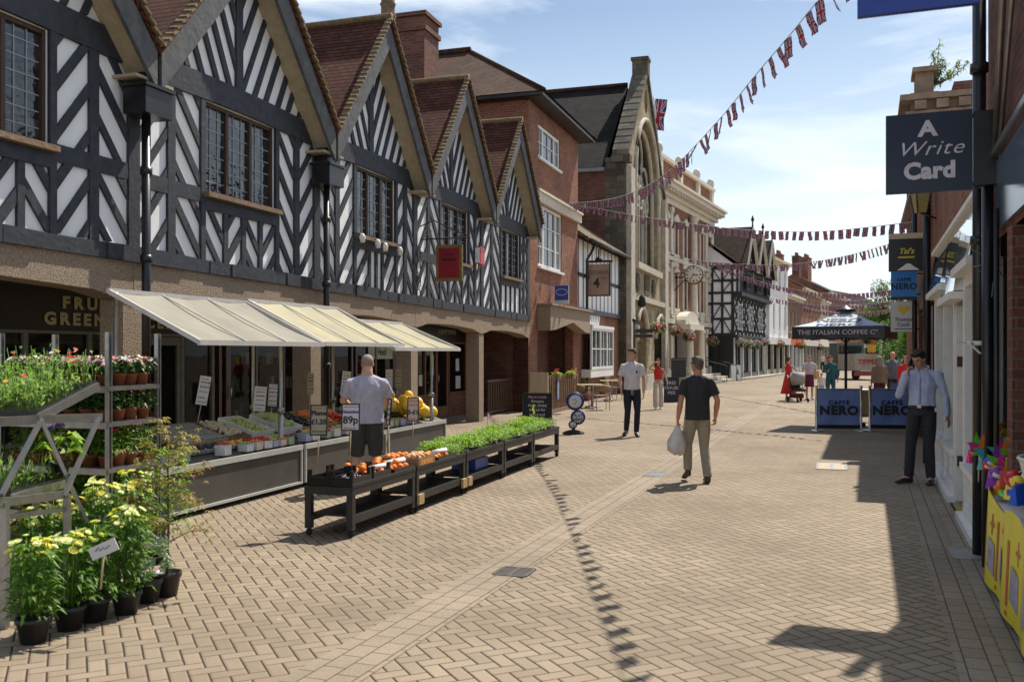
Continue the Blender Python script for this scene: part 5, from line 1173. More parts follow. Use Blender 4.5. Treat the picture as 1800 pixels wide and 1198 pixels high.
# small packs along the front edge of the counters
rr = random.Random(3); pc = [((.62, .6, .62), 'white'), ((.35, .33, .5), 'mauve'), ((.62, .6, .58), 'plain white'), ((.25, .36, .22), 'green'), ((.6, .5, .42), 'cream')]
i = 0
for u in (11.0, 11.2, 11.95, 12.4, 12.6, 12.8, 12.97, 13.14, 13.32, 13.75, 13.95, 14.3, 14.55, 14.9, 15.1, 15.4, 15.7, 16.3, 16.5, 16.75, 17.2):
    c, nm = pc[(i*3+i//2) % 5]; i += 1; z = topz(1.74)
    t = thing('produce_pack', 'small %s produce box at the front edge of a counter' % nm, 'box', FL(u, 1.74, z), RZL+rr.uniform(-.15, .15), 'small produce boxes along the counter edges')
    q = MB(); h_ = rr.uniform(.07, .12); q.box((0, 0, h_/2), (.15, .13, h_)); q.build('carton', mat('pack_'+nm, c, .5, var=.25, scale=25), t, False)
    q = MB(); 
    for k in range(12): q.ball((rr.uniform(-.06, .06), rr.uniform(-.05, .05), h_+.01), .02, 6, 4)
    q.build('contents', mat('pack_fill_%d' % (i % 3), ((.5, .05, .06), (.35, .45, .12), (.6, .3, .08))[i % 3], .4), t, False)
fps = []
for nm, c1, n_, r_ in (('strawberries', (.55, .02, .02), 16, .02), ('green grapes', (.42, .5, .16), 26, .015), ('blackberries', (.03, .012, .04), 26, .014), ('apricots', (.75, .35, .08), 10, .025)):
    t = thing('fruit_punnet', 'x', 'punnet', (0, 0, 0), 0, 'punnets of fruit along the sloping counters'); q = MB(); q.hexa([(-.06, -.05, 0), (.06, -.05, 0), (.06, .05, 0), (-.06, .05, 0), (-.07, -.06, .05), (.07, -.06, .05), (.07, .06, .05), (-.07, .06, .05)]); q.build('tub', M_pun, t, False)
    q = MB()
    for k in range(n_): q.ball((rr.uniform(-.055, .055), rr.uniform(-.045, .045), .052+rr.random()*.015), r_*rr.uniform(.85, 1.1), 6, 4)
    o_ = q.build('berries', mat('fill_'+nm.split()[0], c1, .35, var=.2, scale=30), t, False); fps.append([t, nm, False])
k = 0
for row, w_ in enumerate((1.57, 1.42) if False else (1.60,)):
    u = 10.75
    while u < 16.5:
        if not (13.4 < u < 13.7 or 15.9 < u < 16.15):
            e = fps[(k//3) % 4]; part_ = 'first' if u < 13.5 else ('second' if u < 16 else 'farthest'); lab = 'clear punnet of %s on the %s counter' % (e[1], part_)
            c = dup(e[0], label=lab) if e[2] else e[0]; e[2] = True; c['label'] = lab; c.location = FL(u, w_, topz(w_)+.004); c.rotation_euler = (TILT, 0, RZL+rr.uniform(-.08, .08))
        u += .155; k += 1
# countable fruit: one of each kind, then copies
def fruit(name, label, r, m, cat, group, el=1.0):
    q = MB(); q.ball((0, 0, 0), (r, r, r*el), 14, 9, jit=.008); f = q.build(name, m); tag(f, label, cat, group)
    q = MB(); q.cyl((0, 0, r*el*.96), r*.09, r*.08, 6); q.build('stalk', mat('fruit_stalk', (.12, .14, .04), .8), f, False); return f
def scatter(proto, first, u0, u1, w0, w1, z, n, rx=0, lay=.0, seed=1, label=None, top=None):
    rr = random.Random(seed); got = []; k = 0; tries = 0; r = proto.dimensions.x/2 if proto.dimensions.x else .04; r = proto['r']
    out = first
    while k < n and tries < 4000:
        tries += 1; u = rr.uniform(u0+r, u1-r); w_ = rr.uniform(w0+r, w1-r); lv = 0 if k < n*.72 else 1
        if any((u-a)**2+(w_-b)**2 < (1.9*r)**2 and l_ == lv for a, b, l_ in got): continue
        got.append((u, w_, lv)); k += 1
        zz = z+(topz(w_)-topz((w0+w1)/2) if rx else 0)+r+lv*r*1.35
        c = proto if not out else dup(proto, label=label); out = True
        c.location = FL(u, w_, zz); c.rotation_euler = (rr.uniform(-1, 1), rr.uniform(-1, 1), rr.uniform(0, 6))
M_orange = mat('orange_peel', (.85, .22, .005), .5, var=.08, scale=8, bump=.3, bscale=160)
orange = fruit('orange', 'round orange in the trays on the low black tables', .038, M_orange, 'orange', 'oranges on the low tables'); orange['r'] = .038
# ------------------------------------------------------------------ low black tables
TB = [(10.7, 12.16), (12.2, 13.7), (13.74, 15.2), (15.24, 16.62), (16.66, 18.15)]; WT0, WT1 = 3.54, 4.06
M_tab = mat('black_table_plastic', (.014, .013, .013), .5, c2=(.032, .029, .027), scale=5, bump=.15)
labs = ['low black slatted table nearest the camera, holding black crates', 'low black slatted table with oranges and cardboard boxes, pale wood block at its foot', 'low black slatted table holding the first herb trays, blue crate beneath', 'low black slatted table fourth from the camera, covered in herbs', 'low black slatted table farthest from the camera, by the chalkboard']
for i, (a, b) in enumerate(TB):
    t = thing('low_table', labs[i], 'table', FL((a+b)/2, 3.8, 0), group='low black display tables')
    q = MB(); q.fb(FL, a, b, WT0, WT1, .455, .48); q.fb(FL, a, b, WT1-.03, WT1, .40, .454); q.fb(FL, a, b, WT0, WT0+.03, .40, .454); q.fb(FL, a, a+.03, WT0+.03, WT1-.03, .40, .454); q.fb(FL, b-.03, b, WT0+.03, WT1-.03, .4, .454)
    q.fb(FL, a, b, WT1-.012, WT1+.006, .48, .51); q.build('table_top', M_tab, t)
    for x in (a+.035, b-.035):
        for w_ in (WT0+.035, WT1-.035):
            q = MB(); q.fb(FL, x-.032, x+.032, w_-.032, w_+.032, .07, .40); lg = q.build('leg', M_tab, t)
            q = MB(); q.lathe(FL(x, w_, .035)-FL.d*.012, [(.015, 0), (.035, .004), (.035, .02), (.015, .024)], 8, ax=FL.d); q.build('castor', M_blackm, lg)
    q = MB(); q.fb(FL, a+.07, b-.07, WT1-.03, WT1-.005, .13, .2); q.fb(FL, a+.07, b-.07, WT0+.005, WT0+.03, .13, .2)
    n = int((b-a)/.055)
    for k in range(n): x = a+.08+(b-a-.16)*k/n; q.fb(FL, x, x+.036, WT0+.03, WT1-.006, .185, .205)
    q.build('slatted_shelf', M_tab, t)
    if i in (1, 2):
        q = MB(); 
        xs = ((a+.0, a+.14), (b-.16, b-.02)) if i == 1 else ((a, a+.13),)
        for x0, x1 in xs: q = MB(); q.fb(FL, x0+.005, x1, WT1+.001, WT1+.03, .09, .2); q.build('wood_block', wood('raw_pine', (.42, .28, .13), (.52, .37, .19), (4, 4, 12)), t)
bc = tray('blue_crate', 'blue plastic crate lying on the lower shelf of the third table', 'crate', 14.6, 3.78, .21, .5, .34, .14, mat('blue_plastic', (.03, .08, .4), .4, var=.1), group=None)
ZT = .482
for (u, w_, lab) in ((10.92, 3.68, 'black plastic crate at the far corner of the nearest low table'), (10.92, 3.93, 'black plastic crate with upright corner posts at the near corner of the low table'), (11.36, 3.93, 'black plastic crate of oranges and blue tissue on the nearest low table'), (11.36, 3.68, 'black plastic crate holding purple plums on the nearest low table')):
    tray('black_crate', lab, 'crate', u, w_, ZT, .4, .245, .085, M_bpl, cut=1, group='black crates on the nearest low table')
for (u, w_, lab, m) in ((11.9, 3.8, 'shallow black tray of clementines near the end of the first low table', M_bpl), (12.48, 3.93, 'brown printed cardboard box of peaches on the second low table', M_card), (12.5, 3.66, 'brown cardboard box at the back of the second low table', M_card), (13.1, 3.8, 'black tray of oranges and white tissue on the second low table', M_bpl)):
    t = tray('fruit_box', lab, 'box', u, w_, ZT, .5 if m is M_bpl else .46, .5 if m is M_bpl else .26, .06 if m is M_bpl else .11, m, group='fruit boxes on the low tables')
    if m is M_card and w_ > 3.8:
        q = MB(); q.box((0, -.131, .06), (.34, .002, .06)); q.build('printed_band', mat('orange_print', (.6, .25, .05), .6, var=.5, scale=40), t, False)
heap('purple_plums', 'purple plums in a black crate', 10.95, 3.93, ZT, .34, .2, .022, 60, mat('purple_plum', (.05, .015, .05), .3), 0)
heap('peaches', 'pink and orange peaches packed in the cardboard box', 12.48, 3.93, ZT+.05, .42, .22, .033, 50, mat('peach', (.62, .26, .12), .6, c2=(.6, .4, .15)), 0)
scatter(orange, False, 11.2, 11.55, 3.57, 4.03, ZT+.015, 14, seed=2)
scatter(orange, True, 11.66, 12.14, 3.57, 4.03, ZT+.012, 26, seed=3); scatter(orange, True, 12.3, 12.7, 3.56, 3.76, ZT+.06, 13, seed=8); scatter(orange, True, 12.82, 13.35, 3.57, 4.03, ZT+.012, 34, seed=4)
for (u, w_, l_) in ((11.5, 3.95, .3), (11.95, 3.9, .34), (13.1, 3.95, .26)):
    t = thing('paper_roll', 'rolled white tissue lying on the oranges, %s' % {11.5: 'over the nearest crates', 11.95: 'at the end of the first table', 13.1: 'on the second table'}[u], 'paper', FL(u, w_, ZT+.10), group='white paper rolls among the oranges')
    q = MB(); q.tube([(-l_/2*.3, -l_/2, 0), (l_/2*.3, l_/2, .01)], .028, 10); q.build('roll', M_wbox, t, False); t.rotation_euler = (0, 0, RZL-1.5)
M_mel = mat('yellow_melon', (.80, .48, .03), .5, c2=(.85, .58, .06), scale=6, bump=.2)
melon = fruit('melon', 'yellow melon heaped on the farthest counter', .088, M_mel, 'melon', 'yellow melons on the farthest counter', 1.15); melon['r'] = .088
scatter(melon, False, 16.5, 17.2, .9, 1.25, topz(1.1)+.02, 9, 1, seed=5); scatter(melon, True, 17.25, 18.42, 1.0, 1.8, topz(1.4)+.01, 22, 1, seed=6)
tomato = fruit('tomato', 'red tomato in the boxes behind the stallholder', .033, mat('tomato_red', (.6, .05, .02), .25), 'tomato', 'tomatoes on the second counter', .85); tomato['r'] = .033
scatter(tomato, False, 15.14, 15.6, .98, 1.5, topz(1.23)+.02, 30, 1, seed=7)
# ------------------------------------------------------------------ price signs on stakes
M_card_w = mat('price_card_white', (.58, .55, .56), .6, var=.05); M_card_c = mat('price_card_cream', (.30, .27, .19), .6, var=.08); M_card_p = mat('price_card_pink', (.50, .38, .33), .6, var=.05); M_ink = mat('ink', (.02, .018, .02), .7)
def price(px, py0, py1, wpx, pyb, Z, card, lines, label, yaw=0, lean=0, edge=True):
    top, bot = W(px, py0, Z), W(px, py1, Z); hh = top.z-bot.z; wd = wpx/F*Z; base = W(px-lean*8, pyb, Z)
    t = thing('price_sign', label, 'sign', (bot.x, bot.y, bot.z), yaw, 'price signs on stakes over the fruit'); t.rotation_euler = (R(-6), R(lean*6), yaw)
    q = MB(); q.box((0, 0, hh/2), (wd, .008, hh)); q.build('card', card, t, False)
    if edge:
        q = MB(); e = .012
        q.box((0, -.002, e/2), (wd+.004, .014, e)); q.box((0, -.002, hh-e/2), (wd+.004, .014, e)); 
        for s_ in (-1, 1): q.box((s_*(wd/2-e/2+.002), -.002, hh/2), (e, .0138, hh-2*e))
        q.build('card_rim', M_blackm, t, False)
    q = MB(); q.tube([(0, .01, 0), (0, .0, min(-.05, base.z-bot.z))], .006, 6); q.build('stake', mat('wooden_stake', (.45, .36, .22), .8), t, False)
    for (s_, sz, yy, m) in lines:
        if s_ == '-':
            q = MB(); rr = random.Random(int(px+yy*100)); x = -wd*.36
            while x < wd*.34: l_ = rr.uniform(.012, .035); q.box((x+l_/2, -.0055, hh*yy), (l_, .002, sz)); x += l_+.008
            q.build('small_print', m, t, False)
        else: text(t, s_, sz, (0, -.0055, hh*yy), (1, 0, 0), (0, 0, 1), m, ext=.001, off=.003, world=False)
    return t
M_purp = mat('purple_ink', (.12, .04, .3), .6); M_redk = mat('red_ink', (.45, .03, .03), .6)
price(560, 711, 765, 30, 815, 9.25, M_card_c, [('-', .008, .88, M_redk), ('Plums', .062, .66, M_ink), ('£1.35', .066, .37, M_ink), ('-', .01, .13, M_ink)], 'cream price sign reading Plums 1.35 on the nearest low table')
price(616, 709, 757, 32, 812, 9.75, M_card_w, [('-', .008, .88, M_redk), ('Clementines', .034, .66, M_purp), ('89p', .105, .28, M_ink), ('-', .01, .10, M_redk)], 'white price sign reading Clementines 89p beside the stallholder')
price(682, 700, 747, 12, 790, 10.9, M_card_w, [('-', .008, .8, M_redk), ('-', .012, .6, M_ink), ('-', .015, .4, M_ink), ('-', .012, .2, M_ink)], 'narrow edge-on price sign right of the stallholder', yaw=R(-55))
price(726, 698, 740, 20, 775, 11.9, M_card_p, [('-', .008, .85, M_redk), ('-', .01, .68, M_redk), ('3-£1', .075, .3, M_ink), ('-', .01, .1, M_redk)], 'pink price sign reading 3 for a pound in front of the melons')
for k, (px, y0, y1, wp, yb, Z, c, yw, ln, lab) in enumerate(((353, 660, 711, 19, 745, 11.5, M_card_w, .1, 1.5, 'pale price sign leaning over the first counter beside the brick pier'), (455, 679, 722, 21, 760, 12.2, M_card_w, 0, .6, 'white price card left of the awning post'), (478, 673, 715, 18, 757, 12.4, M_card_w, .4, .8, 'leaning white price card right beside the awning post'), (545, 655, 693, 12, 745, 13.6, M_card_c, .6, .7, 'two-tone cream and pink price card above the carrots'),
                                                       (606, 652, 688, 15, 740, 14.4, M_card_w, .3, 1.2, 'pale price card just left of the stallholder\'s shoulder'), (684, 649, 682, 12, 715, 15.8, M_card_w, .3, .2, 'pale price card just right of the stallholder\'s shoulder'), (699, 649, 681, 11, 712, 16.1, M_card_c, .5, .9, 'cream price card next to the melons'))):
    price(px, y0, y1, wp, yb, Z, c, [('-', .008, .9, M_redk), ('-', .012, .78, M_ink), ('-', .014, .62, M_ink), ('-', .01, .45, M_purp), ('-', .012, .25, M_ink), ('-', .008, .1, M_ink)], lab, yaw=yw, lean=ln, edge=k in (2,))
# ================================================================== PLANTS
LG = leafmat('fresh_leaves', (.13, .25, .02), (.36, .50, .07)); LD = leafmat('dark_leaves', (.015, .05, .012), (.06, .13, .03)); LH = leafmat('herb_leaves', (.14, .27, .05), (.36, .48, .14))
LM = leafmat('mum_leaves', (.05, .13, .015), (.18, .32, .05)); LA = leafmat('maple_leaves', (.16, .22, .03), (.38, .20, .07)); LS = leafmat('silver_leaves', (.25, .34, .25), (.42, .5, .40))
LT_ = leafmat('tree_leaves', (.03, .08, .012), (.12, .22, .035))
def petal(n, c, rough=.6): return leafmat('petal_'+n, c, [min(1, x*1.35+.02) for x in c], rough)
PP = petal('pink', (.75, .18, .42)); PL = petal('lilac', (.55, .28, .65)); PR = petal('red', (.7, .01, .02)); PY = petal('yellow', (.62, .55, .10)); PC = petal('cream', (.64, .62, .40)); PW = petal('white', (.8, .76, .72)); PO = petal('orange', (.85, .32, .02)); PV = petal('violet', (.2, .1, .6)); PD = petal('crimson', (.45, .0, .08))
def flower(mb, c, r, nrm, n=7, cup=.2, rr=random):
    nrm = nrm.normalized(); x = nrm.orthogonal().normalized(); y = nrm.cross(x); a0 = rr.uniform(0, 6)
    for i in range(n):
        a = a0+6.283*i/n; d = x*math.cos(a)+y*math.sin(a); s = nrm.cross(d)*r*.32
        mb.add([c, c+d*r*.55+s+nrm*r*cup*.5, c+d*r+nrm*r*cup, c+d*r*.55-s+nrm*r*cup*.5], [(0, 1, 2, 3)])
def foliage(mb, c, rx, ry, h, n, L_, w_, rr, up=.5, z0=0, shape=1.0):
    for i in range(n):
        a = rr.uniform(0, 6.283); q = math.sqrt(rr.random()); z = rr.random()**shape; k = 1-.25*z
        p = Vector((c[0]+math.cos(a)*q*rx*k, c[1]+math.sin(a)*q*ry*k, c[2]+z0+z*h)); d = Vector((math.cos(a)*(.4+q*.6)+rr.uniform(-.5, .5), math.sin(a)*(.4+q*.6)+rr.uniform(-.5, .5), rr.uniform(-.2, .9)*up*2))
        l_ = L_*rr.uniform(.6, 1.25); mb.leaf(p, d, l_, w_*l_/L_)
def pot(t, r, h, m, world=False):
    q = MB(); q.lathe((0, 0, 0), [(r*.72, 0), (r*.97, h*.82), (r*1.06, h*.82), (r*1.06, h), (r*.94, h), (r*.9, h*.9)], 18); q.build('pot', m, t, False)
    q = MB(); q.lathe((0, 0, h*.88), [(r*.9, 0), (.001, .004)], 12); q.build('soil', M_soil, t, False)
def potted(name, label, cat, r, h, pm, seed, fh, spread, lm, n, ll, lw, fl=None, fm=None, fr_=.02, nf=0, group=None, up=.6, flat=False, fp=8, shape=1.0):
    rr = random.Random(seed); t = thing(name, label, cat, (0, 0, 0), 0, group); pot(t, r, h, pm)
    q = MB(); foliage(q, (0, 0, h), spread, spread, fh, n, ll, lw, rr, up, shape=shape)
    q.build('foliage', lm, t, False)
    if nf:
        q = MB(); s_ = MB(); ms = fm if isinstance(fm, list) else [fm]
        for i in range(nf):
            a = rr.uniform(0, 6.283); k = math.sqrt(rr.random())*spread*1.0; z = h+fh*(rr.uniform(.84, 1.14) if flat else rr.uniform(.7, 1.15)); p = Vector((math.cos(a)*k, math.sin(a)*k, z)); q.mi = rr.randrange(len(ms))
            nr = Vector((math.cos(a)*.5+rr.uniform(-.3, .3), math.sin(a)*.5+rr.uniform(-.3, .3), 1)); flower(q, p, fr_*rr.uniform(.8, 1.2), nr, fp, .25, rr)
            if flat: flower(q, p+nr.normalized()*.004, fr_*.6, nr, fp, .5, rr)
            s_.tube([(p.x*.5, p.y*.5, h), (p.x*.85, p.y*.85, h+(z-h)*.6), p], .003, 4)
        q.build('flowers', ms, t, False); s_.build('stems', LM, t, False)
    return t
# --- yellow chrysanthemums and neighbours on the ground
MUM = [((58, 1128), 1.0, 'yellow chrysanthemum in a black pot, nearest the bottom left corner', 11, .42), ((122, 1105), .93, 'yellow chrysanthemum in a black pot, second from the corner', 12, .40), ((222, 1077), 1.0, 'tall yellow chrysanthemum in a black pot right of the white plant label', 13, .50), ((166, 1090), .85, 'leafy chrysanthemum in a black pot directly behind the white plant label', 14, .44)]
for (p, k, lab, sd_, fh) in MUM:
    t = potted('potted_chrysanthemum', lab, 'potted plant', .098, .155, M_plastic, sd_, fh, .13, LM, 330, .085, .03, fm=[PY, PC, PC], fr_=.029, nf=34 if sd_ != 14 else 10, group='chrysanthemums on the ground in black pots', up=.45, flat=True, fp=13)
    t.location = G(*p)
for (p, lab, sd_) in (((60, 1072), 'yellow chrysanthemum at the back left beside the metal leg', 15), ((120, 1052), 'yellow chrysanthemum behind the second pot', 16), ((185, 1040), 'tall pale yellow chrysanthemum behind the label', 17), ((235, 1022), 'tall yellow chrysanthemum beside the tree trunk', 18)):
    t = potted('potted_chrysanthemum', lab, 'potted plant', .098, .155, M_plastic, sd_, .50 if sd_ < 17 else .60, .14, LM, 300, .085, .03, fm=[PY, PC, PC], fr_=.029, nf=36, group='chrysanthemums on the ground in black pots', up=.45, flat=True, fp=13)
    t.location = G(*p)
t = potted('silver_leaved_plant', 'grey-green broad leaved plant in a black pot beside the small maple', 'potted plant', .1, .165, M_plastic, 21, .3, .12, LS, 60, .11, .07, up=.4); t.location = G(259, 1057)
mt = thing('small_maple_tree', 'young maple with yellow, green and reddish leaves in a black pot', 'tree', G(293, 1046)); pot(mt, .1, .175, M_plastic)
q = MB(); rr = random.Random(5); tips = []
q.tube([(0, 0, .16), (.01, .01, .5), (.0, .02, .85), (.02, .0, 1.12)], [.012, .009, .006, .003], 6)
for i in range(15):
    z = .38+i*.052; a = i*2.4; l_ = .30*(1-.4*(i/15)); e = Vector((math.cos(a)*l_, math.sin(a)*l_, z+.10)); q.tube([(0, .01, z), e*.5+Vector((0, 0, z*.5+.03)), e], [.005, .003, .002], 4); tips += [e, e*.6+Vector((0, 0, z*.4+.05))]
q.build('trunk', mat('maple_bark', (.12, .07, .05), .8), mt, False)
q = MB()
for e in tips+[Vector((.02, 0, 1.12))]:
    for k in range(9):
        p = e+Vector((rr.gauss(0, .04), rr.gauss(0, .04), rr.gauss(0, .035))); a0 = rr.uniform(0, 6)
        for j in range(5): a = a0+(j-2)*.55; q.leaf(p, Vector((math.cos(a), math.sin(a), rr.uniform(-.5, .1))), rr.uniform(.035, .06), .014, .1, .2)
q.build('crown', [LA], mt, False)
q = MB(); foliage(q, (0, 0, .45), .17, .17, .62, 420, .05, .018, rr, .3); q.build('green_leaves', LG, mt, False)
pl = thing('plant_label', 'white plant label on a wooden stick, tilted, in front of the chrysanthemums', 'sign', W(182, 1035, 5.85)); 
q = MB(); q.box((0, 0, .25), (.18, .006, .08), ry=R(-24)); q.build('card', M_card_w, pl, False); q = MB(); q.tube([(-.02, .005, 0), (.0, .004, .23)], .007, 6); q.build('stick', MATS['wooden_stake'], pl, False)
q = MB(); q.tube([(-.05, -.004, .235), (-.03, -.004, .26), (-.02, -.004, .24), (0, -.004, .262), (.01, -.004, .25), (.04, -.004, .275)], .0025, 4); q.build('handwriting', M_ink, pl, False)
# --- Danish style trolley
UA, UB, WA, WC = 8.67, 9.24, 3.02, 1.95
tr = thing('plant_trolley', 'tall galvanised trolley with shelves of potted flowers beside the stall', 'trolley', FL(8.95, 2.5, 0))
for (u, w_) in ((UA, WA), (UB, WA), (UA, WC), (UB, WC)):
    q = MB(); q.fb(FL, u-.022, u+.022, w_-.022, w_-.014, .1, 1.92); q.fb(FL, u-.022, u-.012, w_-.014, w_+.012, .1, 1.92); q.fb(FL, u+.012, u+.022, w_-.014, w_+.012, .1, 1.92); pp_ = q.build('post', M_alu, tr)
    q = MB(); q.lathe(FL(u, w_, .05)-FL.d*.015, [(.02, 0), (.05, .005), (.05, .025), (.02, .03)], 10, ax=FL.d); q.build('castor', M_blackm, pp_)
SH = [.2, .5, .86, 1.22, 1.50]
for z in SH:
    q = MB(); q.fb(FL, UA+.023, UB-.023, WC+.023, WA-.024, z-.01, z); q.fb(FL, UA-.02, UB+.02, WA-.012, WA+.012, z-.035, z+.0); q.fb(FL, UA-.03, UA-.005, WC, WA, z-.05, z-.0); q.fb(FL, UB+.005, UB+.03, WC, WA, z-.05, z); q.build('shelf', M_alu, tr)
q = MB()
protos = [potted('potted_cyclamen', 'terracotta pot of pink and lilac cyclamen on the top trolley shelf', 'potted plant', .06, .095, M_terra, 31, .10, .10, LD, 130, .06, .04, fm=[PP, PL, PW], fr_=.026, nf=30, group='potted flowers on the trolley', fp=5),
          potted('potted_begonia', 'terracotta pot of dark leaves with a few crimson and white blooms', 'potted plant', .06, .095, M_terra, 32, .14, .105, LD, 170, .05, .03, fm=[PR, PW, PP], fr_=.018, nf=9, group='potted flowers on the trolley', fp=5),
          potted('potted_geranium', 'terracotta pot with bright red blooms on tall stems', 'potted plant', .06, .095, M_terra, 33, .19, .10, LM, 190, .05, .03, fm=[PR, PD], fr_=.034, nf=5, group='potted flowers on the trolley', fp=9),
          potted('potted_herb', 'pot of plain green leafy herb', 'potted plant', .06, .09, M_terra, 34, .22, .11, LM, 260, .045, .016, group='potted flowers on the trolley'),
          potted('potted_marigold', 'pot of orange and yellow marigolds', 'potted plant', .06, .09, M_terra, 35, .14, .10, LD, 170, .04, .02, fm=[PO, PY], fr_=.028, nf=10, group='potted flowers on the trolley', fp=10)]
lv = [(4, [0, 0, 0, 0]), (3, [1, 1, 1, 1]), (2, [2, 3, 2, 3]), (1, [4, 3, 3, 4]), (0, [3, 3, 1, 3])]
used = set(); rr = random.Random(4); sh_name = ['bottom', 'second', 'middle', 'fourth', 'top']
for si, kinds in lv:
    n = 0
    for iu in range(4):
        for iw in range(6):
            if iu in (1, 2) and 0 < iw < 5 and False: continue
            k = kinds[(iu+iw) % 4]; pos = FL(UA+.08+iu*.135+rr.uniform(-.01, .01), WA-.1-iw*.165+rr.uniform(-.01, .01), SH[si]+.001)
            lab = ['pink and lilac cyclamen', 'dark plant with few crimson blooms', 'plant with bright red blooms', 'plain green leafy plant', 'orange and yellow marigold'][k]+' on the %s shelf of the plant trolley' % sh_name[si]
            if k not in used: used.add(k); c = protos[k]; c['label'] = lab
            else: c = dup(protos[k], label=lab)
            c.location = pos; c.rotation_euler = (0, 0, rr.uniform(0, 6)); s_ = rr.uniform(.92, 1.1); c.scale = (s_, s_, s_)
# --- folding aluminium staging in front
sg_ = thing('folding_staging', 'aluminium folding plant staging with crossed legs at the left edge', 'stand', G(60, 1085))
a1 = W(8, 882, 6.0); a2 = W(118, 868, 6.5); u1_ = W(78, 736, 6.55); u2_ = W(178, 733, 7.05); u0_ = W(-170, 752, 5.6); a0 = W(-200, 905, 5.2)
def bar(a, b, wd=.03, ht=.03, nm='bar'): q = MB(); q.beam(a, b, wd, ht); return q.build(nm, M_alu, sg_)
bar(a0, a1, .03, .07, 'shelf_rail'); bar(a1, a2, .03, .055, 'shelf_rail'); bar(u0_, u1_, .03, .06, 'shelf_rail'); bar(u1_, u2_, .03, .06, 'shelf_rail')
bar(a1+Vector((0, 0, -.1)), a2+Vector((0, 0, -.1)), .02, .03)
bar(a1+Vector((0, -.04, .05)), u1_+Vector((0, -.04, .0)), .03, .025, 'crossed_leg'); bar(u1_+Vector((0, -.05, .0)), W(152, 915, 6.7), .03, .025, 'crossed_leg'); bar(u2_+Vector((0, -.04, 0)), W(112, 872, 6.45), .03, .025, 'crossed_leg')
bar((a1.x, a1.y, 0), a1, .045, .045, 'leg'); bar((a2.x, a2.y, 0), a2, .04, .04, 'leg'); bar((a1.x-.1, a1.y+.6, 0), a1+Vector((-.1, .6, 0)), .04, .04, 'leg')
Lv = Vector((-1.7, -.35, 0))
def herbtray(nm, lab, P0, P1, lvv, hgt, n, seed, lm, fl=()):
    t = thing(nm, lab, 'plant tray', P0); q = MB(); P2 = P1+lvv; P3 = P0+lvv; dn = Vector((0, 0, -.07)); q.hexa([P0+dn, P1+dn, P2+dn, P3+dn, P0, P1, P2, P3]); q.build('tray_body', M_bpl, t)
    q = MB(); q.beam(P0+Vector((.01, -.01, -.05)), P1+Vector((.01, -.01, -.045)), .02, .06); q.beam(P0+Vector((0, -.02, -.06)), P3+Vector((0, -.02, -.05)), .02, .05); q.build('metal_edge', M_alu, t)
    q = MB(); rr = random.Random(seed); f = MB()
    for i in range(n):
        a, b = rr.random(), rr.random(); p = P0+(P1-P0)*a+lvv*b; h_ = hgt*rr.uniform(.4, 1.1)*(.8+.35*math.sin(a*7+b*9))
        q.leaf(p+Vector((rr.gauss(0, .02), rr.gauss(0, .02), h_*rr.random())), Vector((rr.gauss(0, .8), rr.gauss(0, .8), .8)), rr.uniform(.03, .07), rr.choice((.009, .013, .026)), .1, .1)
        if i % 3 == 0: e = p+Vector((rr.gauss(0, .03), rr.gauss(0, .03), h_)); q.tube([p, (p+e)/2+Vector((rr.gauss(0, .01), 0, 0)), e], .002, 3)
    q.build('herbs', lm, t)
    if fl:
        for i in range(26): a, b = rr.random(), rr.random()**1.5; p = P0+(P1-P0)*a+lvv*b+Vector((0, 0, hgt*rr.uniform(.8, 1.1))); f.mi = rr.randrange(len(fl)); flower(f, p, .02, Vector((rr.gauss(0, .4), -.5, 1)), 8, .2, rr)
        f.build('flowers', list(fl), t)
herbtray('herb_tray', 'tilted black tray crowded with bright feathery herbs at the upper left', W(66, 722, 6.5), W(172, 668, 7.15), Lv, .24, 2800, 41, LH, (PW, PR, PO))
herbtray('herb_tray', 'lower black tray of fine green herbs inside the folding staging', W(20, 862, 6.1), W(112, 838, 6.8), Vector((-1.4, -.2, 0)), .2, 1400, 42, LH)
yl = potted('potted_chartreuse_plant', 'lime green broad leaved plant between the crossed metal legs', 'potted plant', .07, .1, M_plastic, 51, .2, .11, LG, 26, .11, .07, up=.3); yl.location = W(105, 835, 6.75)
vi = potted('potted_violet_flower', 'plant with a spike of violet blue flowers behind the crossed legs', 'potted plant', .06, .1, M_terra, 52, .18, .06, LM, 60, .06, .02, fm=[PV, PL], fr_=.03, nf=9, up=.8); vi.location = W(100, 815, 7.0)
fl_pots = [(150, 985), (190, 968), (232, 962), (262, 975), (110, 1000), (205, 995), (275, 950)]
sh = potted('potted_shrub', 'dark leafy bush in a black pot beneath the plant trolley shelves', 'potted plant', .1, .16, M_plastic, 61, .3, .15, LD, 330, .05, .03, fm=[PR, PY], fr_=.02, nf=5, group='dark shrubs on the ground by the trolley', fp=6)
for i, p in enumerate(fl_pots):
    c = sh if i == 0 else dup(sh, label='dark leafy bush in a black pot beneath the plant trolley shelves'); c.location = G(*p); c.rotation_euler = (0, 0, i*1.3)
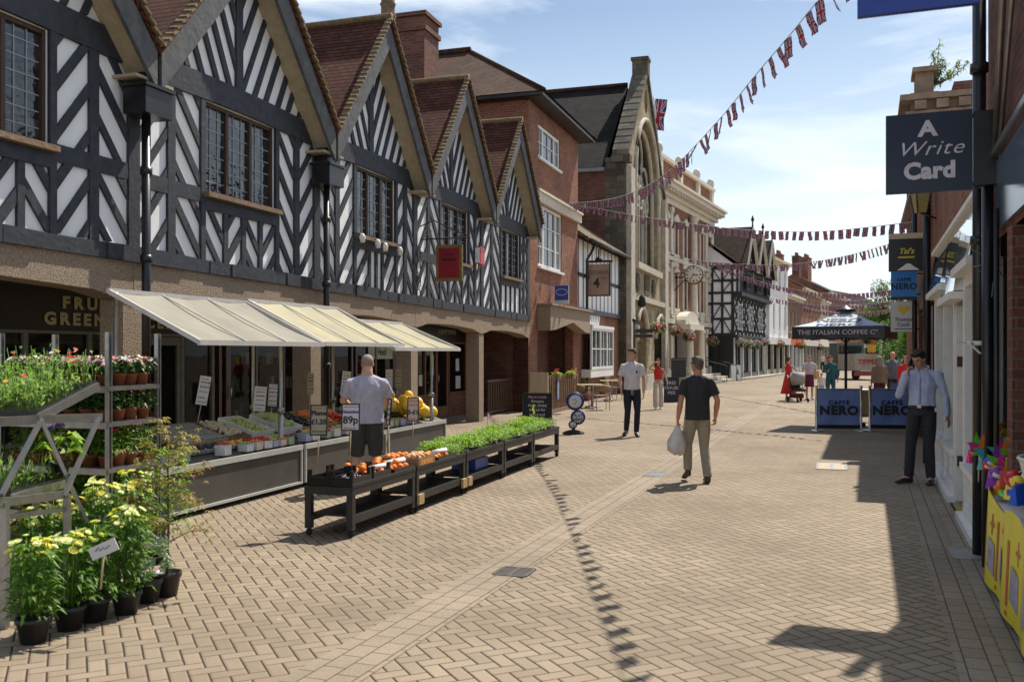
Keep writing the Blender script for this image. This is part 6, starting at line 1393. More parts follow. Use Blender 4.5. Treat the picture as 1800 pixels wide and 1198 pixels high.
# --- herb trays on the low tables
rr = random.Random(9); n = 0
hp = thing('herb_pot_tray', 'black tray packed with small pots of bright green herbs on the low tables', 'plant tray', (0, 0, 0), 0, 'herb trays on the low tables')
q = MB(); q.box((0, 0, .02), (.44, .24, .04)); q.build('tray_body', M_bpl, hp, False)
q = MB()
for i in range(5):
    for j in range(3): q.lathe((-.176+i*.088, -.08+j*.08, .03), [(.028, 0), (.037, .06), (.03, .058)], 8)
q.build('small_pots', M_plastic, hp, False); hp.children[-1]['kind'] = 'stuff'
q = MB()
for i in range(5):
    for j in range(3): foliage(q, (-.176+i*.088, -.08+j*.08, .07), .05, .05, .13, 24, rr.uniform(.055, .09), .026, rr, rr.uniform(.5, .9))
q.build('herbs', LG, hp, False)
hp2 = thing('herb_pot_tray', 'x', 'plant tray', (0, 0, 0), 0, 'herb trays on the low tables')
q = MB(); q.box((0, 0, .02), (.44, .24, .04)); q.build('tray_body', M_bpl, hp2, False)
q = MB()
for i in range(5):
    for j in range(3): foliage(q, (-.176+i*.088, -.08+j*.08, .05), .045, .045, .13, 44, .04, .012, rr, .8)
q.build('herbs', LH, hp2, False)
k = 0
for ti, (u0, u1) in enumerate(((13.4, 13.7), (13.8, 15.2), (15.28, 16.6), (16.7, 18.15))):
    m_ = max(1, int((u1-u0)/.46))
    for i in range(m_):
        for j in range(2):
            P = (hp, hp2)[(i+j+ti) % 2 if ti < 2 else (1 if (i*2+j) % 4 == 1 else 0)]
            lab = '%s herbs, %s row of the %s low table, %s tray' % ('broad green' if P is hp else 'fine leaved', ('back', 'front')[j], ('second', 'third', 'fourth', 'fifth')[ti], ('nearest', 'middle', 'farthest')[i])
            first = not P.get('u_', 0); P['u_'] = 1
            c = P if first else dup(P); c['label'] = lab
            if 'u_' in c.keys() and c is not P: del c['u_']
            c.location = FL(u0+.23+i*.465, 3.67+j*.26, ZT+.001); c.rotation_euler = (0, 0, RZL+(math.pi if rr.random() < .5 else 0)); c.scale = (1, 1, rr.uniform(.65, 1.05))
for i, (px, py, Z) in enumerate(((857, 728, 13.5), (908, 735, 14.6), (938, 712, 15.4))):
    t = thing('flower_spike', ('thin purple flower spike rising from the herbs left of centre', 'short spike with cream buds rising from the herbs', 'tall stem with small yellow flowers in front of the chalkboard')[i], 'flower', FL(FL.u(px, 3.75), 3.75, ZT+.08)); q = MB(); b0 = t.location; tp = Vector((b0.x, b0.y, HC+(HY-py)/F*b0.y+.02)); q.tube([b0, tp], .003, 4); q.build('stem', LM, t)
    q = MB(); 
    for k in range(14): z = b0.z+(tp.z-b0.z)*(.55+.45*k/14); flower(q, Vector((b0.x+rr.uniform(-.02, .02), b0.y, z)), .014, Vector((rr.gauss(0, 1), -1, rr.gauss(0, .5))), 5, .2, rr)
    q.build('blooms', (PL, PC, PY)[i], t)

for P in (hp, hp2):
    if 'u_' in P.keys(): del P['u_']
# ================================================================== PEOPLE
def V(*a): return Vector(a)
def hand(mb, w_, d, pn, ts, s=1.0, curl=.5, spread=.1):
    """w_ wrist, d direction of the fingers, pn palm side, ts thumb side"""
    d = d.normalized(); ts = (ts-d*ts.dot(d)).normalized(); pn = d.cross(ts)*(1 if d.cross(ts).dot(pn) > 0 else -1)
    k = w_+d*.085*s
    mb.tube([w_-d*.01*s, w_+d*.03*s, w_+d*.065*s, k], [(.026*s, .018*s), (.036*s, .018*s), (.041*s, .015*s), (.038*s, .012*s)], 10, ref=pn)
    for i, (o, ln) in enumerate(((.030, .066), (.010, .074), (-.010, .070), (-.029, .055))):
        b = k-d*.012*s+ts*o*s; c = curl*(1+.18*i); a = d+ts*o*spread*8
        p1 = b+(a*math.cos(c*.5)+pn*math.sin(c*.5)).normalized()*ln*.45*s; p2 = p1+(a*math.cos(c*1.3)+pn*math.sin(c*1.3)).normalized()*ln*.33*s; p3 = p2+(a*math.cos(c*2)+pn*math.sin(c*2)).normalized()*ln*.26*s
        mb.tube([b, p1, p2, p3], [.0095*s, .0092*s, .0085*s, .006*s], 7)
    b = w_+d*.025*s+ts*.026*s; p1 = b+(ts*.7+d*.7+pn*.25).normalized()*.038*s; p2 = p1+(ts*.25+d*.9+pn*.4).normalized()*.034*s
    mb.tube([b-ts*.008*s, p1, p2], [.013*s, .0105*s, .008*s], 7)
def limb(mb, ps, rs, n=10, ref=None): mb.tube(ps, rs, n, ref=ref); [mb.ball(p, (r if not isinstance(r, tuple) else min(r))*.99, 8, 6) for p, r in zip(ps[1:-1], rs[1:-1])]
def remesh(o, vox, it=3, fac=.5):
    m = o.modifiers.new('remesh', 'REMESH'); m.mode = 'VOXEL'; m.voxel_size = vox; m.use_smooth_shade = True
    s_ = o.modifiers.new('smooth', 'SMOOTH'); s_.iterations = it; s_.factor = fac
def cloth(name, c, c2=None, sc=14, rough=.85, b=.5):
    m = mat(name, c, rough, c2=c2, var=.14, scale=sc, bump=b, bscale=7, stretch=(1, 1, .55))
    for n_ in m.node_tree.nodes:
        if n_.type == 'BUMP': n_.inputs['Distance'].default_value = .07; n_.inputs['Strength'].default_value = min(1, b*1.2)
    return m
def person(label, loc, rz, H=1.75, vox=.012, top=None, topl='short', bot=None, botl='long', shoe=None, hairm=None, hair='short', skin=None, P=None, girth=1.0, hem=.93, yaw=0, pitch=0, face=True, lean=0, skirt=None, group=None, hw=1.0, cuff=None):
    """facing +y, +x is the person's right; P overrides joints given for a 1.75 m figure"""
    k = H/1.75; skin = skin or M_skin; g_ = girth
    J = dict(hr=(.09, 0, .93), hl=(-.09, 0, .93), kr=(.10, .02, .50), kl=(-.10, .02, .50), ar=(.10, -.02, .09), al=(-.10, -.02, .09), tr=(.13, .15, .03), tl=(-.13, .15, .03),
             sr=(.178, -.01, 1.41), sl=(-.178, -.01, 1.41), er=(.235, -.02, 1.13), el=(-.235, -.02, 1.13), wr=(.24, .06, .88), wl=(-.24, .06, .88), dr=(0, .15, -1), dl=(0, .15, -1), cr=.5, cl=.5, pr=(-1, 0, 0), pl=(1, 0, 0), nk=(0, -.02, 1.495), hd=(0, .02, 1.635), ch=(0, 0, 1.28), pv=(0, 0, .98))
    J.update(P or {})
    j = {a: (V(*b)*k if isinstance(b, tuple) and a[0] not in 'dp' or a == 'pv' else (V(*b) if isinstance(b, tuple) else b)) for a, b in J.items()}
    t = thing('person', label, 'person', loc, rz, group)
    HM = Matrix.Rotation(yaw, 3, 'Z') @ Matrix.Rotation(pitch, 3, 'X'); hc = j['hd']
    def h_(x, y, z): return hc+HM @ (V(x, y, z)*k)
    b = MB()
    b.ball(h_(0, -.012, .022), (.076*k*hw, .094*k, .092*k), 16, 11, rot=HM); b.ball(h_(0, .022, -.045), (.056*k*hw, .064*k, .070*k), 14, 9, rot=HM); b.ball(h_(0, .04, -.09), (.032*k, .032*k, .025*k), 10, 7, rot=HM)
    b.tube([h_(0, .076, .022), h_(0, .098, -.018), h_(0, .08, -.032)], [.007*k, .013*k, .011*k], 7); b.ball(h_(0, .074, -.058), (.024*k, .012*k, .010*k), 8, 5, rot=HM); b.ball(h_(0, .072, .034), (.05*k, .016*k, .011*k), 10, 5, rot=HM)
    for s_ in (-1, 1): b.ball(h_(s_*.076*hw, -.008, -.008), (.010*k, .022*k, .032*k), 8, 6, rot=HM); b.ball(h_(s_*.034, .056, -.02), (.022*k, .02*k, .02*k), 8, 6, rot=HM)
    b.tube([j['nk']-V(0, 0, .05*k), j['nk']+V(0, .005, .02)*k, h_(0, -.015, -.05)], [(.075*k*g_, .06*k), (.056*k*g_, .058*k*g_), (.054*k*g_, .058*k*g_)], 12, ref=(0, 1, 0))
    b.tube([j['pv']-V(0, 0, .1*k), j['pv'], j['pv']*.55+j['ch']*.45, j['ch'], j['nk']-V(0, 0, .07*k)], [(.13*k, .09*k), (.14*k*g_, .10*k), (.125*k*g_, .09*k*g_), (.15*k*g_, .105*k), (.11*k, .07*k)], 14, ref=(0, 1, 0))
    for s_ in 'rl':
        S_, E, W_ = j['s'+s_], j['e'+s_], j['w'+s_]
        limb(b, [S_*.85+j['ch']*.15, S_-V(0, 0, .025)*k, (S_+E)/2, E, E*.65+W_*.35, W_], [.04*k, .042*k*g_, .045*k*g_, .037*k*g_, .040*k*g_, .026*k])
        if J.get('hand'+s_, True): hand(b, W_, j['d'+s_], j['p'+s_], V(0, 1, .1) if abs(j['d'+s_].normalized().y) < .8 else V(0, 0, 1), k*1.05, j['c'+s_])
        Hh, K, A, T = j['h'+s_], j['k'+s_], j['a'+s_], j['t'+s_]
        limb(b, [Hh, (Hh+K)/2, K, K*.62+A*.38, A], [.085*k*g_, .07*k*g_, .052*k, .053*k*g_, .034*k]); b.tube([A-(T-A)*.25+V(0, 0, -.03*k), A*.5+T*.5, T], [.034*k, .036*k, .025*k], 8)
    bo = b.build('body', skin, t, False); remesh(bo, vox*.8, 2)
    if top:
        c = MB(); e = 1.0
        hemp = j['pv']+V(0, 0, (hem-.98)*k)
        c.tube([hemp, j['pv']+V(0, 0, .05*k), j['pv']*.5+j['ch']*.5, j['ch'], j['ch']*.42+j['nk']*.58-V(0, 0, .02*k), j['nk']+V(0, 0, -.005*k)], [(.172*k*g_, .122*k*g_), (.165*k*g_, .120*k*g_), (.160*k*g_, .118*k*g_*1.04), (.178*k*g_, .125*k*g_), (.145*k*g_, .100*k*g_), (.070*k, .064*k)], 20, ref=(0, 1, 0))
        for s_ in 'rl':
            S_, E, W_ = j['s'+s_], j['e'+s_], j['w'+s_]
            if topl != 'none': c.ball(S_+V(0, 0, -.022)*k, .062*k*g_, 10, 7); c.tube([j['nk']*.9+S_*.1+V(0, 0, -.02*k), j['nk']*.45+S_*.55+V(0, 0, -.028*k), S_+V(0, 0, -.03)*k], [.05*k, .052*k*g_, .058*k*g_], 10)
            if topl == 'short': c.tube([S_+V(0, 0, -.02)*k, S_*.5+E*.5, S_*.28+E*.72], [.062*k*g_, .064*k*g_, .068*k*g_], 12)
            if topl == 'long': limb(c, [S_, S_*.5+E*.5, E, E*.5+W_*.5, W_*1.0], [.062*k*g_, .058*k*g_, .052*k*g_, .047*k, .038*k])
        to = c.build('shirt' if topl != 'none' else 'top', top, t, False); remesh(to, vox, 2)
    if cuff:
        c = MB(); 
        for pts, r in cuff: c.tube([V(*p)*k for p in pts], r, 8)
        c.build('collar_and_placket', top, t, False)
    if bot and not skirt:
        c = MB(); c.tube([j['pv']+V(0, 0, .07*k), j['pv'], j['pv']-V(0, 0, .10*k)], [(.145*k*g_, .100*k*g_), (.152*k*g_, .108*k*g_), (.145*k*g_, .108*k*g_)], 18, ref=(0, 1, 0))
        for s_ in 'rl':
            Hh, K, A = j['h'+s_], j['k'+s_], j['a'+s_]; wd = J.get('wide', 1)
            if botl == 'long': limb(c, [Hh, Hh*.5+K*.5, K, K*.5+A*.5, A+V(0, 0, .0)], [.088*k*g_, .087*k*g_, .068*k*wd, .066*k*wd, .060*k*wd**1.7], 12)
            else: limb(c, [Hh, Hh*.5+K*.5, K, K*.86+A*.14], [.095*k*g_, .09*k*g_, .078*k*g_, .080*k*g_], 12)
        bo_ = c.build('trousers' if botl == 'long' else 'shorts', bot, t, False); remesh(bo_, vox, 2)
    if skirt:
        m_, z1, r1 = skirt; c = MB(); c.tube([j['pv']+V(0, 0, .12*k), j['pv'], j['pv']*.5+V(0, 0, z1*k*.5), V(0, 0, z1*k)], [(.13*k, .1*k), (.17*k, .13*k), ((.17+r1)/2*k, (.15+r1)/2*k), (r1*k*1.1, r1*k)], 20, ref=(0, 1, 0)); c.build('skirt', m_, t, False)
    for s_ in 'rl':
        A, T = j['a'+s_], j['t'+s_]; d = (T-A); d.z = 0; d = d.normalized(); c = MB(); tz = (T.z-.03*k)
        up = V(0, 0, 1); hl = A-d*.045*k+V(0, 0, -.045*k); to_ = T+d*.03*k
        c.tube([hl-d*.02*k, hl, A*.55+T*.45+V(0, 0, -.012*k), T+V(0, 0, .004), to_, to_+d*.028*k-V(0, 0, .004)], [(.018*k, .02*k), (.037*k, .042*k), (.040*k, .040*k), (.047*k, .030*k), (.038*k, .024*k), (.012*k, .012*k)], 12, ref=up)
        c.tube([A-d*.01*k+V(0, 0, .01), A-d*.01*k-V(0, 0, .05*k)], [.042*k, .044*k], 10)
        o = c.build('shoe', shoe or M_blackm, t, False); remesh(o, vox, 2)
    if hairm:
        c = MB()
        c.ball(h_(0, -.024, .036), (.083*k*hw, .095*k, .090*k), 16, 10, rot=HM)
        if hair in ('short', 'long', 'up'): c.ball(h_(0, .028, .085), (.062*k*hw, .055*k, .035*k), 12, 8, rot=HM, jit=.03); c.ball(h_(0, -.055, -.02), (.066*k*hw, .05*k, .06*k), 12, 8, rot=HM)
        if hair == 'short':
            for s_ in (-1, 1): c.ball(h_(s_*.07*hw, -.005, .03), (.014*k, .035*k, .035*k), 8, 6, rot=HM)
            rr = random.Random(int(H*1000)); [c.ball(h_(rr.uniform(-.06, .06), rr.uniform(-.06, .07), .105), (.02*k, .03*k, .014*k), 6, 4, rot=HM) for _ in range(16)]
        if hair == 'long':
            for s_ in (-1, 1): c.tube([h_(s_*.06, .02, .07), h_(s_*.085, .0, 0), h_(s_*.08, -.02, -.12), h_(s_*.07, -.03, -.2)], [.025*k, .026*k, .034*k, .02*k], 8)
            c.tube([h_(0, -.06, .05), h_(0, -.08, -.08), h_(0, -.085, -.2), h_(0, -.07, -.26)], [(.08*k, .05*k), (.09*k, .04*k), (.08*k, .035*k), (.04*k, .02*k)], 12, ref=(0, 1, 0))
        if hair == 'up': c.ball(h_(0, -.09, .08), .045*k, 9, 7)
        ho = c.build('hair', hairm, t, False); remesh(ho, vox*.8, 1)
    if face:
        c = MB(); 
        for s_ in (-1, 1):
            e = MB(); e.ball(h_(s_*.031, .074, .006), (.0135*k, .008*k, .0075*k), 8, 6, rot=HM); eo = e.build('eye', mat('eye_white', (.55, .5, .46), .3), t, False); e = MB(); e.ball(h_(s_*.031, .081, .006), (.006*k, .004*k, .006*k), 7, 5, rot=HM); e.build('iris', mat('eye_dark', (.02, .015, .01), .2), eo, False)
            c.tube([h_(s_*.015, .084, .030), h_(s_*.032, .084, .036), h_(s_*.05, .070, .030)], [.0035*k, .005*k, .003*k], 5)
        c.build('eyebrows', hairm or mat('brow', (.08, .05, .03), .8), t, False)
        c = MB(); c.ball(h_(0, .083, -.059), (.021*k, .007*k, .007*k), 8, 5, rot=HM); c.build('lips', mat('lips', (.42, .14, .12), .5), t, False)
    return t
HB = lambda n, c: mat(n, c, .75, var=.3, scale=25, bump=.8, bscale=50)
M_hgrey = HB('grey_brown_hair', (.11, .085, .06)); M_hbr = HB('brown_hair', (.07, .035, .02)); M_hdk = HB('dark_hair', (.025, .016, .012)); M_hbl = HB('blond_hair', (.30, .2, .1)); M_hgr = HB('grey_hair', (.26, .24, .21)); M_hbz = mat('cropped_hair', (.30, .23, .19), .8, var=.15, scale=40)
M_navy = cloth('navy_cloth', (.012, .014, .028)); M_char = cloth('charcoal_trousers', (.022, .024, .03)); M_blu = cloth('pale_blue_shirt', (.44, .50, .68), b=.7); M_lil = cloth('lilac_grey_shirt', (.42, .41, .49), b=.8)
M_wht = cloth('white_tee', (.60, .57, .60), b=.8); M_pol = cloth('dark_polo', (.022, .024, .028), b=.8); M_beig = cloth('stone_trousers', (.30, .26, .19), b=.9); M_crm = cloth('cream_trousers', (.55, .5, .42), b=.8); M_redc = cloth('red_cloth', (.60, .03, .03))
def at(px, py): return G(px, py)
# stallholder seen from behind
sp_ = FL(FL.u(645, 2.72), 2.72, 0)
stl = person('heavy man in lilac grey shirt and dark shorts, seen from behind at the fruit stall', sp_, R(12), 1.74, .011, M_lil, 'short', cloth('dark_shorts', (.045, .042, .036)), 'short', mat('tan_shoe', (.25, .15, .09), .7), M_hbz, 'buzz', M_skin,
       dict(sr=(.205, 0, 1.385), sl=(-.205, 0, 1.385), er=(.30, .12, 1.15), el=(-.30, .10, 1.15), wr=(.20, .35, 1.02), wl=(-.18, .34, 1.05), dr=(-.4, 1, -.2), dl=(.4, 1, -.2), pr=(0, 0, -1), pl=(0, 0, -1), ar=(.14, -.02, .09), al=(-.16, 0, .09), kr=(.12, .02, .5), kl=(-.13, .02, .5), tr=(.17, .15, .03), tl=(-.2, .16, .03), hd=(.01, .03, 1.628)), girth=1.30, hem=.86, yaw=R(-10), face=True)
# man in dark polo walking away with a carrier bag
wk = person('man in dark short sleeved shirt and stone trousers walking away with a white carrier bag', G(1226, 847), R(4), 1.71, .010, M_pol, 'short', M_beig, 'long', mat('brown_sandal', (.08, .035, .02), .6), M_hgrey, 'short', M_skin2,
       dict(kr=(.10, .02, .50), ar=(.10, -.16, .09), tr=(.12, .0, .03), kl=(-.10, .15, .52), al=(-.11, .10, .16), tl=(-.12, .24, .04), er=(.27, -.05, 1.14), wr=(.27, .06, .90), el=(-.24, -.02, 1.14), wl=(-.27, .03, .88), dl=(0, .02, -1), dr=(.05, .25, -1), cl=1.5, cr=.8, hd=(0, .03, 1.635)), girth=1.06, hem=.87, yaw=R(22), pitch=R(-4))
q = MB(); hc = V(0, .03, 1.635)*1.71/1.75; HMx = Matrix.Rotation(R(22), 3, 'Z')
for s_ in (-1, 1): q.tube([hc+HMx @ V(s_*.078, -.01, .02), hc+HMx @ V(s_*.072, .07, .018), hc+HMx @ V(s_*.02, .09, .015)], .003, 5)
q.build('glasses', M_blackm, wk, False)
wl = wk.matrix_basis @ V(-.27*.977, .03*.977, .80*.977)
bg_ = thing('carrier_bag', 'white plastic carrier bag hanging from the hand of the man walking away', 'bag', (wl.x, wl.y, .38)); q = MB(); z0 = .0
q.tube([(0, 0, 0), (0, 0, .03), (.0, 0, .14), (0, 0, .27), (.0, 0, .36), (0, 0, .44)], [(.05, .04), (.135, .085), (.15, .09), (.10, .06), (.05, .03), (.015, .012)], 16, ref=(0, 1, 0))
for v in q.v: a = math.atan2(v.y, v.x); f = 1+.10*math.sin(a*5+v.z*9)+.06*math.sin(a*9-v.z*14); v.x *= f; v.y *= f; v.z += .02*math.sin(a*3)
q.build('bag_body', mat('white_polythene', (.62, .58, .54), .35, var=.12, scale=9, bump=.9, bscale=12, trans=.0), bg_, False); bg_.rotation_euler = (0, R(6), R(30)); bg_.location.x -= .02
q = MB(); q.ball((.02, .02, .40), (.03, .025, .03), 8, 6); q.build('red_handle_wrap', M_redk, bg_, False)
# man in white t-shirt
wt_ = person('tall man in white t-shirt and navy joggers walking towards the camera, head turned aside', G(1111, 766), R(176), 1.85, .011, M_wht, 'short', M_navy, 'long', M_black, M_hbr, 'short', M_skin,
       dict(kr=(.09, .06, .50), ar=(.11, -.10, .11), tr=(.16, .06, .03), kl=(-.10, .10, .50), al=(-.08, .10, .09), tl=(-.10, .26, .03), er=(.245, -.04, 1.13), wr=(.22, .08, .93), el=(-.235, -.03, 1.13), wl=(-.23, .03, .87), cr=.9, wide=.92), girth=.98, hem=.93, yaw=R(-38), pitch=R(-3))
q = MB(); q.tube([(-.01, .135, 1.0), (-.015, .15, .93), (-.012, .145, .86)], .005, 5); q.tube([(.012, .135, 1.0), (.018, .15, .94), (.02, .145, .88)], .005, 5); q.build('drawstring', M_wwhite, wt_, False)
q = MB(); q.ball((-.09, .133, 1.36), (.02, .004, .03), 6, 4); q.build('chest_logo', M_navy, wt_, False)
# woman in red top
person('woman in red sleeveless top and cream wide trousers shading her eyes with one hand', G(1157, 719), R(172), 1.58, .013, M_redc, 'none', M_crm, 'long', M_wwhite, M_hbr, 'long', M_skin,
       dict(sr=(.16, -.01, 1.40), sl=(-.16, -.01, 1.40), er=(.29, .14, 1.42), wr=(.12, .20, 1.62), dr=(-1, -.2, .3), pr=(0, 1, -.3), el=(-.25, .0, 1.14), wl=(-.31, .08, .93), kr=(.10, .10, .5), ar=(.09, .14, .09), tr=(.1, .3, .03), kl=(-.09, .0, .5), al=(-.1, -.12, .1), tl=(-.1, .04, .03), wide=1.25), girth=.86, hem=1.06, yaw=R(4))
# man on the phone in the shade
ph = person('man in pale blue shirt, head bowed, talking on a phone by the white shopfront', G(1621, 850), R(140), 1.83, .010, M_blu, 'long', M_char, 'long', mat('brown_shoe', (.05, .02, .015), .35), M_hdk, 'short', M_skin,
       dict(sr=(.19, 0, 1.42), sl=(-.19, -.02, 1.42), er=(.25, .12, 1.14), wr=(.115, .22, 1.40), dr=(-.15, -.35, 1), pr=(-1, -.2, 0), cr=1.0, el=(-.27, -.05, 1.14), wl=(-.30, .02, .88), dl=(-.45, .35, -1), cl=.35, kr=(.13, .04, .50), ar=(.16, .02, .09), tr=(.24, .17, .03), kl=(-.09, .02, .5), al=(-.10, -.02, .09), tl=(-.13, .15, .03), hd=(.02, .085, 1.605), nk=(0, .0, 1.475)), girth=1.0, hem=1.0, yaw=R(-12), pitch=R(-32))
q = MB(); hh = V(.095, .155, 1.55)*1.83/1.75; q.box(hh, (.012, .075, .14), rz=R(-10), rx=R(35)); q.build('phone_', M_black, ph, False); bpy.data.objects['phone_'].name = 'held_phone'
q = MB(); q.tube([(0.155*math.cos(a)*1.06, .118*math.sin(a)*1.06+.0, 1.045) for a in [i*math.pi/9 for i in range(19)]], .016, 6); q.build('belt', mat('leather_belt', (.04, .02, .015), .4), ph, False)
q = MB(); q.box((0, .13, 1.045), (.05, .014, .036)); q.build('buckle', M_steel, ph, False)
q = MB(); 
q.tube([(-.05, .05, 1.54), (-.085, .0, 1.56), (-.06, -.06, 1.58), (0, -.075, 1.585), (.06, -.06, 1.58), (.085, 0, 1.56), (.05, .05, 1.54), (.02, .085, 1.50)], [.016]*8, 6); q.tube([(0, .075, 1.5), (0, .14, 1.35), (0, .138, 1.2), (0, .128, 1.08)], [(.016, .006)]*4, 6); q.build('collar', M_blu, ph, False)
# group in the sun further up the street
M_pat = mat('patterned_blouse', (.22, .2, .3), .8, c2=(.7, .66, .62), scale=60); M_pred = mat('red_floral_dress', (.55, .02, .04), .8, c2=(.62, .05, .03), scale=18)
person('woman in a long red sleeveless dress holding the pushchair', G(1386, 704), R(-60), 1.62, .02, M_pred, 'none', None, 'long', M_wwhite, M_hbr, 'up', M_skin, dict(er=(.25, .16, 1.2), wr=(.22, .38, 1.06), el=(-.25, .1, 1.18), wl=(-.2, .33, 1.05), dr=(0, 1, -.1), dl=(0, 1, -.1)), girth=.9, skirt=(M_pred, .28, .30))
person('woman in patterned blouse and dark skirt beside the pushchair', G(1423, 702), R(165), 1.66, .02, M_pat, 'short', None, 'long', mat('tan_sandal', (.3, .15, .1), .7), M_hbl, 'short', M_skin, dict(er=(.26, .08, 1.16), wr=(.3, .25, 1.02)), girth=1.02, hem=.95, skirt=(mat('plum_skirt', (.09, .01, .05), .8), .52, .17))
q = thing('handbag', 'yellow tan shoulder bag at the side of the woman in patterned blouse', 'bag', G(1434, 702)+V(0, -.05, .78)); m_ = MB(); m_.hexa([(-.12, -.06, 0), (.12, -.06, 0), (.12, .06, 0), (-.12, .06, 0), (-.09, -.03, .3), (.09, -.03, .3), (.09, .03, .3), (-.09, .03, .3)]); m_.build('bag_body', mat('tan_leather', (.5, .36, .12), .5), q, False); m_ = MB(); m_.tube([(-.08, 0, .29), (-.04, 0, .55), (.04, 0, .55), (.08, 0, .29)], .01, 5); m_.build('strap', MATS['tan_leather'], q, False)
M_teal = cloth('teal_cloth', (.012, .09, .12))
person('small child in a white top between the two women', G(1444, 701), R(175), 1.0, .02, M_wht, 'short', cloth('pale_shorts', (.35, .4, .5)), 'short', M_wwhite, M_hbl, 'short', M_skin, girth=1.05, hw=1.25)
person('woman in teal cardigan and black scarf with a handbag on her arm', G(1460, 708), R(170), 1.66, .02, M_teal, 'long', M_teal, 'long', M_blackm, M_hbr, 'short', M_skin, dict(er=(.27, .06, 1.16), wr=(.14, .25, 1.16), dr=(-.3, .4, 1)), girth=1.0, hem=.85)
sc_ = bpy.data.objects[-1] if False else None
person('woman with long grey hair and brown jumper seen from behind near the umbrella', G(1546, 722), R(8), 1.66, .02, cloth('brown_jumper', (.17, .13, .10)), 'long', cloth('dark_plum', (.04, .01, .02)), 'long', M_blackm, M_hgr, 'long', M_skin, girth=1.12, hem=.9)
person('bald man in grey-blue t-shirt facing the camera beyond the barrier', G(1569, 714), R(185), 1.80, .02, cloth('grey_blue_tee', (.09, .14, .17)), 'short', M_char, 'long', M_blackm, None, 'none', M_skin, girth=1.15, hem=.88)
person('person in red jacket partly hidden behind the man on the phone', G(1592, 716), R(170), 1.66, .02, M_redc, 'long', M_char, 'long', M_blackm, M_hbl, 'short', M_skin, girth=1.0)
for px, py, H_, c_, lab in ((1446, 652.5, 1.7, M_wht, 'distant person in white beneath the far shopfronts, left of three'), (1457, 650, 1.66, M_redc, 'distant person in red beneath the far shopfronts, middle of three'), (1468, 652, 1.7, cloth('grey_top', (.3, .3, .33)), 'distant person in grey beneath the far shopfronts, right of three')):
    person(lab, G(px, py), R(170), H_, .04, c_, 'short', M_navy, 'long', M_blackm, M_hbr, 'short', M_skin, face=False)
# pushchair
pcx = thing('pushchair', 'black pushchair with a pale grey hood between the two women', 'pushchair', G(1403, 706), R(190))
q = MB(); 
for s_ in (-1, 1): q.tube([(s_*.22, -.42, 1.0), (s_*.22, -.05, .45), (s_*.22, .35, .1)], .013, 6); q.tube([(s_*.22, -.3, .1), (s_*.22, .0, .5), (s_*.22, .1, .75)], .013, 6)
q.tube([(-.22, -.42, 1.0), (.22, -.42, 1.0)], .018, 6); q.build('frame', M_black, pcx, False)
for x, y, r in ((-.25, -.3, .1), (.25, -.3, .1), (-.2, .35, .075), (.2, .35, .075)): q = MB(); q.lathe((x-.015, y, r), [(r*.4, 0), (r, .004), (r, .026), (r*.4, .03)], 14, ax=(1, 0, 0)); q.build('wheel', M_blackm, pcx, False)
q = MB(); q.hexa([(-.19, -.2, .42), (.19, -.2, .42), (.19, .25, .38), (-.19, .25, .38), (-.19, -.16, .52), (.19, -.16, .52), (.19, .27, .46), (-.19, .27, .46)]); q.hexa([(-.19, -.3, .9), (.19, -.3, .9), (.19, -.18, .45), (-.19, -.18, .45), (-.19, -.34, .92), (.19, -.34, .92), (.19, -.24, .43), (-.19, -.24, .43)]); q.build('seat', M_blackm, pcx, False)
q = MB(); q.tube([(-.2, -.05, .82), (0, -.05, .84), (.2, -.05, .82)], [(.2, .24)]*3, 14, ref=(0, 0, 1)); q.build('hood', mat('hood_grey', (.35, .34, .32), .8), pcx, False)
q = MB(); q.box((0, -.1, .22), (.34, .4, .16)); q.build('basket', mat('basket_dark_red', (.12, .01, .02), .8), pcx, False)
# ================================================================== SIGNS, BUNTING, STREET FURNITURE
def wpx(fr, u, px):
    a = fr(u, 0, 0); k = (px-900)/F; return (k*a.y-a.x)/(fr.n.x-k*fr.n.y)
def zat(fr, u, w, py): return HC+(HY-py)/F*fr(u, w, 0).y
XR = -FR.n                                # reading direction of signs that stick out from the right wall
M_nav = mat('navy_sign', (.006, .014, .036), .35, var=.1); M_lav = mat('pale_lettering', (.62, .58, .62), .6)
def proj(name, label, u, pl, pr, z0, z1, m, th=.05, frm=None, side_m=None):
    w1, w0 = wpx(FR, u, pl), wpx(FR, u, pr); t = thing(name, label, 'sign', FR(u, 0, z0))
    q = MB(); q.fb(FR, u-th/2, u+th/2, w0, w1, z0, z1); q.build('sign_panel', m, t)
    q = MB()
    for z in (z0+.05, z1-.05): q.tube([FR(u, -.0, z), FR(u, w0+.02, z)], .015, 6)
    q.build('bracket', M_black, t); return t, w0, w1
c, w0, w1 = proj('card_shop_sign', 'navy projecting sign reading A Write Card in pale letters', 8.114, 1557, 1709, 3.09, 3.745, M_nav)
u = 8.114-.027; o = lambda f, z: FR(u, w1+(w0-w1)*f, z)
text(c, 'A', .175, o(.49, 3.555), XR, (0, 0, 1), M_lav, off=.007, sx=1.15)
text(c, 'Write', .165, o(.51, 3.395), XR, (0, 0, 1), M_lav, off=-.001, shear=.35, sp=1.1, sx=1.15)
text(c, 'Card', .185, o(.51, 3.205), XR, (0, 0, 1), M_lav, off=.0085, sx=1.0, sp=1.05)
q = MB(); q.fb(FR, 8.06, 8.17, .03, w0-.005, 3.12, 3.72); q.build('side_box', M_black, c)
c, w0, w1 = proj('blue_sign', 'corner of a plain deep blue projecting sign at the very top of the view', 5.475, 1507, 1720, 3.72, 4.4, mat('royal_blue', (.012, .04, .26), .4))
c, w0, w1 = proj('nail_bar_sign', 'black projecting sign with yellow script and a white dome shape', 18.1, 1562, 1624, 3.24, 3.9, M_black)
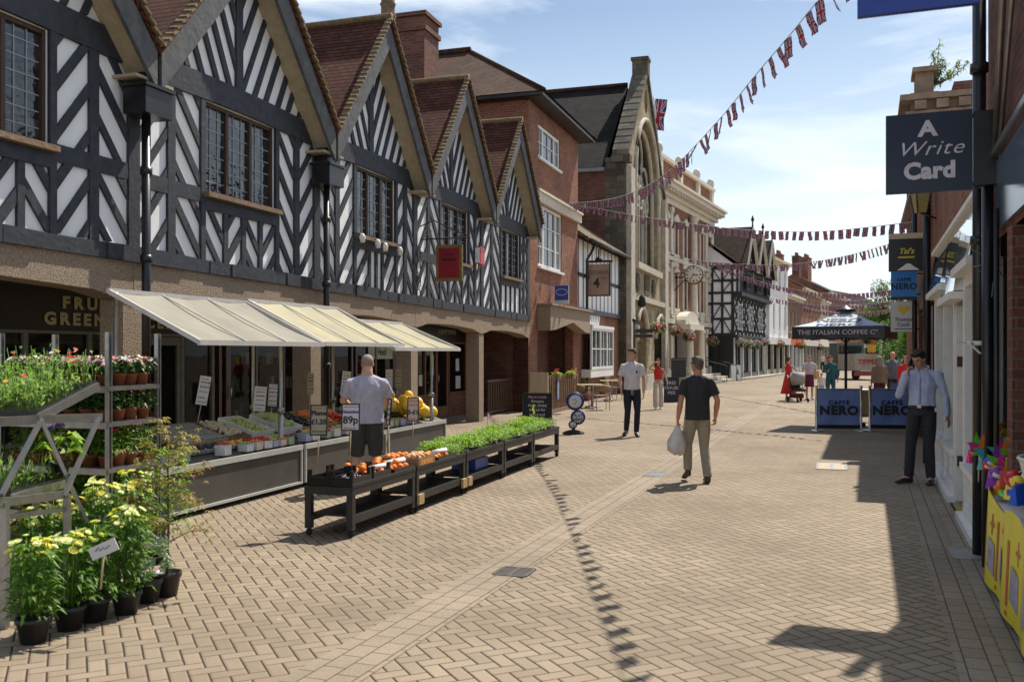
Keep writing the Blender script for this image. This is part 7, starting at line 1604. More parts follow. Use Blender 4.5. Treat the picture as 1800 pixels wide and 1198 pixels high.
q = MB(); q.fb(FR, 18.065, 18.135, w0, w1, 3.83, 3.93); q.build('top_strip', M_cream, c)
M_ysg = mat('sign_yellow', (.6, .5, .03), .5)
text(c, "Tal's", .14, FR(18.07, (w0+w1)/2, 3.56), XR, (0, 0, 1), M_ysg, shear=.3, off=.004)
q = MB(); q.fb(FR, 18.068, 18.075, (w0+w1)/2-.14, (w0+w1)/2+.14, 3.48, 3.51); q.build('yellow_underline', M_ysg, c)
q = MB(); q.ext(Frame(FR(18.074, w1, 0)[:2], tuple(XR[:2])), [(.14, 3.26), (.52, 3.26), (.42, 3.33), (.36, 3.38), (.30, 3.38), (.24, 3.33)], -.004, .002); q.build('white_dome', M_wwhite, c)
M_nblue = mat('cafe_blue', (.03, .22, .58), .4, var=.05)
c, w0, w1 = proj('cafe_sign', 'bright blue projecting cafe sign reading Caffe Nero in dark letters', 19.6, 1566, 1612, 2.86, 3.36, M_nblue)
text(c, 'CAFFÈ', .085, FR(19.572, (w0+w1)/2, 3.17), XR, (0, 0, 1), M_ink, off=.003, sp=1.1); text(c, 'NERO', .17, FR(19.572, (w0+w1)/2, 3.01), XR, (0, 0, 1), M_ink, off=.005, sp=1.05)
q = MB(); q.fb(FR, 19.565, 19.635, w0, w1, 2.8, 2.862); q.build('dark_base_strip', M_black, c)
c, w0, w1 = proj('travel_agent_sign', 'white projecting sign with a yellow heart reading Thomas Cook', 20.7, 1566, 1610, 2.20, 2.82, mat('sign_white', (.66, .64, .62), .5, var=.04))
xm = (w0+w1)/2; Fh = Frame(FR(20.674, xm, 0)[:2], tuple(XR[:2])); pts = []
for i in range(20): a = 2*math.pi*i/20; pts.append((.0085*16*math.sin(a)**3*.9, 2.66+.0085*(13*math.cos(a)-5*math.cos(2*a)-2*math.cos(3*a)-math.cos(4*a))*.8))
q = MB(); q.ext(Fh, pts, -.002, .004); q.build('heart_emblem', mat('heart_yellow', (.75, .48, .02), .5, c2=(.8, .6, .05), scale=4), c)
text(c, 'Thomas\nCook', .105, FR(20.67, xm, 2.42), XR, (0, 0, 1), mat('sign_grey', (.12, .12, .13), .6), off=.002); q = MB(); q.ext(Fh, [(-.17, 2.25), (.17, 2.25), (.17, 2.265), (-.17, 2.265)], -.001, .004); q.build('small_print', M_ink, c)
# yellow alarm, floodlight, lantern
t = thing('burglar_alarm', 'yellow alarm box on the brickwork just below the card shop sign', 'alarm', FR(9.45, 0, 3.4)); q = MB(); q.hexa([FR(9.35, .002, 3.34), FR(9.6, .002, 3.34), FR(9.6, .08, 3.34), FR(9.35, .08, 3.34), FR(9.3, .002, 3.55), FR(9.65, .002, 3.55), FR(9.65, .1, 3.55), FR(9.3, .1, 3.55)]); q.build('cover', mat('alarm_yellow', (.6, .28, .01), .4), t)
t = thing('wall_floodlight', 'black box shaped floodlight on an arm beside the pipes', 'lamp', FR(8.4, .2, 3.2)); q = MB(); wa_ = wpx(FR, 8.4, 1722); wb_ = wpx(FR, 8.4, 1742); z0 = zat(FR, 8.4, wa_, 330); z1 = zat(FR, 8.4, wa_, 282); q.fb(FR, 8.33, 8.45, wb_, wa_, z0, z1); q.build('lamp_head', M_blackm, t); q = MB(); q.tube([FR(8.45, 0, z0+.05), FR(8.42, wb_, z0+.05)], .014, 6); q.build('arm', M_black, t)
t = thing('wall_lantern', 'black lantern with yellowish glass high on the brick shop wall', 'lamp', FR(16, .3, 3.8)); wl_ = wpx(FR, 15.7, 1618); z0 = zat(FR, 15.7, wl_, 374); z1 = zat(FR, 15.7, wl_, 340); q = MB(); p = FR(15.7, wl_, 0)
q.hexa([p+V(-.07, -.07, z0), p+V(.07, -.07, z0), p+V(.07, .07, z0), p+V(-.07, .07, z0), p+V(-.11, -.11, z1), p+V(.11, -.11, z1), p+V(.11, .11, z1), p+V(-.11, .11, z1)]); q.build('glass', mat('lantern_glass', (.35, .3, .12), .3), t)
q = MB(); q.lathe(p+V(0, 0, z1), [(.17, 0), (.16, .03), (.05, .1)], 4); q.tube([p+V(0, 0, z0), FR(15.7, 0, z0-.1)], .015, 5)
for a, b in ((-1, -1), (1, -1), (1, 1), (-1, 1)): q.tube([p+V(a*.072, b*.072, z0), p+V(a*.113, b*.113, z1)], .012, 4)
q.build('iron_frame', M_black, t)
# hanging pub sign
c = thing('pub_sign', 'faded cream pub sign reading George 4th in a dark frame', 'sign', FL(37.5, .5, 4)); u = 37.3; a, b = wpx(FL, u, 1034), wpx(FL, u, 1071)
z0, z1 = zat(FL, u, .5, 518), zat(FL, u, .5, 464); q = MB(); q.fb(FL, u-.03, u+.03, a, b, z0, z1); q.build('sign_panel', mat('faded_pub_sign', (.30, .19, .14), .7, c2=(.42, .29, .21), scale=2), c)
q = MB(); q.fb(FL, u-.04, u+.04, a-.05, a, z0-.05, z1+.06); q.fb(FL, u-.04, u+.04, b, b+.05, z0-.05, z1+.06); q.fb(FL, u-.045, u+.045, a-.12, b+.12, z1+.06, z1+.14); q.fb(FL, u-.04, u+.04, a, b, z0-.05, z0); q.fb(FL, u-.04, u+.04, .0, a-.05, z1+.0, z1+.05); q.lathe(FL(u, (a+b)/2, z1+.14), [(.16, 0), (.1, .1), (.03, .14), (.02, .45)], 8); q.build('sign_frame', M_beam2, c)
text(c, 'GEORGE', .2, FL(u-.036, (a+b)/2, z0+.78), FL.n, (0, 0, 1), mat('faded_ink', (.12, .07, .06), .7)); text(c, '4', .5, FL(u-.036, (a+b)/2-.08, z0+.28), FL.n, (0, 0, 1), M_ink, off=.012); text(c, 'TH', .16, FL(u-.036, (a+b)/2+.2, z0+.56), FL.n, (0, 0, 1), MATS['faded_ink'])
# blue estate sign on the brick house
c = thing('blue_wall_sign', 'square blue and white sign with an oval emblem on the brick house', 'sign', FL(32.4, .4, 4)); u = 32.0; a, b = wpx(FL, u, 975), wpx(FL, u, 1000); z0, z1 = zat(FL, u, .4, 534), zat(FL, u, .4, 501)
q = MB(); q.fb(FL, u-.02, u+.02, a, b, z0, z1); q.build('sign_panel', mat('sign_white', (.66, .64, .62), .5), c); q = MB(); q.fb(FL, u-.024, u+.024, a+.01, b-.01, z0+.12, z1-.01); q.build('blue_field', mat('sign_blue', (.03, .07, .35), .4), c)
q = MB(); q.tube([FL(u-.03, (a+b)/2+.19*math.cos(x), (z0+z1)/2+.08+.1*math.sin(x)) for x in [i*math.pi/10 for i in range(21)]], .011, 5); q.fb(FL, u-.026, u+.026, a+.02, b-.02, z0+.03, z0+.05); q.build('oval_emblem', MATS['sign_white'], c)
# ------------------------------------------------------------------ union flags
def flagmat():
    m, t, p, l = nodes('union_flag'); tc_ = N(t, 'TexCoord'); sp = N(t, 'SeparateXYZ'); l(tc_.outputs['UV'], sp.inputs[0])
    x = math_(t, 'ABSOLUTE', math_(t, 'MULTIPLY_ADD', sp.outputs[0], 2, -1)); y = math_(t, 'ABSOLUTE', math_(t, 'MULTIPLY_ADD', sp.outputs[1], 2, -1))
    dg = math_(t, 'ABSOLUTE', math_(t, 'SUBTRACT', x, y)); wd = math_(t, 'LESS_THAN', dg, .22); rd = math_(t, 'LESS_THAN', dg, .09)
    wc = math_(t, 'MAXIMUM', math_(t, 'LESS_THAN', x, .34), math_(t, 'LESS_THAN', y, .20)); rc = math_(t, 'MAXIMUM', math_(t, 'LESS_THAN', x, .21), math_(t, 'LESS_THAN', y, .12))
    m1 = N(t, 'MixRGB'); l(wd, m1.inputs[0]); m1.inputs[1].default_value = (.02, .025, .13, 1); m1.inputs[2].default_value = (.36, .33, .36, 1)
    pr = m1
    for fac, c_ in ((rd, (.22, .012, .03, 1)), (wc, (.36, .33, .36, 1)), (rc, (.24, .01, .03, 1))):
        n_ = N(t, 'MixRGB'); l(fac, n_.inputs[0]); l(pr.outputs[0], n_.inputs[1]); n_.inputs[2].default_value = c_; pr = n_
    l(pr.outputs[0], p.inputs['Base Color']); p.inputs['Roughness'].default_value = .7
    tr = N(t, 'BsdfTranslucent'); l(pr.outputs[0], tr.inputs[0]); ms = N(t, 'MixShader'); ms.inputs[0].default_value = .12; l(p.outputs[0], ms.inputs[1]); l(tr.outputs[0], ms.inputs[2]); l(ms.outputs[0], t.nodes['Material Output'].inputs[0]); return m
M_flag = flagmat()
def flagmesh(w_, h_, wave=.02, name='flag', nx=4, ny=6):
    me = bpy.data.meshes.new(name); vs = []; fs = []
    for j in range(ny+1):
        for i in range(nx+1): x = (i/nx-.5)*w_; z = -h_*j/ny; vs.append((x, wave*math.sin(i*1.5+j*1.1)*(j/ny), z))
    for j in range(ny):
        for i in range(nx): a = j*(nx+1)+i; fs.append((a, a+1, a+nx+2, a+nx+1))
    me.from_pydata(vs, [], fs); uv = me.uv_layers.new(name='UVMap'); d = []
    for f in fs:
        for k in f: i = k % (nx+1); j = k//(nx+1); d += [i/nx, 1-j/ny]
    uv.data.foreach_set('uv', d); me.materials.append(M_flag); me.polygons.foreach_set('use_smooth', [True]*len(fs)); return me
FM_ = [flagmesh(.145, .215, .012*s_, 'flag') for s_ in (1, -1.3, .6)]
def bunting(label, pts, step=.27, sc=1.0, seed=1, mx=100):
    pts = [Vector(p) for p in pts]; t = thing('bunting_string', label, 'bunting', pts[0], 0, 'strings of small flags across the street')
    # smooth through points
    P = []
    for i in range(len(pts)-1):
        p0, p1, p2, p3 = pts[max(i-1, 0)], pts[i], pts[i+1], pts[min(i+2, len(pts)-1)]
        for k in range(8):
            s_ = k/8; P.append(.5*((2*p1)+(p2-p0)*s_+(2*p0-5*p1+4*p2-p3)*s_*s_+(3*p1-p0-3*p2+p3)*s_**3))
    P.append(pts[-1]); q = MB(); q.tube(P, .006*max(1, sc*.8), 4); q.build('string', mat('bunting_tape', (.55, .5, .5), .8), t)
    L_ = sum((P[i+1]-P[i]).length for i in range(len(P)-1)); n = min(mx, int(L_/step)); st = L_/n; rr = random.Random(seed); acc = 0; nxt = st*.5; k = 0
    for i in range(len(P)-1):
        d = P[i+1]-P[i]; l_ = d.length
        while nxt <= acc+l_ and k < n:
            p = P[i]+d*((nxt-acc)/l_); o = bpy.data.objects.new('flag', FM_[k % 3]); C.objects.link(o); o.parent = t; o.location = p-pts[0]-V(0, 0, .005)
            o.rotation_euler = (rr.gauss(.1, .2), rr.gauss(0, .08)-math.atan2(d.z, math.hypot(d.x, d.y))*.5, math.atan2(d.y, d.x)+rr.gauss(0, .16)); o.scale = (sc, sc, sc); nxt += st; k += 1
        acc += l_
    return t
bunting('long string of small union flags sweeping from the brick house over the camera', [W(1002, 357, 33), W(1060, 352, 23.2), W(1120, 335, 17.9), W(1180, 297, 14.6), W(1260, 215, 11.7), W(1330, 130, 9.97), W(1390, 60, 8.85), W(1440, 0, 8.1), V(2.62, 6.6, 4.72), FR(5.6, .02, 4.85)], .26, .92, 1)
A_, B_ = V(2.0, 33.2, 0), V(8.75, 20.3, 0)
def onplan(px, py, A, B):
    k = (px-900)/F; d = B-A; s_ = (k*A.y-A.x)/(d.x-k*d.y); Z = A.y+d.y*s_; return W(px, py, Z)
bunting('string of small union flags sagging just above the ornate bank roofline', [onplan(x, y, A_, B_) for x, y in ((1003, 358), (1060, 368), (1130, 381), (1255, 398), (1330, 405), (1430, 407), (1520, 400), (1610, 389))], .245, 1.0, 2)
A_, B_ = V(10.3, 55.3, 0), V(11.0, 26.0, 0)
bunting('string of small union flags passing behind the hanging clock', [onplan(x, y, A_, B_) for x, y in ((1209, 455), (1260, 461), (1330, 465), (1400, 463), (1480, 451), (1558, 430), (1590, 420))], .30, 1.25, 3)
A_, B_ = V(13.3, 60.0, 0), V(20.5, 46.0, 0)
bunting('string of small union flags hanging in front of the Tudor gables', [onplan(x, y, A_, B_) for x, y in ((1262, 468), (1300, 482), (1345, 497), (1420, 512), (1500, 516), (1575, 508))], .28, 1.3, 4)
A_, B_ = V(20.5, 74.5, 0), V(26, 62, 0)
bunting('string of small union flags before the white town house', [onplan(x, y, A_, B_) for x, y in ((1352, 523), (1400, 531), (1450, 537), (1520, 535), (1580, 526))], .36, 1.6, 5)
A_, B_ = V(28.0, 90.5, 0), V(33, 80, 0)
bunting('string of small union flags before the orange brick terrace', [onplan(x, y, A_, B_) for x, y in ((1411, 540), (1440, 546), (1480, 550), (1530, 548), (1575, 541))], .42, 1.8, 6)
A_, B_ = V(33.0, 101, 0), V(41, 98, 0)
bunting('farthest string of small union flags above the umbrella', [onplan(x, y, A_, B_) for x, y in ((1441, 520), (1470, 526), (1510, 528), (1575, 520))], .45, 1.9, 7)
t = thing('union_flag', 'large union flag hanging from a pole at the stone hall gable', 'flag', FL(53.5, .3, 13)); fp = W(1149, 176, 49.5); o = bpy.data.objects.new('flag_cloth', flagmesh(.75, 1.6, .16, 'flag_cloth', 8, 8)); C.objects.link(o); o.parent = t; o.location = fp+V(.35, -.2, 0)-t.location; o.rotation_euler = (.1, .2, -.5)
q = MB(); q.tube([FL(52.5, .2, 12.0), fp+V(.0, -.1, .15)], .05, 6); q.build('pole', M_wwhite, t)
# ------------------------------------------------------------------ clock
FBd = -FB.d; ck = thing('hanging_clock', 'round white clock with roman numerals on an iron bracket', 'clock', W(1220, 483, 53.2)); cc = W(1220, 483, 53.2); ax = V(-.30, -.95, 0).normalized(); rx_ = V(.95, -.30, 0).normalized()
q = MB(); q.lathe(cc-ax*.22, [(.40, 0), (.54, .03), (.54, .41), (.40, .44)], 28, ax=ax); q.build('case', mat('clock_case', (.12, .10, .07), .5), ck)
q = MB(); q.lathe(cc+ax*.222, [(.47, 0), (.46, .012)], 28, ax=ax); q.build('dial', mat('clock_face', (.66, .60, .50), .5, var=.05), ck)
q = MB()
for i in range(12): a = i*math.pi/6; d = rx_*math.sin(a)+V(0, 0, math.cos(a)); q.beam(cc+ax*.238+d*.33, cc+ax*.238+d*.43, .05 if i % 3 else .075, .01, ax)
q.build('numerals', M_blackm, ck)
q = MB()
for a, l_, w_ in ((R(100), .26, .05), (R(215), .37, .035)): d = rx_*math.sin(a)+V(0, 0, math.cos(a)); q.beam(cc+ax*(.246+w_*.1)-d*.06, cc+ax*(.246+w_*.1)+d*l_, w_, .008, ax)
q.build('hands', M_blackm, ck)
q = MB(); wl_ = FB(FB.u(1184), 0, 0)
for z in (cc.z+.12, cc.z-.12): q.tube([V(wl_.x, wl_.y, z), V(cc.x, cc.y, z)-rx_*.5], .04, 6)
q.tube([V(wl_.x, wl_.y, cc.z-.9), V(wl_.x, wl_.y, cc.z-.1)+rx_*.8], .03, 6); q.build('bracket', M_blackm, ck)
# ------------------------------------------------------------------ hanging baskets
hbp = None; LBK = leafmat('basket_leaves', (.02, .06, .01), (.10, .20, .04))
for i, (px, py, Z, lab) in enumerate(((1157, 573, 46.5, 'pink flower basket between the pointed doors of the stone hall'), (1188, 579, 52, 'red and white flower basket at the left edge of the ornate bank'), (1211, 590, 53.5, 'orange and pink flower basket beside the bank portico'), (1253, 598, 59, 'magenta flower basket at the right end of the bank'),
        (1303, 601, 61.0, 'first flower basket from the left along the Tudor shopfront'), (1315, 603, 62.5, 'second flower basket from the left along the Tudor shopfront'), (1329, 604, 65, 'third flower basket from the left along the Tudor shopfront'), (1343, 599, 69, 'flower basket at the right end of the Tudor shopfront'), (1371, 603, 76, 'flower basket on the white town house'), (1400, 603, 84, 'flower basket on the brown brick house, left of two'), (1410, 606, 86.5, 'flower basket on the brown brick house, right of two'), (1441, 609, 98, 'pink flower basket on the orange brick terrace'))):
    if i % 4 == 0 or hbp is None:
        rr = random.Random(70+i); t = thing('hanging_basket', lab, 'flower basket', W(px, py, Z), 0, 'hanging flower baskets'); q = MB()
        for k in range(240):
            d = V(rr.gauss(0, 1), rr.gauss(0, 1), rr.gauss(0, .8)).normalized(); p = V(d.x*.34, d.y*.34, d.z*.26-.03)*rr.uniform(.7, 1.05); q.leaf(p, d+V(0, 0, -.3), .13, .07)
        q.build('foliage', LBK, t, False); q = MB()
        for k in range(95): d = V(rr.gauss(0, 1), rr.gauss(0, 1), rr.gauss(0, .8)).normalized(); q.mi = rr.choice((0, 0, 1, 2)); flower(q, V(d.x*.37, d.y*.37, d.z*.29-.03)*rr.uniform(.9, 1.1), .055, d, 5, .2, rr)
        q.build('flowers', [[PP, PR, PW], [PL, PW, PP], [PR, PP, PO]][(i//4) % 3], t, False)
        q = MB(); q.lathe((0, 0, -.22), [(.05, -.06), (.2, .04), (.24, .16)], 10); q.tube([(0, 0, .1), (0, 0, .8), (.15, .35, .85)], .014, 4); q.tube([(-.22, 0, 0), (0, 0, .75), (.22, 0, 0)], .01, 4); q.build('basket', M_blackm, t, False); hbp = t
    else: t = dup(hbp, W(px, py, Z), i*1.1, lab)
# ------------------------------------------------------------------ A-boards and small signs
def aboard(label, px, py, wpx_, hpx, m, yaw=0, tx=(), frame_m=None, board_cat='signboard'):
    g0 = G(px, py); wd = wpx_/F*g0.y; hh = hpx/F*g0.y; t = thing('a_board', label, board_cat, g0, yaw); q = MB()
    q.hexa([(-wd/2, -.18, 0), (wd/2, -.18, 0), (wd/2, -.16, 0), (-wd/2, -.16, 0), (-wd/2, -.02, hh), (wd/2, -.02, hh), (wd/2, 0, hh), (-wd/2, 0, hh)]); q.build('front_board', m, t, False)
    q = MB(); q.hexa([(-wd/2, .2, 0), (wd/2, .2, 0), (wd/2, .22, 0), (-wd/2, .22, 0), (-wd/2, .005, hh-.005), (wd/2, .005, hh-.005), (wd/2, .025, hh), (-wd/2, .025, hh)]); q.build('back_board', m, t, False)
    if frame_m:
        q = MB(); f_ = lambda x, z: V(x, -.18+.16*z/hh-.012, z)
        for a, b in (((-wd/2, 0), (-wd/2, hh)), ((wd/2, 0), (wd/2, hh)), ((-wd/2, hh), (wd/2, hh)), ((-wd/2, .03), (wd/2, .03))): q.beam(f_(*a), f_(*b), .03, .03)
        q.build('board_frame', frame_m, t, False)
    up = V(0, .16, hh).normalized()
    for s_, sz, zz, mm, *r in tx: text(t, s_, sz, V(r[0] if r else 0, -.18+.16*zz-.004, hh*zz), (1, 0, 0), up, mm, ext=.001, off=r[1] if len(r) > 1 else .002, world=False)
    return t
M_chk = mat('chalk_white', (.55, .52, .52), .9); M_chp = mat('chalk_pink', (.5, .28, .32), .9)
aboard('wide black chalkboard with handwritten chalk lines beside the brick pier', 945, 737, 50, 46, M_blackm, R(-6), (('More inside', .10, .82, M_chp), ('Grocery', .10, .66, M_chk), ('Nuts, Dried', .10, .5, M_chk), ('& Fruit for', .10, .34, M_chk), ('bread and', .10, .16, M_chk)), M_black)
aboard('black signboard reading Free House Pies behind the woman in the red top', 1180, 706, 25, 43, M_black, R(-5), (('FREE', .16, .72, M_chk), ('HOUSE', .15, .52, M_chk), ('PIES', .16, .32, M_chk)), M_beam2)
wb_ = aboard('white framed signboard near the Tudor house corner', 1293, 669, 19, 28, M_wwhite, R(5), (), mat('board_grey', (.3, .3, .3), .5))
q = MB(); q.hexa([V(.06, -.15, .42), V(.16, -.15, .42), V(.16, -.14, .42), V(.06, -.14, .42), V(.10, -.075, .82), V(.12, -.075, .82), V(.12, -.065, .82), V(.10, -.065, .82)]); q.build('spire_print', M_ink, wb_, False)
aboard('narrow pastel coloured banner board left of the white signboard', 1272, 667, 9, 29, mat('pastel_banner', (.5, .3, .3), .6, c2=(.45, .55, .5), scale=3), 0)
# three disc sign
d_ = thing('disc_sign', 'blue rimmed sign of three stacked white discs on a round base, reading Play Here', 'sign', G(1008, 762)); b0 = G(1008, 762); Zd = b0.y
for k_, (px, py, r, s_) in enumerate(((1011, 705, 13.5, None), (1016, 733, 11, 'PLAY\nHERE'), (1007, 746, 6.5, None))):
    p = W(px, py, Zd); rr_ = r/F*Zd*1.0; q = MB(); q.lathe(p+V(0, .05, 0), [(rr_*1.15, 0), (rr_*1.2, .03), (rr_*1.15, .07)], 24, ax=(0, -1, 0)); do = q.build('disc', mat('disc_blue', (.02, .03, .16), .4), d_)
    q = MB(); q.lathe(p+V(0, -.022, 0), [(rr_*.85, 0), (rr_*.84, .006)], 24, ax=(0, -1, 0)); q.build('disc_face', mat('disc_white', (.6, .6, .62), .5, var=.1, scale=12), do)
    if s_: text(d_, s_, .085, p+V(0, -.03, .012), (1, 0, 0), (0, 0, 1), M_ink, off=.002)
    if k_ == 0: q = MB(); q.tube([p+V(-.05, -.03, .02), p+V(.0, -.03, .06), p+V(.03, -.03, .0), p+V(-.02, -.03, -.06)], .01, 5); q.build('emblem', mat('disc_grey_blue', (.12, .2, .3), .5), d_)
q = MB(); q.tube([b0+V(0, 0, .02), W(1009, 735, Zd)], .03, 8); q.build('stem', M_black, d_); q = MB(); q.lathe(b0, [(.24, 0), (.24, .03), (.18, .06), (.05, .09)], 20); q.build('base', M_blackm, d_)
fp_ = thing('fingerpost', 'black street fingerpost with two direction arms in front of the stone hall', 'signpost', G(1115, 700)); b0 = G(1115, 700); q = MB(); q.tube([b0, V(b0.x, b0.y, W(1115, 566, b0.y).z)], .045, 8); q.ball(V(b0.x, b0.y, W(1115, 563, b0.y).z), .09, 8, 6); q.build('post', M_black, fp_)
for y0, y1 in ((578, 585), (587, 593)): z0, z1 = W(0, y1, b0.y).z, W(0, y0, b0.y).z; q = MB(); q.box((b0.x+.38, b0.y-.0, (z0+z1)/2), (.66, .03, z1-z0)); q.build('direction_arm', mat('arm_dark', (.03, .03, .025), .5), fp_)
bp_ = thing('fence_banner', 'small blue and white upright banner hanging on the slatted fence', 'banner', G(987, 722)+V(0, 0, .4)); q = MB(); q.fb(FF, .95, 1.15, .06, .08, .38, 1.0); q.build('banner_sheet', mat('banner_blue_white', (.04, .12, .4), .6, c2=(.55, .58, .62), scale=4), bp_)
for i, (px, py) in enumerate(((978, 662), (1004, 660))):
    p = W(px, py, 28.0-.4*i); t = thing('flower_trough', 'wooden flower box with red and green plants on the fence, %s of two' % ('left', 'right')[i], 'planter', p, FF.d.to_track_quat('X', 'Z').to_euler().z, 'flower boxes on the slatted fence'); q = MB(); q.box((0, 0, 0), (.42, .2, .16)); q.build('box', MATS['fence_slats'], t, False)
    q = MB(); f = MB(); rr = random.Random(80+i)
    for k in range(130): q.leaf(V(rr.uniform(-.2, .2), rr.uniform(-.09, .09), .07), V(rr.gauss(0, .7), rr.gauss(0, .7)-.3, rr.uniform(-.5, 1)), .13, .04)
    for k in range(18): f.mi = rr.choice((0, 0, 1)); flower(f, V(rr.uniform(-.18, .18), rr.uniform(-.12, .08), rr.uniform(.06, .24)), .035, V(0, -1, .5), 6, .2, rr)
    q.build('foliage', LG, t, False); f.build('flowers', [PR, PY], t, False)
# cafe furniture and spiky plants
M_wick = wood('wicker', (.20, .13, .07), (.34, .24, .14), (30, 30, 30)); 
def chair(label, px, py, rz):
    t = thing('cafe_chair', label, 'chair', G(px, py), rz, 'wicker cafe chairs'); q = MB(); q.box((0, 0, .44), (.44, .42, .035)); q.build('seat', M_wick, t, False)
    q = MB(); q.tube([(-.22, -.05, .62), (-.23, .19, .66), (0, .25, .68), (.23, .19, .66), (.22, -.05, .62)], [(.02, .10)]*5, 8, ref=(0, 0, 1)); q.build('backrest', M_wick, t, False)
    for x, y in ((-.2, -.19), (.2, -.19), (-.2, .19), (.2, .19)): q = MB(); q.tube([(x*1.05, y*1.1, 0), (x, y, .44), (x*1.08, y*1.0, .66)], .013, 6); q.build('leg', M_alu, t, False)
def ctable(label, px, py):
    t = thing('cafe_table', label, 'table', G(px, py), 0, 'pale cafe tables'); q = MB(); q.box((0, 0, .735), (.7, .7, .03)); q.build('tabletop', mat('table_top_pale', (.45, .36, .25), .6), t, False); q = MB(); q.tube([(0, 0, .03), (0, 0, .72)], .03, 8); q.build('pedestal', M_alu, t, False)
    for i in range(4): a = math.pi/4+i*math.pi/2; q = MB(); q.tube([(0, 0, .06), (math.cos(a)*.3, math.sin(a)*.3, .015)], .018, 6); q.build('foot', M_alu, t, False)
ctable('cafe table nearest the flower fence', 1040, 716); ctable('cafe table farther back by the pub window', 1072, 704)
chair('wicker cafe chair closest to the slatted fence', 1028, 717, 1.2); chair('wicker cafe chair with its back to the camera at the nearer table', 1057, 720, 3.3); chair('wicker cafe chair at the far side of the farther table', 1080, 701, -1.2)
for i, (px, py, s_) in enumerate(((1056, 697, 1.0), (1028, 704, .8))):
    t = thing('spiky_plant', ('large spiky yucca in a pot under the pub window', 'smaller spiky yucca beside the brick pier')[i], 'plant', G(px, py)); rr = random.Random(90+i); q = MB(); q.lathe((0, 0, 0), [(.2*s_, 0), (.28*s_, .45*s_), (.24*s_, .44*s_)], 12); q.build('pot', M_terra, t, False); q = MB()
    for k in range(70):
        a = rr.uniform(0, 6.28); e = rr.uniform(.1, 1.4); d = V(math.cos(a)*math.cos(e), math.sin(a)*math.cos(e), math.sin(e)); p = V(0, 0, .5*s_); l_ = rr.uniform(.5, .8)*s_; s__ = d.cross(V(0, 0, 1)).normalized()*.022*s_; q.add([p-s__, p+s__, p+d*l_*.6+s__*1.2, p+d*l_*.6-s__*1.2, p+d*l_-V(0, 0, .14*s_)], [(0, 1, 2, 3), (3, 2, 4)])
    q.build('leaves', leafmat('yucca', (.12, .22, .05), (.32, .36, .1)), t, False)
# ------------------------------------------------------------------ umbrella and barriers
um = thing('cafe_umbrella', 'large square cafe umbrella, pale blue top and black valance reading The Italian Coffee Co', 'umbrella', V(8.07, 22.7, 0))
Nn, Lc, Rc = V(8.45, 21.3, 0), V(6.67, 22.33, 0), V(9.475, 23.07, 0); Bc = Lc+Rc-Nn; ctr = (Lc+Rc)/2; zt, zb_, za = 2.38, 2.08, 2.80
q = MB(); cs = [Nn, Rc, Bc, Lc]; ap = ctr+V(0, 0, za)
for i in range(4):
    a, b = cs[i], cs[(i+1) % 4]; n = 6
    for k in range(n):
        r0, r1 = k/n, (k+1)/n; f_ = lambda p, r: (p+V(0, 0, zt))*(1-r)+ap*r+V(0, 0, -.05*math.sin(math.pi*r)); q.smooth = False; q.quad(f_(a, r0), f_(b, r0), f_(b, r1), f_(a, r1))
M_ublue = mat('umbrella_pale_blue', (.42, .52, .66), .7, var=.06)
q.build('canopy', M_ublue, um)
q = MB()
for i in range(4):
    a, b = cs[i], cs[(i+1) % 4]; n = 8; o = (a+b)/2-ctr; o.z = 0; o = o.normalized()
    for k in range(n):
        p0, p1 = a+(b-a)*k/n, a+(b-a)*(k+1)/n; d0 = .03*math.sin(k*math.pi/2)*0+.012*(k % 2); d1 = .012*((k+1) % 2)
        q.hexa([p0+o*(.0+d0)+V(0, 0, zb_+.03*(k % 2)), p1+o*d1+V(0, 0, zb_+.03*((k+1) % 2)), p1+o*(d1+.008)+V(0, 0, zb_+.03*((k+1) % 2)), p0+o*(d0+.008)+V(0, 0, zb_+.03*(k % 2)), p0+V(0, 0, zt+.004), p1+V(0, 0, zt+.004), p1+o*.008+V(0, 0, zt+.004), p0+o*.008+V(0, 0, zt+.004)])
q.build('valance', M_black, um); ex = (Nn-Lc).normalized(); eo = V(ex.y, -ex.x, 0)
text(um, 'THE ITALIAN COFFEE Cº', .150, (Nn+Lc)/2+eo*.03+V(0, 0, 2.19), ex, (0, 0, 1), M_lav, off=.001, sp=1.0, sx=1.1, ext=.004)
mid = (Nn+Lc)/2; sl_ = (ap-(mid+V(0, 0, zt))).normalized(); text(um, 'NERO', .34, mid+V(0, 0, zt)+sl_*.14+ex.cross(sl_)*.05, ex, sl_, M_ink, off=.012, sx=1.1, ext=.004)
text(um, 'CAFFÈ', .14, mid+V(0, 0, zt)+sl_*.48+ex.cross(sl_)*.05, ex, sl_, M_ink, off=.004, sx=1.3, ext=.004)
q = MB(); q.tube([ctr, ctr+V(0, 0, za-.02)], .035, 10); q.build('pole', M_nav, um)
q = MB(); q.lathe(ctr+V(0, 0, za-.03), [(.25, -.02), (.2, .05), (.1, .08), (.03, .14)], 10); q.build('vent_cap', M_black, um)
q = MB()
for c_ in cs: q.tube([ctr+V(0, 0, za-.16), (ctr+c_)/2+V(0, 0, (za+zt)/2-.13), c_+V(0, 0, zt-.05)], .012, 5); q.tube([ctr+V(0, 0, 2.0), (ctr+c_)/2+V(0, 0, (za+zt)/2-.13)], .01, 5)
q.build('ribs', M_blackm, um); q = MB(); q.box(ctr+V(0, 0, .05), (.7, .7, .1)); q.build('base', M_blackm, um)
M_bar = mat('barrier_blue', (.14, .21, .46), .7, c2=(.18, .27, .54), scale=2)
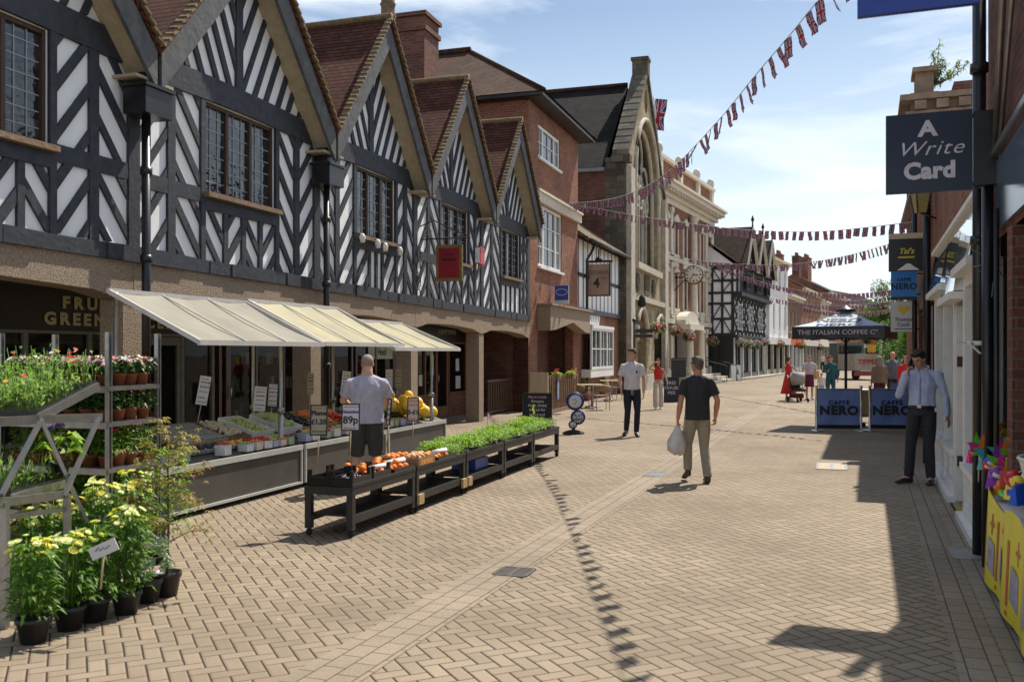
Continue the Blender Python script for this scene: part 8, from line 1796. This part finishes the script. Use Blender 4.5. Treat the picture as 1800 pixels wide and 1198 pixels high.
for i, (pa, pb, lab) in enumerate(((1435, 1514, 'left blue windbreak barrier reading Caffe Nero between steel posts'), (1529, 1606, 'right blue windbreak barrier reading Caffe Nero, partly behind the man on the phone'))):
    a, b = W(pa, 620, 21.2), W(pb, 620, 21.1); t = thing('cafe_barrier', lab, 'barrier', V(a.x, a.y, 0), 0, 'blue cafe barriers'); fr = frame2((a.x, a.y), (b.x, b.y)); l_ = b.x-a.x
    q = MB(); n = 8
    for k in range(n): f0, f1 = .03+.94*k/n, .03+.94*(k+1)/n; q.quad(fr(l_*f0, .012*math.sin(k*1.3), .14), fr(l_*f1, .012*math.sin((k+1)*1.3), .14), fr(l_*f1, .012*math.sin(k*1.1+1.1), .94), fr(l_*f0, .012*math.sin(k*1.1), .94))
    q.build('canvas', M_bar, t); q = MB(); q.fb(fr, l_*.03, l_*.97, -.005, .008, .06, .14); q.build('black_hem', M_black, t)
    q = MB(); q.fb(fr, 0, l_, -.015, .02, .935, .96); q.fb(fr, 0, l_, -.015, .02, .045, .062); q.build('crossbar', M_steel, t)
    for u_ in (0, l_): q = MB(); q.lathe(fr(u_, 0, 0), [(.17, 0), (.17, .015), (.05, .035), (.028, .04), (.028, .98), (.034, .99), (.034, 1.02), (.01, 1.03)], 14); q.build('post', M_steel, t)
    text(t, 'CAFFÈ', .13, fr(l_*.5, .03, .60), fr.d, (0, 0, 1), M_nav, off=.003, sp=1.15, sx=1.15); text(t, 'NERO', .27, fr(l_*.5, .03, .38), fr.d, (0, 0, 1), M_ink, off=.012, sp=1.1, sx=1.1)
a, b = W(1565, 620, 25.5), W(1606, 620, 25.4); t = thing('cafe_barrier', 'third blue barrier farther back, seen between the bald man and the phone man', 'barrier', V(a.x, a.y, 0), 0, 'blue cafe barriers'); fr = frame2((a.x, a.y), (b.x, b.y)); l_ = b.x-a.x; q = MB(); q.fb(fr, 0, l_, -.005, .005, .12, .94); q.build('canvas', M_bar, t); text(t, 'NERO', .2, fr(l_*.5, .02, .62), fr.d, (0, 0, 1), M_ink, off=.008)
q = MB(); q.lathe(fr(l_, 0, 0), [(.17, 0), (.17, .015), (.028, .04), (.028, 1.0)], 12); q.build('post', M_steel, t)
t = thing('cafe_counter_cart', 'low pale topped box by the umbrella pole behind the barriers', 'box', G(1507, 730)); q = MB(); q.box((0, 0, .36), (.62, .5, .7)); q.build('body', mat('olive_box', (.14, .13, .08), .7), t, False); q = MB(); q.box((0, 0, .725), (.68, .56, .03)); q.build('top', M_wwhite, t, False)
# tipper truck
tk = thing('tipper_truck', 'small tipper truck seen from the rear with red lettering and a crane, under the umbrella', 'truck', G(1528, 668)); g0 = G(1528, 668); Zt = g0.y; X0, X1 = W(1503, 0, Zt).x, W(1556, 0, Zt).x
zz = lambda py: W(0, py, Zt).z
q = MB(); q.box(((X0+X1)/2, Zt+1.6, (zz(651)+zz(622))/2), (X1-X0, 3.2, zz(622)-zz(651))); bd = q.build('tipper_body', mat('truck_grey', (.40, .36, .30), .6, var=.2, scale=3), tk); text(tk, 'TIPPERS', .46, V((X0+X1)/2, Zt-.02, zz(640)), (1, 0, 0), (0, 0, 1), M_redk, off=.012)
q = MB(); q.box(((X0+X1)/2, Zt-.0, zz(656)), (X1-X0, .2, .3)); q.build('rear_bar', mat('red_lights', (.5, .04, .02), .3, c2=(.05, .02, .02), scale=1.2), tk)
for x in (X0+.25, X1-.25):
    for y in (.6, 4.3): q = MB(); q.lathe((x-.14, Zt+y, .42), [(.2, 0), (.42, .03), (.42, .25), (.2, .28)], 18, ax=(1, 0, 0)); q.build('wheel', M_blackm, tk)
q = MB(); q.box(((X0+X1)/2, Zt+4.3, 1.5), (X1-X0-.1, 1.6, 1.9)); q.build('cab', mat('cab_green', (.08, .12, .10), .5), tk); q = MB(); q.box(((X0+X1)/2, Zt+3.49, 1.9), (X1-X0-.4, .02, .7)); q.build('cab_window', M_glass, tk)
q = MB(); q.tube([W(1532, 622, Zt+1), W(1534, 598, Zt+1), W(1540, 585, Zt+1), W(1532, 592, Zt+1.2)], .12, 8); q.build('crane', mat('crane_red', (.5, .05, .03), .5), tk); q = MB(); q.box(W(1532, 612, Zt+.8), (.4, .4, .5)); q.build('crane_base', mat('crane_yellow', (.6, .35, .03), .5), tk)
# ------------------------------------------------------------------ trees and far closure
def tree(label, base, h, r, n, seed, ls=.22, name='broadleaf_tree', zc=.62):
    rr = random.Random(seed); t = thing(name, label, 'tree', base); q = MB(); q.tube([(0, 0, 0), (.1, 0, h*.3), (0, .1, h*.6)], [.28, .2, .1], 8); cl = []
    for i in range(26):
        d = V(rr.gauss(0, 1), rr.gauss(0, 1), rr.gauss(0, 1)).normalized()*rr.uniform(.35, 1); c = V(d.x*r, d.y*r, h*zc+d.z*h*(1-zc)); cl.append((c, rr.uniform(.2, .42)*r))
        if i % 3 == 0: q.tube([(0, 0, h*.32), c*.55+V(0, 0, h*.2), c], [.1, .06, .02], 5)
    q.build('trunk', mat('bark', (.06, .045, .03), .9, bump=1), t, False); q = MB()
    for i in range(n):
        c, cr_ = rr.choice(cl); d = V(rr.gauss(0, 1), rr.gauss(0, 1), rr.gauss(0, 1)).normalized(); p = c+d*cr_*rr.uniform(.6, 1.1); q.leaf(p, d+V(0, 0, -.2), ls*rr.uniform(.6, 1.3), ls*.6)
    q.build('crown', LT_, t, False); return t
def ground_at(px, Z): return V((px-900)/F*Z, Z, 0)
tree('large leafy tree rising behind the blue cafe sign at the end of the street', ground_at(1553, 92), 8.3, 2.3, 4200, 1, .26)
tree('broad tree filling the gap right of the umbrella, behind the projecting signs', ground_at(1590, 88), 7.6, 2.3, 3600, 2, .26)
tree('lower bright tree beneath the travel agent sign', ground_at(1602, 58), 4.1, 1.6, 2600, 3, .2)
tree('dark tree beyond the far roofs between umbrella and signs', ground_at(1536, 128), 8.3, 2.8, 2600, 4, .32)
house('pale low building', 'pale low building with plain front behind the bald man and truck', P_(1548, 108), P_(1650, 104), 4.6, M_wr, M_slate, 3, ((1.2, 2.6),), 1.2, cornice=M_cream)
house('dark_glazed_building', 'dark green low building at the end of the street behind the umbrella pole', P_(1500, 142), P_(1575, 140), 4.2, mat('green_shop', (.06, .09, .06), .7), M_slate, 4, ((.8, 2.8),), 1.6)
house('closing_terrace', 'far red brick terrace glimpsed beyond the trees', P_(1570, 160), P_(1720, 165), 6.5, M_brick3, M_slate, 6, ((1, 2.6), (3.8, 5.2)), 1.4)
# shrub growing from the roof, weeds on the right
t = thing('roof_shrub', 'wild buddleia sprouting from the parapet beside the roof chimney', 'plant', FR(21.8, -1.0, 7.2)); rr = random.Random(33); q = MB(); l_ = MB(); b0 = W(1638, 152, 20.7)
for (px, py) in ((1652, 72), (1640, 90), (1665, 110), (1690, 105), (1704, 108), (1676, 125), (1655, 100), (1630, 130), (1648, 118)):
    e = W(px, py, 20.7+rr.uniform(-.4, .4)); m_ = (b0+e)/2+V(rr.uniform(-.1, .1), 0, -.08); q.tube([b0, m_, e], [.014, .01, .004], 4)
    for k in range(55): s_ = rr.random()**.7; p = b0*(1-s_)**2+m_*2*s_*(1-s_)+e*s_*s_; l_.leaf(p, V(rr.gauss(0, 1), rr.gauss(0, 1), rr.gauss(.2, .6)), rr.uniform(.09, .15), .04)
q.build('stems', MATS['maple_bark'], t); l_.build('leaves', leafmat('buddleia', (.08, .12, .05), (.24, .3, .14)), t)
t = thing('wall_weed', 'dry wiry weed growing out of the near brick wall behind the pipes', 'plant', FR(8.6, .1, 2.2)); q = MB(); b0 = FR(8.35, .02, zat(FR, 8.3, .05, 470))
for k in range(26): d = V(rr.gauss(-.3, .5), rr.gauss(-.4, .5), rr.gauss(.1, .7)); q.tube([b0, b0+d*.11, b0+d*.2-V(0, 0, .04)], .003, 3)
q.build('stems', mat('dry_stem', (.3, .26, .16), .8), t)
t = thing('white_ribbon', 'white ribbon tied round the black pipe', 'ribbon', FR(8.72, .1, 1.9)); q = MB(); z0 = zat(FR, 8.72, .1, 603); q.lathe(FR(8.72, .1, z0-.02), [(.063, 0), (.068, .02), (.063, .04)], 12); q.ball(FR(8.66, .18, z0), (.03, .03, .022), 8, 5); q.beam(FR(8.66, .18, z0), FR(8.6, .3, z0+.01), .03, .008); q.beam(FR(8.66, .18, z0), FR(8.6, .1, z0-.09), .03, .008); q.build('bow', M_wwhite, t)
# ------------------------------------------------------------------ toy stall
ts = thing('toy_stall', 'low toy stall with a yellow printed cover at the right edge', 'stall', FR(6.6, -.2, 0))
q = MB(); q.fb(FR, 5.3, 7.75, -.6, .12, .62, .66); q.build('table_top', M_wbox, ts); q = MB(); n = 14
for k in range(n):
    u0_, u1_ = 5.3+2.47*k/n, 5.3+2.47*(k+1)/n; f = lambda u_: .145+.018*math.sin(u_*7.0); zt_ = lambda u_: .70+.05*math.sin(u_*5.2)
    q.quad(FR(u0_, f(u0_)+.03, .05), FR(u1_, f(u1_)+.03, .05), FR(u1_, f(u1_), zt_(u1_)), FR(u0_, f(u0_), zt_(u0_)))
q.quad(FR(7.77, -.5, .05), FR(7.77, f(7.77)+.03, .05), FR(7.77, f(7.77), zt_(7.77)), FR(7.77, -.5, .7))
M_ybn = mat('yellow_printed_cover', (.66, .56, .015), .45, c2=(.78, .68, .04), scale=3); q.build('yellow_cover', M_ybn, ts)
def ff(u_, z): return .145+.018*math.sin(u_*7.0)+.03*(1-z/.7)+.006
def blob(mb, u0_, u1_, z0, z1): mb.quad(FR(u0_, ff(u0_, z0), z0), FR(u1_, ff(u1_, z0), z0), FR(u1_, ff(u1_, z1), z1), FR(u0_, ff(u0_, z1), z1))
q = MB(); rr = random.Random(12)
for u_ in (7.55, 7.1, 6.4, 5.8): blob(q, u_-.05, u_, .14, .56); blob(q, u_-.05, u_, .08, .11)
for u_, z in ((7.3, .5), (6.9, .52), (6.2, .5)): blob(q, u_-.12, u_, z, z+.03); blob(q, u_-.075, u_-.045, z-.06, z+.09)
q.build('red_print', mat('print_red', (.55, .10, .03), .5), ts)
for u_ in (7.35, 6.95, 6.3, 5.7): q = MB(); q.quad(FR(u_-.22, ff(u_-.22, .15)+.002, .15), FR(u_, ff(u_, .2)+.002, .2), FR(u_-.02, ff(u_, .42)+.002, .42), FR(u_-.2, ff(u_-.2, .38)+.002, .38)); q.build('printed_picture', mat('print_lavender', (.4, .38, .48), .5, c2=(.2, .2, .3), scale=10), ts)
cols = {'green': (.15, .6, .05), 'orange': (.85, .25, .02), 'pink': (.8, .05, .3), 'yellow': (.85, .7, .03), 'blue': (.03, .12, .6), 'red': (.6, .02, .02), 'purple': (.25, .05, .4), 'turquoise': (.05, .45, .5)}
CM = {k_: mat('toy_'+k_, v, .25, var=.03) for k_, v in cols.items()}
for i, (px, py, Z, c_, r) in enumerate(((1752, 766, 8.0, 'yellow', .12), (1738, 772, 8.1, 'green', .11), (1740, 790, 7.7, 'orange', .12), (1764, 788, 7.6, 'turquoise', .12), (1776, 800, 7.4, 'orange', .12), (1722, 782, 8.0, 'pink', .10), (1766, 822, 7.2, 'pink', .11), (1757, 806, 7.3, 'green', .10), (1788, 776, 7.0, 'green', .08))):
    r *= 1.25; p = W(px, py, Z); t = thing('pinwheel', '%s toy pinwheel on a stick, %s' % (c_, ('highest of the cluster', 'behind the highest one', 'left of the big turquoise one', 'biggest in the middle', 'next to the white basket', 'leftmost of the cluster', 'lowest of the cluster', 'below the middle', 'rising behind the white basket')[i]), 'toy', p, 0, 'toy pinwheels'); q = MB(); cc_ = list(cols)
    for k in range(6): a = k*math.pi/3+i; d = V(math.cos(a), -.15, math.sin(a)); d2 = V(math.cos(a+.9), .1, math.sin(a+.9)); q.mi = k % 2; q.add([V(0, -.02, 0), d*r, d2*r*.62+V(0, -.03, 0), V(0, -.03, 0)], [(0, 1, 2), (0, 2, 3)])
    q.build('sails', [CM[c_], CM[cc_[(i*3+1) % 8]]], t, False); q = MB(); q.tube([(0, 0, 0), (0, .02, -(p.z-.66))], .005, 5); q.build('stick', M_wwhite, t, False)
for i, (px, py, Z, c_, r) in enumerate(((1742, 812, 7.6, 'blue', .055), (1735, 818, 7.6, 'red', .04), (1782, 842, 6.6, 'red', .06), (1790, 848, 6.4, 'yellow', .05), (1762, 868, 6.9, 'green', .035), (1773, 866, 6.8, 'yellow', .035), (1718, 792, 8.2, 'pink', .06), (1752, 832, 7.2, 'purple', .06))):
    p = W(px, py, Z); t = thing('toy_ball', 'small %s toy ball %s' % (c_, ('beside the turquoise pinwheel', 'left of the blue ball', 'in the toy trays near the basket', 'at the very right of the trays', 'in the tray nearest the cover', 'second in the tray nearest the cover', 'with stripes at the left end', 'in the middle of the stall')[i]), 'ball', p, 0, 'toy balls'); q = MB(); q.ball((0, 0, 0), r, 14, 10); q.build('ball_shell', CM[c_], t, False); q = MB(); q.lathe((0, 0, -r*.25), [(r*.975, 0), (r*1.015, r*.25), (r*.975, r*.5)], 14, ax=(.3, -.4, 1)); q.build('stripe', M_wwhite if c_ != 'yellow' else CM['red'], t, False)
for i, (u_, w_, c_, lab) in enumerate(((7.35, -.08, 'purple', 'purple toy bucket at the far end of the toy stall'), (7.0, -.1, 'red', 'red toy bucket in the middle of the toy stall'), (6.6, -.1, 'blue', 'blue toy bucket near the white basket'), (6.1, -.05, 'turquoise', 'turquoise tub nearest the camera on the toy stall'))):
    t = thing('toy_bucket', lab, 'bucket', FR(u_, w_, .662), 0, 'toy buckets'); q = MB(); q.lathe((0, 0, 0), [(.085, 0), (.12, .15), (.125, .15), (.125, .165), (.11, .16), (.08, .01)], 16); q.build('tub', CM[c_], t, False); q = MB(); q.tube([(.12*math.cos(a), 0, .155+.09*math.sin(a)) for a in [k*math.pi/8 for k in range(9)]], .006, 5); q.build('handle', M_wwhite, t, False)
t = thing('plastic_basket', 'white slatted plastic basket of small toys above the stall', 'basket', FR(6.15, -.12, .90)); b0 = FR(6.2, -.1, 0); q = MB(); n = 20
z0, z1 = .88, 1.10
for k in range(n): a0_ = k*6.2832/n; a1_ = a0_+.2; q.hexa([b0+V(.17*math.cos(a), .22*math.sin(a), z) for z in (z0,) for a in (a0_, a1_)]+[b0+V(.165*math.cos(a), .215*math.sin(a), z0) for a in (a1_, a0_)]+[b0+V(.22*math.cos(a), .28*math.sin(a), z1) for a in (a0_, a1_)]+[b0+V(.215*math.cos(a), .275*math.sin(a), z1) for a in (a1_, a0_)])
for z, s_ in ((z0, 1), (z1, 1.28), (.99, 1.14)): q.tube([b0+V(.17*s_*math.cos(a), .22*s_*math.sin(a), z) for a in [k*math.pi/12 for k in range(25)]], .012, 5)
q.build('lattice', M_wbox, t); q = MB(); cl_ = list(CM.values())
for k in range(26): q.mi = k % 8; q.ball(b0+V(rr.uniform(-.13, .13), rr.uniform(-.18, .18), rr.uniform(.95, 1.12)), rr.uniform(.02, .04), 7, 5)
q.build('small_toys', cl_, t); q = MB(); q.fb(FR, 6.0, 6.4, -.3, .05, .662, .87); q.build('stand_box', M_wbox, t)

for i, (px, py, Z, s_, c_) in enumerate(((1712, 800, 8.25, .11, 'pink'), (1726, 812, 8.0, .1, 'turquoise'), (1748, 842, 7.3, .13, 'purple'), (1772, 838, 6.9, .12, 'red'), (1792, 866, 6.2, .13, 'blue'), (1758, 856, 7.0, .1, 'orange'), (1780, 862, 6.6, .1, 'yellow'))):
    p = W(px, py, Z); t = thing('toy_packet', '%s toy packet %s' % (c_, ('at the far left end of the toys', 'just right of the pink one at the end', 'under the pinwheels', 'left of the white basket', 'below the white basket at the frame edge', 'near the cover edge', 'between the tray balls and the basket')[i]), 'toy', p, i*.9, 'toy packets')
    q = MB(); q.hexa([V(-s_/2, -.03, -s_*.6), V(s_/2, -.03, -s_*.6), V(s_/2, .03, -s_*.6), V(-s_/2, .03, -s_*.6), V(-s_*.4, -.01, s_*.5), V(s_*.45, -.01, s_*.4), V(s_*.45, .01, s_*.4), V(-s_*.4, .01, s_*.5)]); q.build('packet', [CM[c_]], t, False)
    q = MB(); q.box((0, -.028, -s_*.1), (s_*.5, .02, s_*.4), rx=.12); q.build('label_patch', list(CM.values())[(i*3+2) % 8], t, False)
